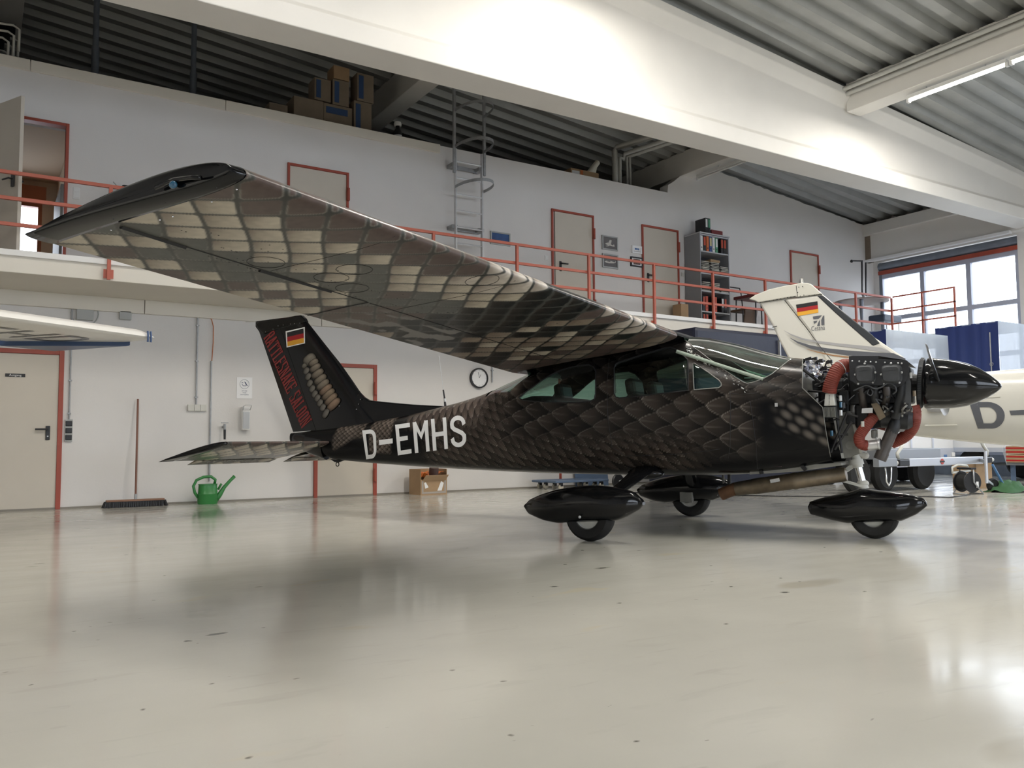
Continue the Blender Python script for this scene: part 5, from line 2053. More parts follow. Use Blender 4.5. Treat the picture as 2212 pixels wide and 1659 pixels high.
rl = [(785, 648, 62, 34), (805, 712, 72, 34), (833, 785, 82, 38), (868, 855, 84, 38), (900, 920, 86, 38), (935, 982, 88, 36), (968, 1040, 90, 36), (1000, 1100, 92, 36), (1032, 1165, 98, 40)]
ll = [(695, 750), (718, 820), (738, 903), (768, 970), (798, 1035), (832, 1085), (864, 1145), (898, 1202), (934, 1275)]
lobe(735, 610, 82, 55, -40, (.30, .27, .22), 0.0005)
lobe(672, 690, 34, 26, -60, (.24, .22, .18), 0.0007)
for i, (x, y, a, b) in enumerate(rl):
    lobe(x, y, a, b, -33 + i * -1.5, (.36 + .02 * (i % 3), .28, .20) if i > 4 else (.33, .28, .22), 0.001 + i * 0.0003)
for i, (x, y) in enumerate(ll):
    lobe(x, y, 32, 44 if i < 8 else 58, 28, (.25, .23, .20), 0.001 + i * 0.0003)


# ------------------------------------------------------------------ wings
def aero(t, thick, camber=0.02):
    yt = thick * (1.4845 * math.sqrt(t) - 0.63 * t - 1.758 * t ** 2 + 1.4215 * t ** 3 - 0.518 * t ** 4)
    yc = camber * 4 * t * (1 - t)
    return yc + yt * 1.0, yc - yt * 0.55


def wing_geom(s):
    """s 0 root .. 1 tip rib (starboard): leading edge, trailing edge, thickness"""
    le = np.array([0.53, -0.60, 1.755]) * (1 - s) + np.array([0.44, -5.35, 1.915]) * s
    te = np.array([-1.17, -0.60, 1.507]) * (1 - s) + np.array([-0.90, -5.35, 1.805]) * s
    return le, te, 0.145 * (1 - s) + 0.125 * s


def wing_paint(X, Y, lower=True):
    C_ = 0.185
    # warp: cells stretch slightly inboard
    U = (X + Y) / math.sqrt(2) + 0.012 * np.sin(X * 9)
    V = (X - Y) / math.sqrt(2) + 0.02 * np.sin(Y * 2.0 + X * 3)
    u, v = U / C_ + 40, V / C_ + 40
    iu, iv = np.floor(u), np.floor(v)
    fu, fv = u - iu - .5, v - iv - .5
    cu, cv = (iu + .5 - 40) * C_, (iv + .5 - 40) * C_
    cx_, cy_ = (cu + cv) / math.sqrt(2), (cu - cv) / math.sqrt(2)
    le = np.interp(-cy_, [0.6, 5.35], [.53, .44])
    d = le - cx_
    sp = -cy_
    h = hash2(iu, iv)
    h2 = hash2(iu, iv, 2)
    cream = np.array([0.56, 0.51, 0.42])
    grey = np.array([0.10, 0.106, 0.098])
    brown = np.array([0.105, 0.080, 0.073])
    black = np.array([0.014, 0.017, 0.017])
    pale = np.array([0.58, 0.53, 0.47])
    tan = np.array([0.30, 0.25, 0.20])
    kind = np.zeros(X.shape, int)                       # 0 cream 1 grey 2 brown 3 black 4 pale 5 tan
    out = sp > 3.55
    kind = np.where(out & (d < .27), 2, kind)
    kind = np.where(out & (d >= .30) & (h < .16), 1, kind)
    kind = np.where(out & (d > .72) & (d < 1.12) & (h < .72), 1, kind)
    kind = np.where(out & (d > 1.15), np.where(h < .5, 2, 0), kind)
    mid = (sp <= 3.55) & (sp > 2.95)
    kind = np.where(mid & (d < .22), 4, kind)
    kind = np.where(mid & (d >= .55), np.where(h < .55, 1, np.where(h < .8, 0, 2)), kind)
    kind = np.where(mid & (d > 1.0), 2, kind)
    inn = (sp <= 2.95) & (sp > 2.15)
    kind = np.where(inn, np.where((h < .12) & (d > .5), 5, 3), kind)
    rt = (sp <= 2.15)
    kind = np.where(rt, np.where(h < .30, 3, np.where(h < .75, 5, 0)), kind)
    kind = np.where(rt & (d < .2), np.where(h2 < .6, 4, 2), kind)
    kind = np.where((sp < 1.05), np.where(h < .6, 2, 5), kind)
    pal = np.stack([cream, grey, brown, black, pale, tan])
    col = pal[kind]
    # airbrushed gradient inside each cell: brown to one corner
    g = np.clip(0.5 + fu * 0.9 - fv * 0.35, 0, 1)
    wn = vnoise(X * 38 + Y * 9, Y * 38 - X * 9)
    sub = np.where((kind == 0) | (kind >= 4), 1.0, 0.25)
    col = lerp(col, (0.13, 0.085, 0.06), (1 - g) ** 1.6 * 0.75 * sub)
    col = col * (0.86 + 0.22 * wn)[..., None]
    # rounded cell edge and the greyish joints between cells
    rr_ = 0.13
    qx, qy = np.abs(fu) - (.465 - rr_), np.abs(fv) - (.465 - rr_)
    sd = np.hypot(np.maximum(qx, 0), np.maximum(qy, 0)) + np.minimum(np.maximum(qx, qy), 0) - rr_
    dark = np.where(inn | (rt & (d > .3)), 1.0, 0.0)
    joint = lerp(np.broadcast_to(np.array([0.060, 0.060, 0.055]), X.shape + (3,)), (0.02, 0.019, 0.018), dark)
    joint = lerp(joint, (0.075, 0.08, 0.075), np.where(kind == 3, sstep(-.02, .02, sd), 0.0))
    col = lerp(col, joint, sstep(-0.05, 0.0, sd))
    rim = np.exp(-((sd + 0.03) / 0.022) ** 2) * np.where(fv + fu * .3 < 0, 1.0, 0.25) * (.35 + .3 * h2)
    col = lerp(col, (0.33, 0.32, 0.29), rim * np.where(kind == 3, .45, .8))
    # camouflage-like blotches by the rear edge of mid span
    bm_ = sstep(.62, .66, vnoise(X * 16 + 3, Y * 7)) * sstep(0.95, 1.1, np.interp(-Y, [0.6, 5.35], [.53, .44]) - X) * sstep(-3.4, -3.2, Y) * (1 - sstep(-2.2, -2.0, Y))
    col = lerp(col, (0.20, 0.19, 0.18), bm_)
    return col


def build_wing(side, name):
    ns, nc = (520, 150) if side < 0 else (60, 24)
    S = np.linspace(0, 1, ns)
    # chordwise: lower surface from TE to LE, then upper surface back
    nl_ = int(nc * 0.8)
    tl_ = np.linspace(1, 0, nl_) ** 1.35
    tu = np.linspace(0, 1, nc - nl_ + 1)[1:] ** 1.6
    le0, te0, th0 = wing_geom(0)
    le1, te1, th1 = wing_geom(1)
    ch_l = np.array([aero(t, 1.0, 0)[1] for t in tl_])
    ch_u = np.array([aero(t, 1.0, 0)[0] for t in tu])
    cam_l = np.array([0.02 * 4 * t * (1 - t) for t in tl_])
    cam_u = np.array([0.02 * 4 * t * (1 - t) for t in tu])
    tt = np.concatenate([tl_, tu])
    yy = np.concatenate([ch_l, ch_u])
    cc = np.concatenate([cam_l, cam_u])
    LE = le0 + (le1 - le0) * S[:, None]
    TE = te0 + (te1 - te0) * S[:, None]
    TH = th0 + (th1 - th0) * S
    chord = np.hypot(LE[:, 0] - TE[:, 0], LE[:, 2] - TE[:, 2])
    dirx = (TE - LE) / chord[:, None]
    nrm = np.stack([-dirx[:, 2], np.zeros(ns), dirx[:, 0]], 1)
    nrm *= np.sign(nrm[:, 2])[:, None]
    P = LE[:, None, :] + dirx[:, None, :] * (chord[:, None] * tt[None, :])[..., None] + nrm[:, None, :] * (chord[:, None] * (TH[:, None] * yy[None, :] + cc[None, :]))[..., None]
    col = wing_paint(P[..., 0], P[..., 1])
    if side > 0:
        P = P * np.array([1, -1, 1])
    o = grid_mesh(name, P, np.ones((ns - 1, len(tt) - 1), bool), col, PAINT_W, ac)
    return o


def wing_low(s, t, off=0.0):
    le, te, th = wing_geom(s)
    ch = np.hypot(le[0] - te[0], le[2] - te[2])
    d = (te - le) / ch
    n_ = np.array([-d[2], 0, d[0]])
    n_ *= np.sign(n_[2])
    return le + d * ch * t + n_ * (ch * aero(t, th)[1] - off)


wg = build_wing(-1, 'wing')
wg['label'] = 'near wing, underside painted with cream and grey snake scales'
wl = build_wing(1, 'wing')
# seams, hinge slots and inspection covers under the near wing
def wing_line(pts, r, name, m='ac_matt'):
    q = []
    for (s0, t0), (s1, t1) in zip(pts, pts[1:]):
        for k in range(8):
            q.append(wing_low(s0 + (s1 - s0) * k / 8, t0 + (t1 - t0) * k / 8, 0.0005))
    q.append(wing_low(*pts[-1], 0.0005))
    return MB().tube(q, r, 5).build(name, m, wg)


wing_line([(.62, .655), (.99, .655)], 0.004, 'aileron_gap')
wing_line([(.69, .66), (.81, .667)], 0.012, 'aileron_gap')
wing_line([(.915, .66), (.992, .652)], 0.013, 'aileron_gap')
wing_line([(.02, .66), (.612, .66)], 0.003, 'flap_gap')
wing_line([(.617, .655), (.622, 1.0)], 0.005, 'flap_gap')
wing_line([(.56, .02), (.56, .64)], 0.0014, 'skin_seam')
wing_line([(.80, .02), (.80, .64)], 0.0014, 'skin_seam')
wing_line([(.36, .02), (.36, .64)], 0.0014, 'skin_seam')
for s_, t_ in ((.827, .57), (.745, .373), (.736, .52), (.684, .56), (.60, .10)):
    pts = []
    for k in range(25):
        a = 2 * math.pi * k / 24
        pts.append((s_ + .021 * math.cos(a), t_ + .070 * math.sin(a)))
    wing_line(pts, 0.0018, 'inspection_cover')
rv_ = MB()
for j in range(110):
    s_, t_ = random.choice(((.44, .5), (.9, .4), (.76, .55), (.63, .58), (.55, .6), (.33, .3), (.85, .62)))
    s_ += random.uniform(-.06, .06)
    t_ += round(random.uniform(-.12, .12) / .06) * .06
    p = wing_low(s_, t_, 0.0)
    rv_.cyl(p, p + np.array([0, 0, -0.0012]), 0.004, n=6)
stuff(rv_.build('rivets', 'ac_matt', wg))


# wing tips: drooped black fairings that run out to a point aft
def tip(side):
    le, te, th = wing_geom(1)
    ch = np.hypot(le[0] - te[0], le[2] - te[2])
    d = (te - le) / ch
    n_ = np.array([-d[2], 0, d[0]])
    n_ *= np.sign(n_[2])
    rings = []
    N_ = 26
    for k in range(9):
        f = k / 8.0
        out_ = 0.105 * math.sin(f * math.pi / 2)
        sc = math.sqrt(max(0.0, 1 - f ** 2.2)) * .97 + .03
        r_ = []
        for t in np.concatenate([np.linspace(1, 0, N_) ** 1.4, (np.linspace(0, 1, N_)[1:-1]) ** 1.4]):
            low = len(r_) < N_
            yv = aero(t, th)[1 if low else 0]
            # squeeze toward the upper rear
            tt_ = 0.02 + t * (1.0 + 0.16 * f) if True else t
            yo = out_ * (0.45 + 0.55 * min(1, t * 1.3))
            zc = 0.012 + 0.02 * f
            p = le + d * ch * (t * (1 + .05 * f) + .04 * f * (1 - t)) + n_ * ch * (yv * sc + zc * f)
            p = p + np.array([0, -yo, 0])
            if side > 0:
                p = p * np.array([1, -1, 1])
            r_.append(p)
        rings.append(r_)
    return MB().loft(rings).build('wing_tip', 'ac_black', ac, smooth='all')


wt = tip(-1)
tip(1)
nb = A(374, 399, -5.435)
lens = MB().ball(nb, 0.017, (1.3, .8, 1))
lens.build('navigation_light', 'nav_blue', wt, smooth='all')
MB().tube([nb + np.array([-.10, -.01, .0]), nb + np.array([0, .005, .022]), nb + np.array([.12, -.0, .01]), nb + np.array([.17, -.0, .0])], 0.01, 8).build('light_fairing', 'ac_black', wt, smooth='all')
for p in ((511, 409), (457, 436), (373, 468), (345, 475), (240, 497)):
    MB().ball(A(*p, -5.36), 0.004).build('screw', 'chrome', wt)
# wing root fillets and cabin roof between the wings
rf_ = []
for y in np.linspace(-0.62, 0.62, 9):
    r_ = []
    for t in np.concatenate([np.linspace(1, 0, 18) ** 1.4, np.linspace(0, 1, 18)[1:-1] ** 1.4]):
        low = len(r_) < 18
        le, te, th = wing_geom(0)
        yv = aero(t, th)[1 if low else 0]
        p = le + (te - le) * t
        r_.append((p[0], y, p[2] + 1.65 * yv * (0.6 if low else 1)))
    rf_.append(r_)
MB().loft(rf_).build('wing_center_section', 'ac_black', ac, smooth=True)

# ------------------------------------------------------------------ stabilator
def stab_paint(X, Y):
    c = wing_paint(X * 1.0 + 4.3, np.abs(Y) * -1.0 - 3.9)
    return c


def stab(side):
    ns, nc = 150, 70
    S = np.linspace(0, 1, ns)
    le0, te0 = np.array([-4.04, -.10, .835]), np.array([-4.93, -.10, .640])
    le1, te1 = np.array([-4.06, -1.62, .835]), np.array([-4.91, -1.62, .640])
    tt = np.concatenate([np.linspace(1, 0, nc // 2) ** 1.3, np.linspace(0, 1, nc // 2)[1:] ** 1.3])
    yy = np.array([aero(t, .10, 0)[1 if i < nc // 2 else 0] for i, t in enumerate(tt)])
    LE = le0 + (le1 - le0) * S[:, None]
    TE = te0 + (te1 - te0) * S[:, None]
    P = LE[:, None, :] + (TE - LE)[:, None, :] * tt[None, :, None]
    P[..., 2] += 0.9 * yy[None, :]
    col = stab_paint(P[..., 0], P[..., 1])
    if side > 0:
        P = P * np.array([1, -1, 1])
    o = grid_mesh('stabilator', P, np.ones((ns - 1, len(tt) - 1), bool), col, PAINT, ac)
    # black tip cap
    rings = []
    for k in range(7):
        f = k / 6
        r_ = []
        for i, t in enumerate(tt[::2]):
            yv = yy[::2][i] * math.sqrt(max(0.002, 1 - f * f))
            p = le1 + (te1 - le1) * (t * (1 + 0.02 * f) + (1 - t) * .35 * f * f)
            p = p + np.array([0, -0.20 * math.sin(f * math.pi / 2) * (.35 + .65 * min(1, t * 1.2)), .9 * yv])
            if side > 0:
                p = p * np.array([1, -1, 1])
            r_.append(p)
        rings.append(r_)
    MB().loft(rings).build('stabilator_tip', 'ac_black', o, smooth='all')
    # trim tab behind the trailing edge
    S = np.linspace(0, 1, 90)
    T_ = np.linspace(0, 1, 14)
    a0 = np.array([-4.91, 0, .643])
    tabP = np.zeros((90, 28, 3))
    for i, s in enumerate(S):
        y = -0.12 - s * 1.22
        lo = [(a0[0] - .16 * t, y, a0[2] - .055 * t - .006 * (1 - t)) for t in T_]
        hi = [(a0[0] - .16 * t, y, a0[2] - .055 * t + .010 * (1 - t) + .001) for t in T_[::-1]]
        tabP[i] = np.array(lo + hi)
    ct_ = stab_paint(tabP[..., 0], tabP[..., 1])
    if side > 0:
        tabP = tabP * np.array([1, -1, 1])
    grid_mesh('trim_tab', tabP, np.ones((89, 27), bool), ct_, PAINT, o)


stab(-1)
stab(1)

# antenna on the tail cone
an = MB().cyl(A(962, 877), A(960, 858), 0.014, 0.010, 10)
an.cyl(A(960, 858), A(957.5, 842), 0.009, n=8)
an.build('antenna_base', 'ac_matt', ac, smooth=True)
MB().cyl(A(961, 868), A(960.3, 861), 0.0125, n=10).build('antenna_band', 'alu', ac)
MB().cyl(A(957.5, 842), A(948, 768), 0.0022, n=6).build('antenna_whip', 'alu', ac)
# ================================================================== landing gear
def interp_outline(top_, bot_):
    tx, tz = np.array([p[0] for p in top_]), np.array([p[2] for p in top_])
    bx, bz = np.array([p[0] for p in bot_]), np.array([p[2] for p in bot_])
    ot, ob = np.argsort(tx), np.argsort(bx)
    return lambda x: (np.interp(x, tx[ot], tz[ot]), np.interp(x, bx[ob], bz[ob]))


def fairing(name, top_, bot_, yc, hw, parent, mirror=1):
    f = interp_outline(top_, bot_)
    x0, x1 = min(p[0] for p in top_ + bot_), max(p[0] for p in top_ + bot_)
    rings = []
    N_ = 40
    for i in range(N_ + 1):
        x = x0 + (x1 - x0) * (0.5 - 0.5 * math.cos(math.pi * i / N_))
        zt, zb = f(x)
        u = 2 * (x - x0) / (x1 - x0) - 1
        w = hw * max(0.22, (1 - abs(u) ** 2.4) ** 0.75)
        zm, h = (zt + zb) / 2, max((zt - zb) / 2, 0.012)
        r_ = []
        for k in range(28):
            t = 2 * math.pi * k / 28
            n_ = 2.6
            r = (abs(math.cos(t)) ** n_ + abs(math.sin(t)) ** n_) ** (-1 / n_)
            ridge = 1.03 if abs(math.sin(t)) < 0.12 else 1.0
            r_.append((x, yc + mirror * w * r * math.cos(t) * ridge, zm + h * r * math.sin(t)))
        rings.append(r_)
    return MB().loft(rings).build(name, 'ac_black', parent, smooth=True)


def wheel(c, r, w, name, parent):
    c = V3(c)
    prof = [(r * .50, -w * .42), (r * .62, -w * .50), (r * .85, -w * .5), (r * .96, -w * .36), (r, -w * .15), (r, w * .15), (r * .96, w * .36), (r * .85, w * .5), (r * .62, w * .50), (r * .50, w * .42)]
    ty = MB().lathe(prof, c, (0, 1, 0), 40, False).build(name, 'rubber', parent, smooth=True)
    hb_ = MB().lathe([(0.0, -w * .30), (r * .22, -w * .42), (r * .30, -w * .30), (r * .47, -w * .25), (r * .52, -w * .44), (r * .52, w * .44), (r * .47, w * .25), (r * .3, w * .3), (r * .22, w * .42), (0, w * .30)], c, (0, 1, 0), 32)
    hb_.build('hub', 'white_metal', ty, smooth=True)
    return ty


def g4(x, y):
    return 1080 + x / 3.687, 950 + y / 3.687


def g5(x, y):
    return 1680 + x / 4.158, 850 + y / 4.158


mt = [A(*g4(*p), -1.36) for p in ((165, 520), (200, 480), (290, 440), (400, 405), (500, 385), (600, 372), (690, 367), (760, 368), (900, 385), (1030, 420), (1100, 480), (1112, 510))]
mb_ = [A(*g4(*p), -1.36) for p in ((165, 545), (190, 595), (330, 650), (450, 672), (500, 665), (700, 660), (905, 650), (980, 620), (1080, 560), (1112, 515))]
WR = 0.212
for s in (-1, 1):
    leg = MB()
    top_c = np.array([0.16, s * -0.02, 0.60])
    path = [np.array([0.16, s * 0.30, .60]), np.array([0.17, s * .52, .575]), np.array([0.13, s * .80, .47]), np.array([0.06, s * 1.12, .34]), np.array([0.0, s * 1.22, .27])]
    rings = []
    for i, p in enumerate(path):
        cw = [.24, .22, .17, .14, .12][i]
        th = .028
        rings.append([p + np.array([cw / 2 * math.cos(t), 0, 0]) + np.array([0, 0, th * math.sin(t)]) for t in np.linspace(0, 2 * math.pi, 16, endpoint=False)])
    main = leg.loft(rings).build('main_gear_leg', 'ac_black', ac, smooth=True)
    fr_ = MB()
    fr_.ball((0.17, s * .50, .535), 0.13, (1.35, .75, .42), 20, 10)
    fr_.build('leg_root_fairing', 'ac_black', main, smooth='all')
    w_ = wheel((-0.02, s * 1.27, WR), WR, 0.155, 'main_wheel', ac)
    off = 0.0
    fx = fairing('wheel_fairing', mt, mb_, s * 1.27, 0.155, ac)
    MB().ball((A(1252, 1117, -1.43)[0], s * 1.428, A(1252, 1117, -1.43)[2]), 0.012).build('axle_bolt', 'alu', fx)
    # brake on the inner side
    bk = MB().box(-.09, .05, s * 1.13 - .03, s * 1.13 + .03, .16, .27)
    bk.cyl((-.02, s * 1.17, WR), (-.02, s * 1.12, WR), .062, n=20)
    bk.build('brake', 'zinc_primer', w_, bevel=.006)
# far side step and brace seen under the belly
MB().cyl((.62, .35, .55), (.50, .75, .40), .012, n=8).build('step_brace', 'ac_matt', ac)
MB().cyl((.66, .42, .53), (.66, .42, .36), .018, n=8).build('drain_mast', 'ac_matt', ac)
nt_ = [A(*g5(*p)) for p in ((278, 1005), (290, 972), (360, 948), (440, 925), (540, 905), (640, 884), (700, 865), (760, 846), (830, 855), (900, 868), (1020, 880), (1150, 895), (1240, 915), (1310, 942), (1335, 970), (1342, 1000))]
nb_ = [A(*g5(*p)) for p in ((278, 1040), (295, 1085), (490, 1138), (630, 1165), (850, 1155), (1075, 1148), (1120, 1145), (1250, 1085), (1330, 1022), (1342, 1005))]
nose_f = fairing('nose_wheel_fairing', nt_, nb_, 0.0, 0.135, ac)
NX = A(1888, 1118)[0]
nw = wheel((NX, 0, 0.195), 0.195, 0.14, 'nose_wheel', ac)
# nose strut
ng = MB().cyl(A(1864, 1046), A(1853, 1006), 0.030, n=18)
ng.build('nose_strut', 'chrome', ac, smooth=True)
cl_ = MB().cyl(A(1866, 1056), A(1862, 1040), 0.042, 0.040, 16)
cl_.ball(A(1864, 1044), 0.045, (1.1, 1, .7))
cl_.build('strut_fork', 'white_metal', ac, smooth=True)
up_ = MB().cyl(A(1853, 1010), A(1846, 972), 0.044, 0.040, 18)
up_.cyl(A(1850, 1004), A(1848, 992), 0.062, 0.058, 18)
up_.ball(A(1868, 984), 0.03, (1.2, .8, 1))
up_.bar(A(1846, 978), A(1872, 984), 0.05, 0.03)
up_.bar(A(1848, 1002), A(1828, 1016), 0.05, 0.035)
up_.build('strut_cylinder', 'white_metal', ac, smooth=True)
tq = MB().bar(A(1828, 1016, -.02), A(1822, 1022, -.02), 0.05, 0.03)
tq.bar(A(1812, 1036, -.03), A(1862, 1050, -.03), 0.03, 0.022)
tq.cyl(A(1811, 1035, -.06), A(1811, 1035, .0), 0.016, n=12)
tq.bar(A(1811, 1035, -.03), A(1824, 1020, -.03), 0.025, 0.018)
tq.build('torque_link', 'white_metal', ac, smooth=True)

# ================================================================== engine bay
eng = bpy.data.objects.new('engine', None)
COL.objects.link(eng)
eng.parent = ac
eng['label'] = 'uncovered four-cylinder engine with red air ducts'


def c3(x, y):
    return 1680 + x / 6.9125, 740 + y / 6.9125


def E3(x, y, Y=-.3):
    return A(*c3(x, y), Y)


# firewall and the sheet-metal nose-gear tunnel
zb_, zt_, w_, zm_, nl_, nu_ = [float(v) for v in fsec(1.60)]
fwl = [(y * .985, z) for _, y, z in [fpt(np.array(1.60), np.array(t), -.01) for t in np.linspace(0, 2 * math.pi, 48, endpoint=False)]]
MB().prism([(float(a), float(b)) for a, b in fwl], 'x', 1.52, 1.535).build('firewall', 'zinc_primer', ac)
tn = MB()
tp = [A(1800, 893, -.16), A(1837, 888, -.16), A(1849, 935, -.16), A(1861, 978, -.16), A(1822, 991, -.16), A(1808, 960, -.16)]
tn.prism([(p[0], p[2]) for p in tp], 'y', -.16, .16)
tun = tn.build('nose_gear_tunnel', 'zinc_primer', ac, bevel=.004)
MB().cyl(A(1836, 962, -.163), A(1836, 962, -.158), .035, n=20).build('tunnel_dimple', 'zinc_primer', tun)
for k in range(14):
    t = k / 13
    MB().ball(A(1842 + 18 * t, 905 + 72 * t, -.163), .004).build('rivet', 'alu', tun)
st_ = MB().bar(A(1801, 895, -.17), A(1821, 990, -.17), .012, .02)
st_.bar(A(1838, 893, -.17), A(1860, 978, -.17), .012, .02)
st_.build('tunnel_flange', 'white_metal', tun)
MB().prism([(p[0], p[2]) for p in (A(1640, 1015), A(1700, 1005), A(1832, 997), A(1832, 1003), A(1741, 1016), A(1640, 1022))], 'y', -.32, .30).build('cowl_flap', 'zinc_primer', ac, bevel=.003)
for pts in (((1730, 1003), (1741, 1016)), ((1643, 1015), (1646, 1024))):
    MB().bar(A(*pts[0], -.33), A(*pts[1], -.33), .03, .03).build('flap_bracket', 'ac_matt', ac)
# crankcase, sump, far cylinders
ck = MB()
ck.box(1.86, 2.34, -.17, .17, 1.12, 1.42)
ck.box(1.90, 2.30, -.15, .15, 0.92, 1.12)
ck.box(1.70, 1.86, -.12, .14, 1.05, 1.35)
ck.box(1.64, 1.74, -.06, .10, 1.12, 1.26)
ck.cyl((2.30, 0, 1.28), (2.42, 0, 1.275), .10, .07, 20)
ck.build('crankcase', 'engine_dark', eng, bevel=.02)
for i, xx in enumerate((1868, 1925)):
    for s in (1, -1):
        xc = A(xx, 808, -.43)[0] - (.0 if s > 0 else .08)
        zc = A(xx, 808, -.43)[2]
        cy_ = MB()
        for j in range(9):
            y0 = .17 + j * .024
            cy_.cyl((xc, -s * y0, zc - .02), (xc, -s * (y0 + .010), zc - .02), .092, n=20)
        cy_.cyl((xc, -s * .16, zc - .02), (xc, -s * .40, zc - .02), .075, n=20)
        co = cy_.build('cylinder', 'engine_dark', eng)
        # rocker cover: rounded square lid
        rc = MB()
        hw, hh = .070, .068
        ring = []
        for (yy, k) in ((-.385, 1.12), (-.405, 1.12), (-.41, 1.0), (-.445, .97), (-.46, .82)):
            r_ = []
            for t in np.linspace(0, 2 * math.pi, 32, endpoint=False):
                n_ = 4.5
                r = (abs(math.cos(t)) ** n_ + abs(math.sin(t)) ** n_) ** (-1 / n_)
                r_.append((xc + hw * k * r * math.cos(t), s * yy, zc + hh * k * r * math.sin(t) * (1.0)))
            ring.append(r_)
        rc.loft(ring).build('rocker_cover', 'engine_grey', co, smooth=True)
        if s > 0:
            for dx, dz in ((-.075, .0), (.075, .01), (0, .085), (-.055, -.075), (.055, -.07)):
                MB().ball((xc + dx, -.412, zc + dz), .009).build('cover_bolt', 'alu', co)
            MB().bar((xc - .035, -.462, zc + .030), (xc + .035, -.462, zc + .034), .006, .008).build('cover_rib', 'engine_grey', co)
# baffle plates
bf = MB()
bp_ = [E3(*p, -.40) for p in ((1062, 205), (1110, 200), (1500, 200), (1505, 250), (1920, 262), (1960, 320), (1930, 560), (1860, 640), (1700, 640), (1560, 640), (1400, 640), (1200, 640), (1080, 560))]
bf.prism([(p[0], p[2]) for p in bp_], 'y', -.405, -.398)
bafo = bf.build('baffle', 'baffle', eng)
tb = [E3(*p, -.40) for p in ((1062, 205), (1500, 200), (1920, 262))]
tbm = MB()
tbm.add([tb[0], tb[1], tb[2], tb[2] + np.array([0, .8, -.01]), tb[1] + np.array([0, .8, -.0]), tb[0] + np.array([0, .8, 0])], [(0, 1, 4, 5), (1, 2, 3, 4)])
tbm.build('baffle_top', 'baffle', eng)
for px_ in (1113, 1217, 1310, 1386, 1468, 1601, 1693, 1796, 1852):
    MB().ball(E3(px_, 275 + (px_ - 1113) * .05, -.407), .007).build('baffle_screw', 'alu', bafo)
MB().prism([(E3(*p, -.36)[0], E3(*p, -.36)[2]) for p in ((1880, 280), (1925, 290), (1990, 600), (1990, 1000), (1900, 960), (1920, 600))], 'y', -.37, -.36).build('baffle_front', 'engine_grey', eng)


def hose(pts, r, m, name='hose', corr=0.0, parent=None, n=14):
    """smooth tube through points, with corrugation when corr > 0"""
    P_ = [V3(p) for p in pts]
    out = []
    for i in range(len(P_) - 1):
        p0, p1, p2, p3 = P_[max(i - 1, 0)], P_[i], P_[i + 1], P_[min(i + 2, len(P_) - 1)]
        L_ = np.linalg.norm(p2 - p1)
        k_ = max(6, int(L_ / (0.0035 if corr else 0.015)))
        for k in range(k_):
            t = k / k_
            out.append(0.5 * ((2 * p1) + (-p0 + p2) * t + (2 * p0 - 5 * p1 + 4 * p2 - p3) * t * t + (-p0 + 3 * p1 - 3 * p2 + p3) * t ** 3))
    out.append(P_[-1])
    rad = [r * (1 + (corr if (i // 2) % 2 else -corr)) for i in range(len(out))] if corr else r
    return MB().tube(out, rad, n).build(name, m, parent or eng, smooth='all')


hose([E3(1050, 345, -.30), E3(980, 350, -.33), E3(900, 400, -.36), E3(840, 500, -.38), E3(790, 630, -.38), E3(770, 745, -.37)], .056, 'red_duct', 'red_duct', .035)
MB().ring(E3(940, 375, -.345), E3(980, 350, -.33) - E3(900, 400, -.36), .058, .004, 24, 6).build('duct_clamp', 'alu', eng)
hose([E3(1450, 1090, -.26), E3(1360, 1200, -.28), E3(1260, 1330, -.28), E3(1215, 1420, -.28), E3(1240, 1510, -.26), E3(1330, 1540, -.22)], .043, 'red_duct', 'red_duct', .035)
hose([E3(2020, 950, -.12), E3(2050, 1060, -.12), E3(2020, 1250, -.08), E3(1900, 1400, -.04), E3(1700, 1500, 0.0)], .048, 'red_duct', 'red_duct', .03)
MB().cyl(E3(2010, 960, -.12), E3(2030, 1150, -.12), .056, n=18).build('duct_sleeve', 'red_duct', eng, smooth=True)
MB().cyl(E3(1480, 1220, -.1), E3(1620, 1260, -.1), .035, n=14).build('red_duct', 'red_duct', eng, smooth=True)
# white air box and oil cooler
ab = MB()
q4 = [E3(*p, -.40) for p in ((708, 755), (832, 755), (858, 940), (690, 950))]
q5 = [p + np.array([0, .10, 0]) for p in q4]
ab.loft([q4, q5])
ab.build('air_box', 'white_metal', eng, bevel=.006)
for k in range(7):
    p0, p1 = E3(770, 790 + k * 22, -.402), E3(770, 796 + k * 22, -.402)
    MB().ball(p0, .003).build('rivet', 'engine_dark', eng)
oc = MB()
for k in range(9):
    x = 706 + k * 19
    oc.bar(E3(x, 965, -.37), E3(x + 6, 1115, -.37), .07, .006)
oc.build('oil_cooler_fins', 'zinc_primer', eng)
MB().prism([(E3(*p, -.36)[0], E3(*p, -.36)[2]) for p in ((690, 960), (880, 950), (905, 1120), (715, 1130))], 'y', -.36, -.30).build('oil_cooler', 'engine_grey', eng)
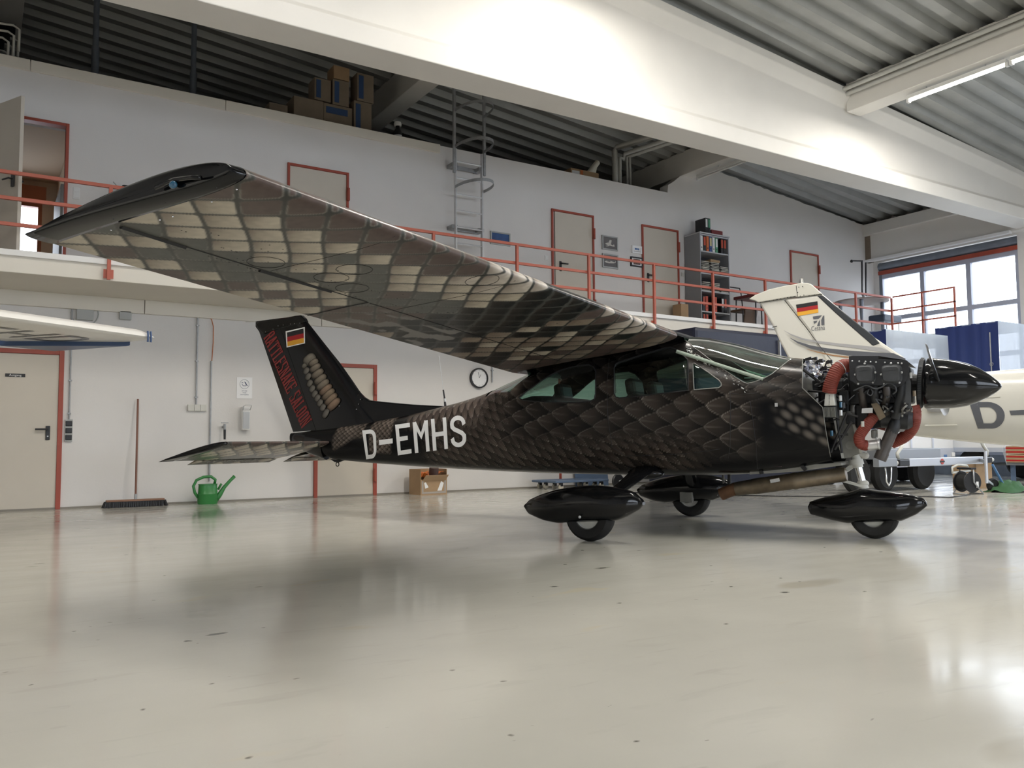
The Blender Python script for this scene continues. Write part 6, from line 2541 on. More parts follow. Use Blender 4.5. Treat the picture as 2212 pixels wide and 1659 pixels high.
# exhaust
hose([E3(1250, 660, -.36), E3(1260, 800, -.34), E3(1290, 950, -.26), E3(1400, 1060, -.18)], .030, 'steel_exhaust', 'exhaust_stack')
hose([E3(1620, 650, -.36), E3(1630, 790, -.35), E3(1600, 930, -.28), E3(1640, 1080, -.2)], .030, 'steel_exhaust', 'exhaust_stack')
hose([E3(1850, 600, -.33), E3(1840, 800, -.33), E3(1790, 980, -.30), E3(1750, 1130, -.28)], .036, 'engine_dark', 'intake_tube')
hose([E3(1450, 640, -.34), E3(1455, 800, -.33), E3(1470, 980, -.25)], .034, 'engine_dark', 'intake_tube')
MB().lathe([(0, -.13), (.06, -.13), (.085, -.10), (.085, .10), (.06, .13), (0, .13)], E3(1760, 1130, -.15), E3(1880, 1140, -.15) - E3(1640, 1120, -.15), 24).build('muffler', 'engine_dark', eng, smooth=True)
MB().lathe([(.045, 0), (.047, .01), (.047, .20), (.051, .21), (.051, .27), (.042, .27), (.040, .02)], E3(1720, 1290, -.22), E3(1570, 1640, -.22) - E3(1720, 1290, -.22), 24, False).build('tail_pipe', 'steel_exhaust', eng, smooth=True)
hose([E3(1760, 1160, -.2), E3(1735, 1260, -.22), E3(1700, 1340, -.22)], .047, 'engine_dark', 'exhaust_collector')
MB().prism([(E3(*p, -.33)[0], E3(*p, -.33)[2]) for p in ((1393, 915), (1505, 898), (1615, 1110), (1520, 1165))], 'y', -.335, -.325).build('heat_shield', 'muffler_bronze', eng, bevel=.002)
MB().prism([(E3(*p, -.1)[0], E3(*p, -.1)[2]) for p in ((1900, 1180), (1995, 1175), (1960, 1260), (1880, 1330), (1790, 1330))], 'y', -.12, -.09).build('duct_bracket', 'alu', eng)
# long silencer pipe under the belly
mp0, mp1 = A(1828, 1024, -.12), A(1590, 1056, -.12)
mfl = MB().lathe([(0, 0), (.055, 0), (.062, .03), (.062, .16), (.068, .17), (.070, .40), (.074, .41), (.074, .44), (.070, .45), (.070, .78), (.066, .80), (.060, .95), (0, .95)], mp0, mp1 - mp0, 28).build('silencer_pipe', 'muffler_bronze', ac, smooth=True)
MB().lathe([(.055, 0), (.056, .16), (.050, .16), (.048, .01)], A(1592, 1054, -.12), A(1548, 1072, -.12) - A(1592, 1054, -.12), 22, False).build('pipe_elbow', mat('rust', (.14, .065, .03), .75, noise=.4, nscale=12), mfl, smooth=True)
MB().bar(A(1664, 1040, -.20), A(1684, 1036, -.20), .006, .03).build('stamped_plate', 'alu', mfl)
# carburettor and small fittings
MB().lathe([(0, 0), (.042, 0), (.042, .08), (.05, .085), (.05, .10), (0, .10)], E3(1350, 1540, -.22), (1, -.1, .1), 20).build('carburettor', 'alu', eng, smooth=True)
MB().box(*sum(([min(a, b), max(a, b)] for a, b in zip(E3(1390, 1300, -.22), E3(1500, 1430, -.10))), [])).build('carburettor_body', 'zinc_primer', eng, bevel=.01)
for (x, y, m_) in ((945, 930, 'nav_blue'), (945, 1050, 'alu'), (938, 830, 'alu'), (805, 1355, 'nav_blue'), (985, 940, 'engine_grey'), (1268, 1218, 'white_metal'), (1985, 490, 'alu'), (2040, 760, 'muffler_bronze')):
    p = E3(x, y, -.36)
    MB().cyl(p - np.array([0, 0, .022]), p + np.array([0, 0, .022]), .013, n=12).build('fitting', m_, eng, smooth=True)
MB().prism([(E3(*p, -.32)[0], E3(*p, -.32)[2]) for p in ((1260, 985), (1420, 975), (1420, 1050), (1255, 1055))], 'y', -.33, -.32).build('data_plate', 'alu', eng)
# engine mount tubes, hoses and leads in the accessory bay
for a, b in (((1040, 1040), (790, 1640)), ((1100, 1180), (850, 1600)), ((450, 720), (700, 740)), ((560, 640), (800, 540)), ((1020, 1060), (1200, 1110)), ((900, 1380), (1050, 1370)), ((700, 760), (1000, 700)), ((880, 1100), (960, 1650))):
    MB().cyl(E3(*a, -.30), E3(*b, -.30), .011, n=10).build('mount_tube', 'ac_matt', eng, smooth=True)
MB().cyl(E3(560, 640, .3), E3(1100, 560, .25), .012, n=10).build('mount_tube', 'ac_matt', eng, smooth=True)
MB().cyl((1.54, -.36, 1.42), (1.86, -.2, 1.12), .012, n=10).build('mount_tube', 'ac_matt', eng, smooth=True)
rg = random.Random(5)
for k in range(34):
    x, y = rg.uniform(470, 1020), rg.uniform(300, 1080)
    Yk = rg.uniform(-.34, .1)
    pts = [E3(x, y, Yk)]
    for j in range(3):
        x += rg.uniform(-60, 170)
        y += rg.uniform(-120, 150)
        Yk = min(.2, max(-.36, Yk + rg.uniform(-.08, .08)))
        pts.append(E3(min(max(x, 440), 1150), min(max(y, 260), 1150), Yk))
    hose(pts, rg.uniform(.004, .010), rg.choice(['ac_matt', 'engine_dark', 'ac_matt', 'engine_grey', 'alu', 'rubber']), 'lead', 0, None, 7)
for k in range(16):
    x, y = rg.uniform(1150, 1980), rg.uniform(640, 1050)
    pts = [E3(x, y, -.38)]
    for j in range(3):
        x += rg.uniform(-120, 120)
        y += rg.uniform(-50, 90)
        pts.append(E3(min(max(x, 1120), 2000), y, rg.uniform(-.40, -.25)))
    hose(pts, rg.uniform(.004, .009), rg.choice(['ac_matt', 'engine_dark', 'engine_grey', 'zinc_primer']), 'lead', 0, None, 7)
hose([E3(1130, 720, -.41), E3(1240, 670, -.42), E3(1330, 640, -.42), E3(1450, 690, -.42), E3(1560, 660, -.42), E3(1640, 605, -.42), E3(1740, 640, -.42), E3(1770, 720, -.42), E3(1720, 770, -.40)], .006, 'engine_grey', 'ignition_lead', 0, None, 8)
hose([E3(1360, 700, -.40), E3(1340, 760, -.40), E3(1390, 790, -.4), E3(1420, 740, -.4), E3(1390, 690, -.4)], .005, 'engine_grey', 'ignition_lead', 0, None, 8)
# accessory boxes in the bay
for (x, y, sx, sy, Y_, m_) in ((600, 640, 60, 70, -.2, 'engine_dark'), (900, 640, 70, 60, -.15, 'engine_dark'), (930, 500, 60, 80, -.05, 'engine_grey'), (500, 900, 50, 60, -.25, 'engine_dark'), (1000, 820, 60, 90, -.2, 'engine_dark'), (1100, 1150, 60, 60, -.2, 'engine_dark'), (980, 1250, 60, 90, -.1, 'zinc_primer')):
    p = E3(x, y, Y_)
    MB().obox(p, (sx / 800, 0, 0), (0, .09, 0), (0, 0, sy / 800)).build('accessory', m_, eng, bevel=.008)
# crumpled foil insulation on the firewall top
fo = MB()
N_, M_ = 9, 9
vs, fs = [], []
for i in range(N_):
    for j in range(M_):
        p = E3(400 + 290 * i / (N_ - 1), 270 + 250 * j / (M_ - 1), -.33 + .03 * rg.random())
        vs.append(p + np.array([rg.uniform(-.01, .01), rg.uniform(-.03, .02), rg.uniform(-.01, .01)]))
for i in range(N_ - 1):
    for j in range(M_ - 1):
        fs.append((i * M_ + j, i * M_ + j + 1, (i + 1) * M_ + j + 1, (i + 1) * M_ + j))
fo.add(vs, fs).build('foil_blanket', 'foil', eng)
tabs = MB()
for x, y in ((545, 245), (630, 275), (690, 380), (770, 290), (460, 245)):
    p = E3(x, y, -.30)
    tabs.obox(p, (.05, 0, .01), (0, .04, 0), (0, 0, .022))
tabs.build('cable_ties', 'ac_matt', eng)
# fill of dark machinery behind everything so the bay reads solid
MB().box(1.60, 1.84, -.10, .34, .98, 1.40).build('magneto_block', 'engine_dark', eng, bevel=.03)

# ------------------------------------------------------------------ propeller and spinner
SPA, SPB = np.array([2.405, 0, 1.288]), np.array([2.975, 0, 1.237])
ax_ = SPB - SPA
rgm = MB().lathe([(.10, -.02), (.195, -.02), (.205, -.01), (.205, .015), (.196, .02), (.10, .02)], SPA, ax_, 64, False)
rgo = rgm.build('ring_gear', 'engine_dark', eng, smooth=True)
teeth = MB()
u_, w__, a__ = frame(ax_)
for k in range(90):
    t = 2 * math.pi * k / 90
    c = SPA + .206 * (math.cos(t) * u_ + math.sin(t) * w__)
    teeth.obox(c, a__ * .022, (math.cos(t) * u_ + math.sin(t) * w__) * .008, (-math.sin(t) * u_ + math.cos(t) * w__) * .006)
stuff(teeth.build('gear_teeth', 'engine_grey', rgo))
spn = MB().lathe([(.0, .035), (.205, .035), (.212, .05), (.212, .075), (.206, .09), (.203, .16), (.193, .24), (.172, .33), (.138, .41), (.094, .48), (.045, .54), (.018, .565), (.0, .572)], SPA, ax_, 64).build('spinner', 'ac_black', ac, smooth=True)
bl_dir = unit(np.array([0.0, -.97, .22]))
for s in (1, -1):
    bd = bl_dir * s
    bx = unit(ax_)
    side_ = np.cross(bd, bx)
    rings = []
    root = SPA + unit(ax_) * .125
    for r, ch, tw in ((.16, .07, -34), (.26, .11, -30), (.42, .13, -27), (.62, .135, -25), (.82, .12, -24), (.93, .09, -23), (.965, .05, -23)):
        c = root + bd * r
        cd = math.cos(math.radians(tw)) * side_ + math.sin(math.radians(tw)) * bx
        nd = np.cross(bd, cd)
        rings.append([c + cd * ch / 2 * math.cos(t) + nd * (.011 if r < .5 else .006) * math.sin(t) for t in np.linspace(0, 2 * math.pi, 14, endpoint=False)])
    MB().loft(rings).build('propeller_blade', mat('blade', (.30, .31, .33), .25, metal=.9), ac, smooth=True)

# ------------------------------------------------------------------ cabin interior
cab = MB()
cab.box(-1.30, 1.35, -.40, .40, .60, .66)
cab.build('cabin_floor', 'leather', ac)


def seat(x, y, name, w=.44):
    o = bpy.data.objects.new(name, None)
    COL.objects.link(o)
    o.parent = ac
    MB().box(x - .02, x + .45, y - w / 2, y + w / 2, .72, .90).build('cushion', 'leather', o, bevel=.04)
    b = MB()
    b.obox((x - .10, y, 1.06), (.14, 0, .02), (0, w * .95, 0), (-.12, 0, .42))
    b.build('backrest', 'leather', o, bevel=.05)
    hd = MB()
    hd.obox((x - .20, y, 1.33), (.10, 0, .012), (0, .27, 0), (-.03, 0, .17))
    hd.build('headrest', 'leather', o, bevel=.04)
    return o


seat(.18, -.27, 'front_seat')
seat(.18, .27, 'front_seat')
seat(-.72, 0, 'rear_bench', 1.02)
MB().prism([(1.02, 1.02), (1.30, 1.02), (1.36, 1.30), (1.28, 1.36), (1.04, 1.33)], 'y', -.48, .48).build('instrument_panel', 'dash', ac, bevel=.02)
MB().box(1.06, 1.26, -.42, -.02, 1.362, 1.368).build('paper_sheets', 'print_white', ac)
for y in (-.25, .25):
    yk = MB().cyl((1.05, y, 1.16), (.86, y, 1.16), .012, n=10)
    yk.tube([(.86, y - .14, 1.22), (.86, y - .13, 1.13), (.86, y, 1.15), (.86, y + .13, 1.13), (.86, y + .14, 1.22)], .013, 8)
    yk.build('control_yoke', 'dash', ac, smooth=True)
MB().box(.98, 1.06, .14, .26, 1.50, 1.57).build('compass', 'dash', ac, bevel=.012)
for s in (-1, 1):
    MB().cyl((.50, s * .545, 1.62), (1.24, s * .49, 1.34), .016, n=8).build('windshield_pillar', 'cabin_trim', ac, smooth=True)
MB().box(-1.42, -1.36, -.42, .42, .6, 1.22).build('rear_bulkhead', 'leather', ac)
# ================================================================== white aircraft behind: tail and rear fuselage
WH = math.radians(-60)
WO = on_z(1740, 613, 2.62)
WO = np.array([WO[0], WO[1], 0.0])
WF = np.array([math.cos(WH), math.sin(WH), 0])
WL = np.array([-math.sin(WH), math.cos(WH), 0])
WC = np.array([(CAM - WO) @ WF, (CAM - WO) @ WL, CAM[2]])


def WA(px, py, Y=0.0):
    d = ray(px, py)
    l = np.array([d @ WF, d @ WL, d[2]])
    return WC + l * ((Y - WC[1]) / l[1])


mat('ac_white', (0.63, 0.615, 0.56), 0.25, spec=.5)
mat('ac_cream', (0.60, 0.585, 0.52), 0.25)
mat('boot_black', (0.028, 0.032, 0.038), 0.5)
mat('stripe_grey', (0.11, 0.115, 0.13), 0.3)
mat('stripe_silver', (0.36, 0.355, 0.36), 0.3)
mat('stripe_brown', (0.36, 0.20, 0.10), 0.3)
wp = thing('light_aircraft', 'cream-white light aircraft behind the black one, grey stripes on its tail', 'aircraft', WO, WH)


def w1(x, y):
    return 1560 + x / 5.53, 600 + y / 5.53


# fuselage: oval sections from the tail to beyond the frame
top_l = [WA(1700, 800), WA(1800, 795), WA(1900, 780), WA(1960, 771), WA(2010, 795), WA(2165, 800), WA(2260, 800)]
bot_l = [WA(1700, 830), WA(1800, 870), WA(1900, 915), WA(1959, 938), WA(2080, 951), WA(2212, 963), WA(2300, 970)]
xa_, xb_ = WA(1690, 800)[0], WA(2212, 960)[0] + .9
tz_x, tz_z = [-0.35, 0.10, 0.75, 1.3, 2.2, 3.2], [1.40, 1.43, 1.46, 1.50, 1.54, 1.60]
bz_x, bz_z = [p[0] for p in bot_l], [p[2] for p in bot_l]
rings = []
xs_ = np.linspace(-0.35, xb_, 26)
for x in xs_:
    zt = np.interp(x, tz_x, tz_z)
    zb = np.interp(x, bz_x, bz_z) - .012
    w_ = .05 + .42 * (x + .35) / (xb_ + .35)
    zm, h = (zt + zb) / 2, (zt - zb) / 2
    r_ = []
    for a in np.linspace(0, 2 * math.pi, 36, endpoint=False):
        n_ = 2.6
        r = (abs(math.cos(a)) ** n_ + abs(math.sin(a)) ** n_) ** (-1 / n_)
        r_.append((x, w_ * r * math.cos(a), zm + h * r * math.sin(a)))
    rings.append(r_)
wf_ = MB().loft(rings).build('fuselage', 'ac_white', wp, smooth=True)


def wside(px, py, off=.004):
    """on the camera side of the white fuselage"""
    p = WA(px, py, -.2)
    for _ in range(6):
        w_ = .05 + .42 * (p[0] + .35) / (xb_ + .35)
        zt, zb = np.interp(p[0], tz_x, tz_z), np.interp(p[0], bz_x, bz_z) - .012
        u = abs((p[2] - (zt + zb) / 2) / ((zt - zb) / 2))
        y = -w_ * max(0.02, 1 - min(u, .999) ** 2.6) ** (1 / 2.6)
        p = WA(px, py, y - off)
    return p


# fin and rudder: flat aerofoil slab from its outline
def wpoly(pts, name, m, parent, y0, y1, bev=0.0):
    q = [WA(*w1(*p)) for p in pts]
    return MB().prism([(p[0], p[2]) for p in q], 'y', y0, y1).build(name, m, parent, bevel=bev)


finw = wpoly([(740, 262), (1200, 200), (1330, 310), (1560, 500), (1800, 700), (1990, 830), (2190, 965), (2190, 1100), (1280, 1100), (1050, 660)], 'fin', 'ac_white', wp, -.045, .045, .03)
rudw = wpoly([(445, 300), (740, 260), (1050, 655), (1285, 1000), (1285, 1090), (860, 1090), (700, 780), (600, 560)], 'rudder', 'ac_white', wp, -.035, .035, .02)
tipw = wpoly([(330, 262), (400, 215), (560, 150), (750, 105), (890, 82), (960, 68), (1030, 70), (1070, 85), (1110, 120), (1205, 200), (900, 240), (890, 228), (440, 302), (400, 280)], 'tip_cap', 'ac_cream', wp, -.055, .055, .028)
wpoly([(1140, 222), (1205, 212), (1330, 315), (1560, 500), (1800, 690), (1890, 790), (1805, 820), (1600, 640), (1350, 420)], 'de_icing_boot', 'boot_black', finw, -.052, .052, .01)
bc = WA(*w1(950, 60))
MB().lathe([(.0, .0), (.03, .0), (.026, .03), (.022, .055), (0, .06)], bc + np.array([0, 0, -.01]), (0, 0, 1), 16).build('beacon', 'chrome', tipw, smooth=True)
for i, (x, y) in enumerate(((455, 298), (510, 287), (567, 275), (615, 267), (657, 258), (698, 250), (740, 242), (780, 236), (820, 230), (860, 222), (932, 218), (976, 208), (1038, 216), (1102, 205), (1168, 195), (902, 175), (915, 112), (962, 103))):
    MB().ball(WA(*w1(x, y), -.056), .006, n=8, m=6).build('screw', 'print_black', tipw)
ln = [(885, 95), (890, 150), (900, 225)]
MB().tube([WA(*w1(*p), -.056) for p in ln], .003, 4).build('seam', 'print_black', tipw)
MB().tube([WA(*w1(*p), -.047) for p in ((745, 268), (1000, 590), (1200, 860), (1320, 1000))], .003, 4).build('hinge_line', 'print_black', finw)
MB().tube([WA(*w1(*p), -.047) for p in ((600, 592), (655, 576))], .005, 5).build('static_wick', 'print_black', rudw)


def wdecal(pts, name, m, parent, lift=0.0):
    q = [WA(*w1(*p), -.0472 - lift) for p in pts]
    return MB().add(q, [tuple(range(len(q)))]).build(name, m, parent)


fg = wdecal([(882, 322), (1138, 280), (1150, 415), (903, 458)], 'flag', 'flag_gold', finw, .001)
wdecal([(882, 322), (1138, 280), (1142, 325), (889, 367)], 'stripe', 'flag_black', fg, .002)
wdecal([(889, 367), (1142, 325), (1146, 370), (896, 412)], 'stripe', 'flag_red', fg, .002)
# maker's mark and word on the fin
for pts in (((1083, 463), (1193, 447), (1165, 478), (1150, 490), (1088, 497)), ((1090, 520), (1140, 512), (1125, 538), (1098, 550)), ((1168, 500), (1168, 575), (1133, 575), (1150, 530)), ((1205, 455), (1220, 450), (1222, 565), (1185, 568), (1182, 505))):
    wdecal(pts, 'emblem', 'stripe_grey', finw, .001)
o_ = WA(*w1(1145, 603), -.049)
flat_text('Cessna', 'stripe_grey', finw, o_, WA(*w1(1230, 597), -.049) - WA(*w1(1065, 612), -.049), (0, 0, 1), .075, width=np.linalg.norm(WA(*w1(1228, 597), -.049) - WA(*w1(1066, 612), -.049)))


# swoosh stripes across fin and rudder
def swoosh(upper, lower, name, m):
    mb = MB()
    n_ = len(upper)
    up_ = [WA(*w1(*p), -.0485) for p in upper]
    lo_ = [WA(*w1(*p), -.0485) for p in lower]
    mb.add(up_ + lo_, [(i, i + 1, n_ + i + 1, n_ + i) for i in range(n_ - 1)])
    return mb.build(name, m, wp)


swoosh([(735, 628), (820, 670), (960, 722), (1130, 752), (1400, 785), (1650, 808), (1900, 835), (1980, 870)], [(737, 632), (830, 690), (960, 744), (1130, 778), (1400, 818), (1650, 850), (1900, 885), (2020, 898)], 'swoosh_stripe', 'stripe_silver')
swoosh([(808, 715), (900, 760), (1050, 806), (1250, 842), (1500, 868), (1800, 890), (2050, 902), (2190, 965)], [(812, 722), (900, 782), (1050, 842), (1250, 890), (1500, 928), (1800, 955), (2050, 985), (2190, 1000)], 'swoosh_stripe', 'stripe_grey')
swoosh([(1010, 850), (1150, 885), (1330, 920), (1510, 940)], [(1014, 856), (1150, 898), (1330, 936), (1510, 958)], 'swoosh_stripe', 'stripe_brown')
# registration letters on the rear fuselage
def wq(x, y):
    return 1680 + x / 4.158, 850 + y / 4.158


dmb = MB()
dq = [np.array(p, float) for p in ((1718, 75), (2032, 75), (2040, 318), (1798, 316))]
w_gl = stroke_glyph([[(.13, 0), (.13, 1)], [(0, .90), (.5, .90)] + arc(.52, .5, .36, .40, 90, -90, 14) + [(.5, .10), (0, .10)]], (.26, .19))
for quad in w_gl:
    vs = []
    for u, v in quad:
        a_, b_ = dq[0] + (dq[1] - dq[0]) * u, dq[3] + (dq[2] - dq[3]) * u
        vs.append(wside(*wq(*(b_ + (a_ - b_) * v))))
    dmb.add(vs, [(0, 1, 2, 3)])
dmb.build('registration_letter', 'stripe_grey', wf_)
dash = [(2080, 155), (2212, 148), (2330, 142), (2330, 185), (2212, 190), (2095, 196)]
MB().add([wside(*wq(*p)) for p in dash], [(0, 1, 4, 5), (1, 2, 3, 4)]).build('registration_dash', 'stripe_grey', wf_)
# step / strake and lamp housing
sp_ = [wside(*wq(*p), .0) for p in ((1310, 285), (1620, 290), (1560, 300), (1340, 300))]
MB().obox(wside(*wq(1465, 285), .02), (.30, 0, .0), (0, .05, 0), (0, 0, .012)).build('strake', 'ac_cream', wf_, bevel=.003)
MB().lathe([(0, 0), (.045, .02), (.05, .1), (.04, .16), (0, .2)], wside(*wq(1350, 125), .02) - np.array([.02, 0, 0]), (1, -.1, -.05), 18).build('lamp_housing', 'stripe_silver', wf_, smooth=True)
MB().tube([wside(*wq(x, y), .001) for x, y in ((1360, 45), (1500, 50), (1640, 42), (1800, 40), (2000, 30))], .004, 5).build('panel_line', 'ac_cream', wf_)
# stabiliser, mostly hidden behind the black aircraft
for s in (-1, 1):
    rg_ = []
    for f in np.linspace(0, 1, 6):
        y = s * (.06 + 1.40 * f)
        cx0, cx1 = .75 - .25 * f, -.15 + .05 * f
        rg_.append([(cx0 + (cx1 - cx0) * (0.5 - .5 * math.cos(a)), y, 1.28 + .03 * (1 - .4 * f) * math.sin(a)) for a in np.linspace(0, 2 * math.pi, 20, endpoint=False)])
    MB().loft(rg_).build('tailplane', 'ac_white', wp, smooth=True)
# main gear of the white aircraft, out of frame to the right
for s in (-1, 1):
    MB().tube([(xb_ - .2, s * .3, 1.0), (xb_ - .1, s * .9, .55), (xb_ - .1, s * 1.15, .22)], .03, 8).build('gear_leg', 'ac_white', wp, smooth='all')
    MB().lathe([(.08, -.06), (.17, -.07), (.21, -.03), (.21, .03), (.17, .07), (.08, .06)], (xb_ - .1, s * 1.2, .21), (0, 1, 0), 28).build('main_wheel', 'rubber', wp, smooth=True)

# ================================================================== white wing reaching in from the left
ZWg = 1.86
mat('wing_white', (.80, .78, .74), .3)
mat('wing_blue', (.05, .09, .20), .35)
ww = thing('light_aircraft', 'white high-wing aircraft at the left edge, only its wing tip in view', 'aircraft', (0.0, 9.0, 0))
le_t, le_0 = on_z(318, 727, ZWg + .0), on_z(0, 683, ZWg)
te_t, te_0 = on_z(178, 757, ZWg - .07), on_z(0, 750, ZWg - .07)
dirs = unit(np.array([le_t[0] - le_0[0], le_t[1] - le_0[1], 0]))
span_in = 5.0
base = np.array([0.0, 9.0, 0])


def wwg(f):
    """f 0 tip .. 1 inboard"""
    le = le_t - dirs * span_in * f
    dn = np.array([-dirs[1], dirs[0], 0])
    ch = 1.25 + .2 * f
    return le, le + dn * ch + np.array([0, 0, -.03])


rings = []
tt_ = np.concatenate([np.linspace(1, 0, 20) ** 1.4, np.linspace(0, 1, 20)[1:-1] ** 1.4])
for f in np.concatenate([[-.018, -.012, 0], np.linspace(.02, 1, 10)]):
    le, te = wwg(max(f, 0))
    sc = 1.0 if f >= 0 else {-.018: .25, -.012: .7}[float(f)]
    le = le + dirs * (-min(f, 0)) * span_in
    te = te + dirs * (-min(f, 0)) * span_in
    r_ = []
    for i, t in enumerate(tt_):
        yv = aero(t, .14)[1 if i < 20 else 0] * 1.25 * sc
        r_.append(le + (te - le) * t + np.array([0, 0, yv]) - base)
    rings.append(r_)
wwm = MB().loft(rings).build('wing', 'wing_white', ww, smooth=True)
# drooped blue rear of the tip
dn = np.array([-dirs[1], dirs[0], 0])
tb = [le_t + dirs * .03 + dn * .25, le_t + dirs * .02 + dn * 1.30, le_t - dirs * .55 + dn * 1.33]
MB().loft([[p + np.array([0, 0, .02]) - base for p in tb], [p + np.array([0, 0, -.075]) - base for p in tb]]).build('tip_skirt', 'wing_blue', wwm, bevel=.01)
for d_ in (.0, .035):
    rr_ = []
    for t in np.linspace(-.9, 1.2, 14):
        p = le_t + dirs * (.035 - d_) + np.array([0, 0, .06 * math.sin(t)]) - dn * .012 * math.cos(t) + np.array([0, 0, -.005])
        rr_.append(p - base)
    MB().tube(rr_, .010, 6).build('tip_stripe', 'wing_blue', wwm)
# registration under the wing
for ch_, s0 in (('E', 1.38), ('H', .98), ('D', .58)):
    g_ = {'E': [[(.1, 0), (.1, 1)], [(0, .93), (1, .93)], [(0, .5), (.85, .5)], [(0, .07), (1, .07)]], 'H': [[(.1, 0), (.1, 1)], [(.9, 0), (.9, 1)], [(.1, .5), (.9, .5)]], 'D': [[(.1, 0), (.1, 1)], [(0, .93), (.5, .93)] + arc(.52, .5, .38, .43, 90, -90, 12) + [(.5, .07), (0, .07)]]}[ch_]
    mb = MB()
    for quad in stroke_glyph(g_, (.17, .12)):
        vs = []
        for u, v in quad:
            f = (s0 - .32 * u) / span_in
            le, te = wwg(f)
            t = .75 - .5 * v
            yv = aero(t, .14)[1] * 1.25
            vs.append(le + (te - le) * t + np.array([0, 0, yv - .004]) - base)
        mb.add(vs, [(0, 1, 2, 3)])
    mb.build('registration_letter', 'stripe_grey', wwm)
# fuselage and gear of that aircraft stand outside the picture to the left
fz = (le_t - dirs * (span_in + .5)) - base
MB().loft([[(fz[0] + .5 * math.cos(a) * k, fz[1] + yy, 1.2 + .65 * k * math.sin(a)) for a in np.linspace(0, 2 * math.pi, 24, endpoint=False)] for yy, k in ((-2.3, .35), (-1.6, .75), (-.6, 1.0), (1.2, 1.0), (2.6, .6), (3.1, .35))]).build('fuselage', 'wing_white', ww, smooth=True)
for dx, dy in ((-.9, .6), (.9, .6), (0, -1.6)):
    MB().lathe([(.08, -.06), (.17, -.07), (.21, -.03), (.21, .03), (.17, .07), (.08, .06)], (fz[0] + dx, fz[1] + dy, .21), (1, 0, 0), 24).build('wheel', 'rubber', ww, smooth=True)
    MB().cyl((fz[0] + dx, fz[1] + dy, .3), (fz[0] + dx * .3, fz[1] + dy, .9), .03, n=8).build('gear_leg', 'wing_white', ww)

# ================================================================== trailers and clutter on the right
def tarp_mat(name, col, tr, clear=0.0):
    m = bpy.data.materials.new(name)
    m.use_nodes = True
    nt = m.node_tree
    b = nt.nodes['Principled BSDF']
    b.inputs['Base Color'].default_value = tuple(col) + (1,)
    b.inputs['Roughness'].default_value = .4
    t = nt.nodes.new('ShaderNodeBsdfTranslucent')
    t.inputs[0].default_value = tuple(col) + (1,)
    mx = nt.nodes.new('ShaderNodeMixShader')
    mx.inputs[0].default_value = tr
    tc = nt.nodes.new('ShaderNodeTexCoord')
    mp = nt.nodes.new('ShaderNodeMapping')
    mp.inputs['Scale'].default_value = (6, 6, .8)
    ns = nt.nodes.new('ShaderNodeTexNoise')
    ns.inputs['Scale'].default_value = 2.5
    bp = nt.nodes.new('ShaderNodeBump')
    bp.inputs['Strength'].default_value = .5
    nt.links.new(tc.outputs['Object'], mp.inputs[0])
    nt.links.new(mp.outputs[0], ns.inputs['Vector'])
    nt.links.new(ns.outputs['Fac'], bp.inputs['Height'])
    nt.links.new(bp.outputs[0], b.inputs['Normal'])
    nt.links.new(b.outputs[0], mx.inputs[1])
    nt.links.new(t.outputs[0], mx.inputs[2])
    tp = nt.nodes.new('ShaderNodeBsdfTransparent')
    m2 = nt.nodes.new('ShaderNodeMixShader')
    m2.inputs[0].default_value = clear
    nt.links.new(mx.outputs[0], m2.inputs[1])
    nt.links.new(tp.outputs[0], m2.inputs[2])
    nt.links.new(m2.outputs[0], nt.nodes['Material Output'].inputs[0])
    MATS[name] = m


tarp_mat('tarp_navy', (.020, .036, .14), .08)
tarp_mat('tarp_clear', (.90, .95, 1.0), .80, .20)
mat('cover_navy', (.006, .009, .026), .5, bump=.3, bscale=4)
mat('trailer_alu', (.62, .65, .72), .35, metal=.4)
mat('trailer_grey', (.30, .32, .35), .45, metal=.4)


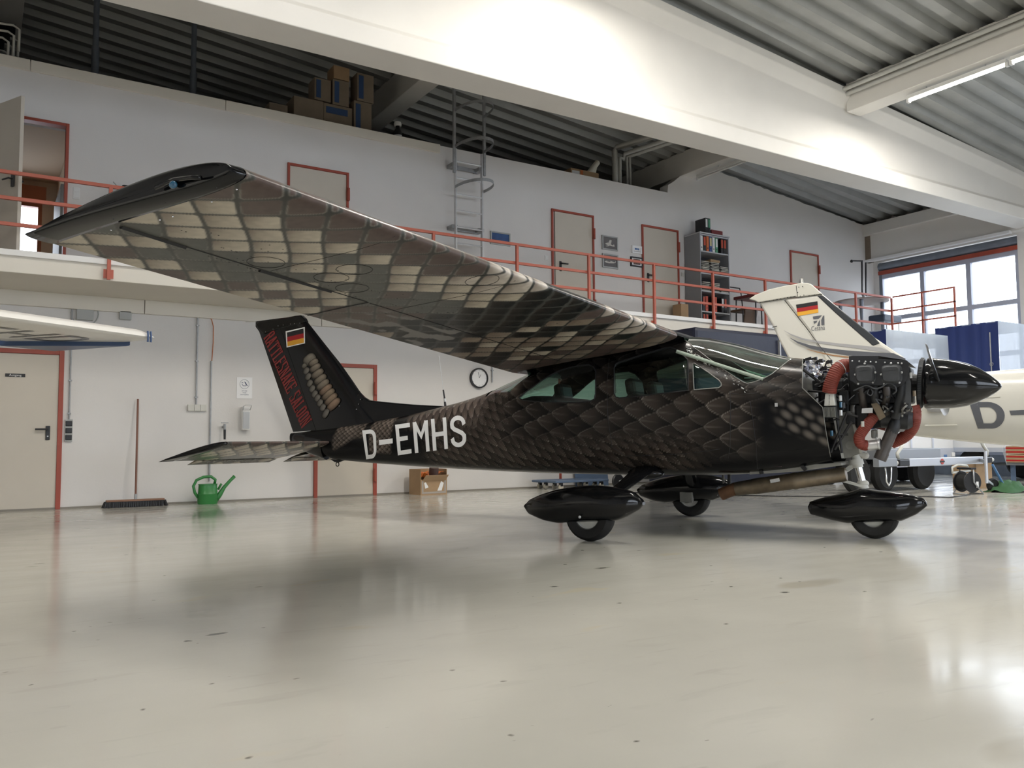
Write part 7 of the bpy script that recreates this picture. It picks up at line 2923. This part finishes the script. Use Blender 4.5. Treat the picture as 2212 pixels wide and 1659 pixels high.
def trailer(corner_px, ztop, length, width, label, wheels=True):
    c = on_z(corner_px[0], corner_px[1], ztop)
    x0, y0 = c[0], c[1]
    t = thing('tarp_trailer', label, 'trailer', (x0, y0, 0))
    z0 = .62
    # side sheets with soft folds
    def sheet(p0, p1, name, m):
        mb = MB()
        n_, m_ = 26, 6
        vs, fs = [], []
        p0, p1 = V3(p0), V3(p1)
        nn = unit(np.cross(p1 - p0, (0, 0, 1)))
        for i in range(n_ + 1):
            for j in range(m_ + 1):
                f = j / m_
                w = .018 * math.sin(i * 1.3 + math.sin(i * .7)) * (1 - .6 * abs(2 * f - 1))
                vs.append(p0 + (p1 - p0) * i / n_ + nn * w + np.array([0, 0, z0 + .35 + (ztop - z0 - .35) * f]))
        for i in range(n_):
            for j in range(m_):
                a = i * (m_ + 1) + j
                fs.append((a, a + 1, a + m_ + 2, a + m_ + 1))
        mb.add(vs, fs)
        return mb.build(name, m, t, smooth='all')
    sheet((0, length, 0), (0, 0, 0), 'side_tarp', 'tarp_navy')
    sheet((0, 0, 0), (width, 0, 0), 'front_tarp', 'tarp_clear')
    sheet((width, 0, 0), (width, length, 0), 'side_tarp', 'tarp_clear')
    sheet((width, length, 0), (0, length, 0), 'rear_tarp', 'tarp_clear')
    MB().box(0, width, 0, length, ztop - .02, ztop).build('roof_tarp', 'tarp_clear', t)
    for a, b, nm in (((0, 0), (width, 0), 'front_board'), ((0, 0), (0, length), 'side_board'), ((width, 0), (width, length), 'side_board'), ((0, length), (width, length), 'rear_board')):
        MB().bar((a[0], a[1], z0 + .19), (b[0], b[1], z0 + .19), .03, .36).build(nm, 'print_white', t)
        MB().bar((a[0], a[1], z0 - .02), (b[0], b[1], z0 - .02), .05, .08).build('edge_rail', 'trailer_alu', t)
    for x in (width * .3, width * .65):
        MB().box(x - .02, x + .02, -.035, -.015, z0, z0 + .38).build('latch_post', 'trailer_alu', t)
    MB().box(.03, width - .03, .03, length - .03, z0 - .06, z0).build('load_floor', 'trailer_grey', t)
    lp = MB().prism([(.12, z0 - .30), (width - .12, z0 - .30), (width, z0 - .06), (0, z0 - .06)], 'y', -.03, .03)
    lpo = lp.build('light_panel', 'trailer_alu', t)
    MB().box(width - .34, width - .24, -.034, -.03, z0 - .17, z0 - .10).build('blue_sticker', 'pic_logo', lpo)
    for x in (.05, width - .05):
        MB().box(x - .04, x + .04, -.06, -.03, z0 - .14, z0 - .06).build('corner_lamp', 'print_white', lpo, bevel=.01)
    for z in (1.0, 1.6, 2.2):
        MB().ring((-.02, length * .12, z), (1, 0, 0), .03, .006, 14, 5).build('tarp_eyelet', 'galv', t)
    MB().cyl((-.03, length * .12, z0 + .1), (-.03, length * .12, ztop - .2), .012, n=8).build('tension_rod', 'galv', t)
    for x in (.12, width - .12):
        for y in ((length * .45, length * .45 + .75) if length > 1.6 else (length * .5,)):
            MB().lathe([(.12, -.08), (.26, -.09), (.31, -.04), (.31, .04), (.26, .09), (.12, .08)], (x, y, .31), (1, 0, 0), 30).build('wheel', 'rubber', t, smooth=True)
    MB().cyl((.12, length * .45, .31), (width - .12, length * .45, .31), .03, n=8).build('axle', 'trailer_grey', t)
    return t


tr2 = trailer((2156, 693), 3.0, 1.22, 2.0, 'navy tarp trailer with a clear front sheet, beside the spinner')
tr1 = trailer((1914, 711), 2.75, 2.1, 1.92, 'navy tarp trailer with a clear front sheet, under the mezzanine stairs')
c3_ = on_z(1560, 718, 2.72)
tr3 = thing('covered_load', 'tall load under a dark navy cover below the mezzanine', 'trailer', (13.3, 9.9, 0))
mb = MB()
mb.box(-3.6, -.10, -.2, 1.0, .0, 2.66)
mb.build('cover', 'cover_navy', tr3, bevel=.06)
MB().bar((-1.6, -.22, 2.55), (-1.6, -.22, 1.2), .03, .05).build('strap', 'galv', tr3)

# drawbar trailer in front
a0, a1 = on_z(1962, 1050), on_z(2118, 1050)
yb = 7.4
b0, b1 = on_y(1958, 1000, yb), on_y(2118, 1000, yb)
dt = thing('drawbar_trailer', 'grey drawbar trailer frame with a round red badge and a jockey wheel', 'trailer', (b0[0], yb, 0))
Lb = b1[0] - b0[0]
zb0, zb1 = b0[2] - .055, b0[2] + .065
MB().box(0, Lb, -.05, .05, zb0, zb1).build('drawbar', 'trailer_alu', dt, bevel=.008)
bd = MB().cyl((Lb * .42, -.052, (zb0 + zb1) / 2), (Lb * .42, -.055, (zb0 + zb1) / 2), .045, n=24).build('badge', mat('badge_red', (.5, .06, .04), .4), dt)
MB().box(Lb * .42 - .06, Lb * .42 + .06, -.058, -.055, (zb0 + zb1) / 2 - .012, (zb0 + zb1) / 2 + .012).build('badge_bar', 'print_black', bd)
for x0, s in ((0, -1), (Lb, 1)):
    MB().box(min(x0, x0 + s * .26), max(x0, x0 + s * .26), -.06, .06, zb0 + .01, zb1 - .01).build('overrun_damper', 'black_plastic', dt, bevel=.015)
    MB().tube([(x0 + s * .20, 0, zb1), (x0 + s * .22, 0, zb1 + .08), (x0 + s * .12, 0, zb1 + .16), (x0 + s * .05, 0, zb1 + .24)], .026, 10).build('coupling_handle', 'white_metal', dt, smooth='all')
    MB().ball((x0 + s * .30, 0, zb0 + .06), .055, (1.5, .9, .8)).build('coupling', 'white_metal', dt, smooth='all')
MB().box(-.75, -.30, -.05, .05, zb0 + .01, zb1 + .01).build('drawbar_front', 'trailer_grey', dt, bevel=.008)
MB().tube([(-.62, -.06, zb0), (-.60, -.06, zb0 - .20), (-.55, -.06, zb0 - .26), (-.50, -.06, zb0 - .20), (-.47, -.06, zb0)], .012, 8).build('hand_grip', 'chrome', dt, smooth='all')
MB().box(-.1, Lb * .7, .3, .95, zb0 + .10, zb1 + .14).build('chassis', 'trailer_grey', dt, bevel=.01)
for x in (.25, Lb * .62, -.45):
    MB().lathe([(.12, -.08), (.24, -.09), (.29, -.04), (.29, .04), (.24, .09), (.12, .08)], (x, .55, .29), (0, 1, 0), 30).build('wheel', 'rubber', dt, smooth=True)
MB().tube([(Lb * .55, -.05, zb0 - .04), (Lb * .62, -.06, zb0 + .0), (Lb * .75, -.06, zb0 - .02), (Lb * .80, -.05, zb0 - .10), (Lb * .55, -.05, zb0 - .12)], .018, 8, True).build('hand_brake', 'white_metal', dt, smooth='all')
jw = on_z(2145, 1063)
jl = np.array([jw[0] - b0[0], jw[1] - yb, 0])
MB().cyl((jl[0] - .16, jl[1], .14), (jl[0] - .16, jl[1], zb1 + .10), .022, n=10).build('jockey_tube', 'trailer_alu', dt, smooth=True)
MB().bar((jl[0] - .16, jl[1], .18), (jl[0], jl[1], .10), .05, .03).build('jockey_fork', 'trailer_alu', dt)
jo = MB().lathe([(.06, -.03), (.09, -.035), (.105, -.015), (.105, .015), (.09, .035), (.06, .03)], (jl[0], jl[1], .105), (.25, 1, 0), 28).build('jockey_wheel', 'rubber', dt, smooth=True)
MB().lathe([(0, -.02), (.03, -.03), (.06, -.02), (.06, .02), (.03, .03), (0, .02)], (jl[0], jl[1], .105), (.25, 1, 0), 24).build('jockey_rim', 'trailer_alu', jo, smooth=True)
MB().bar((jl[0] - .16, jl[1], zb0 + .06), (Lb, 0, zb0 + .06), .04, .05).build('jockey_clamp', 'trailer_grey', dt)

# cable reel
cr = on_z(2090, 1068)
t = thing('cable_reel', 'black cable reel on a tubular stand on the floor', 'cable reel', (cr[0], cr[1], 0), math.radians(-18))
for y in (-.10, .10):
    MB().lathe([(0, -.008), (.15, -.008), (.155, 0), (.15, .008), (0, .008)], (0, y, .185), (0, 1, 0), 36).build('flange', 'black_plastic', t, smooth=True)
MB().cyl((0, -.09, .185), (0, .09, .185), .12, n=32).build('cable_winding', 'rubber', t, smooth=True)
MB().tube([(-.13, -.13, .012), (-.13, .13, .012), (0, .13, .185), (0, .13, .38), (0, -.13, .38), (0, -.13, .185), (.16, -.13, .012), (.16, .13, .012)], .011, 8).build('stand', 'galv', t, smooth='all')
MB().box(-.05, .05, -.14, .14, .365, .395).build('grip', 'black_plastic', t, bevel=.01)
MB().box(.06, .10, -.112, -.108, .10, .19).build('white_label', 'print_white', t)
cbl = [(cr[0] - .1, cr[1] - .1, .008), (cr[0] - .9, cr[1] - .25, .008)] + [tuple(on_z(px_, py_, .008)) for px_, py_ in ((1960, 1071), (1800, 1072), (1690, 1072), (1600, 1070), (1450, 1066), (1390, 1065), (1340, 1062))]
tag(MB().tube(cbl, .008, 6).build('floor_cable', 'black_plastic', smooth='all'), 'black cable lying across the floor under the black aircraft', 'cable')

# cardboard boxes and tools at the right edge
bx0, bx1 = on_z(2128, 1060), on_z(2174, 1060)
t = MB().box(-.24, .24, 0, .40, 0, .42)
tag(t.build('cardboard_box', 'cardboard', bevel=.005), 'plain cardboard box behind the jockey wheel', 'box').location = (13.95, 7.45, 0)
g = on_z(2204, 1064)
cl = thing('tarp_pile', 'crumpled green cloth with a blue handle on the floor', 'cloth', (g[0] + .05, g[1] + .2, 0))
mb = MB()
vs, fs = [], []
rg3 = random.Random(9)
for i in range(12):
    for j in range(12):
        a, b = i / 11 - .5, j / 11 - .5
        vs.append((a * .7, b * .5, max(.005, (.16 + rg3.uniform(-.05, .06)) * max(0, 1 - 3.2 * (a * a + b * b)))))
for i in range(11):
    for j in range(11):
        fs.append((i * 12 + j, i * 12 + j + 1, (i + 1) * 12 + j + 1, (i + 1) * 12 + j))
mb.add(vs, fs).build('cloth', mat('green_cloth', (.03, .10, .035), .8), cl, smooth='all')
MB().cyl((-.1, 0, .08), (-.32, .05, .42), .018, n=8).build('blue_handle', mat('handle_blue', (.05, .15, .32), .4), cl, smooth=True)
tl_ = on_z(2196, 1049)
for k, (dz, h, lb) in enumerate(((.40, .135, 'lower long carton with red tape on the rack'), (.545, .135, 'upper long carton with red tape on the rack'))):
    t = thing('long_carton', lb, 'box', (tl_[0] + .55, tl_[1] - .1, dz))
    MB().box(-.65, .75, -.2, .2, 0, h).build('carton_body', 'cardboard', t, bevel=.004)
    for zz in (.02, h - .05):
        MB().box(-.652, .752, -.203, .203, zz, zz + .028).build('red_tape', mat('red_tape', (.40, .02, .02), .4), t)
    MB().box(-.30, -.24, -.204, .204, 0, h).build('clear_tape', 'tape', t)
rk = thing('rack', 'low blue rack carrying the red-taped cartons', 'rack', (tl_[0] + .55, tl_[1] - .1, 0))
MB().box(-.6, .7, -.22, .22, .35, .40).build('shelf_board', 'trailer_grey', rk)
for a in (-.5, .6):
    for b in (-.17, .17):
        MB().box(a - .03, a + .03, b - .03, b + .03, 0, .35).build('leg', 'dolly_blue', rk)
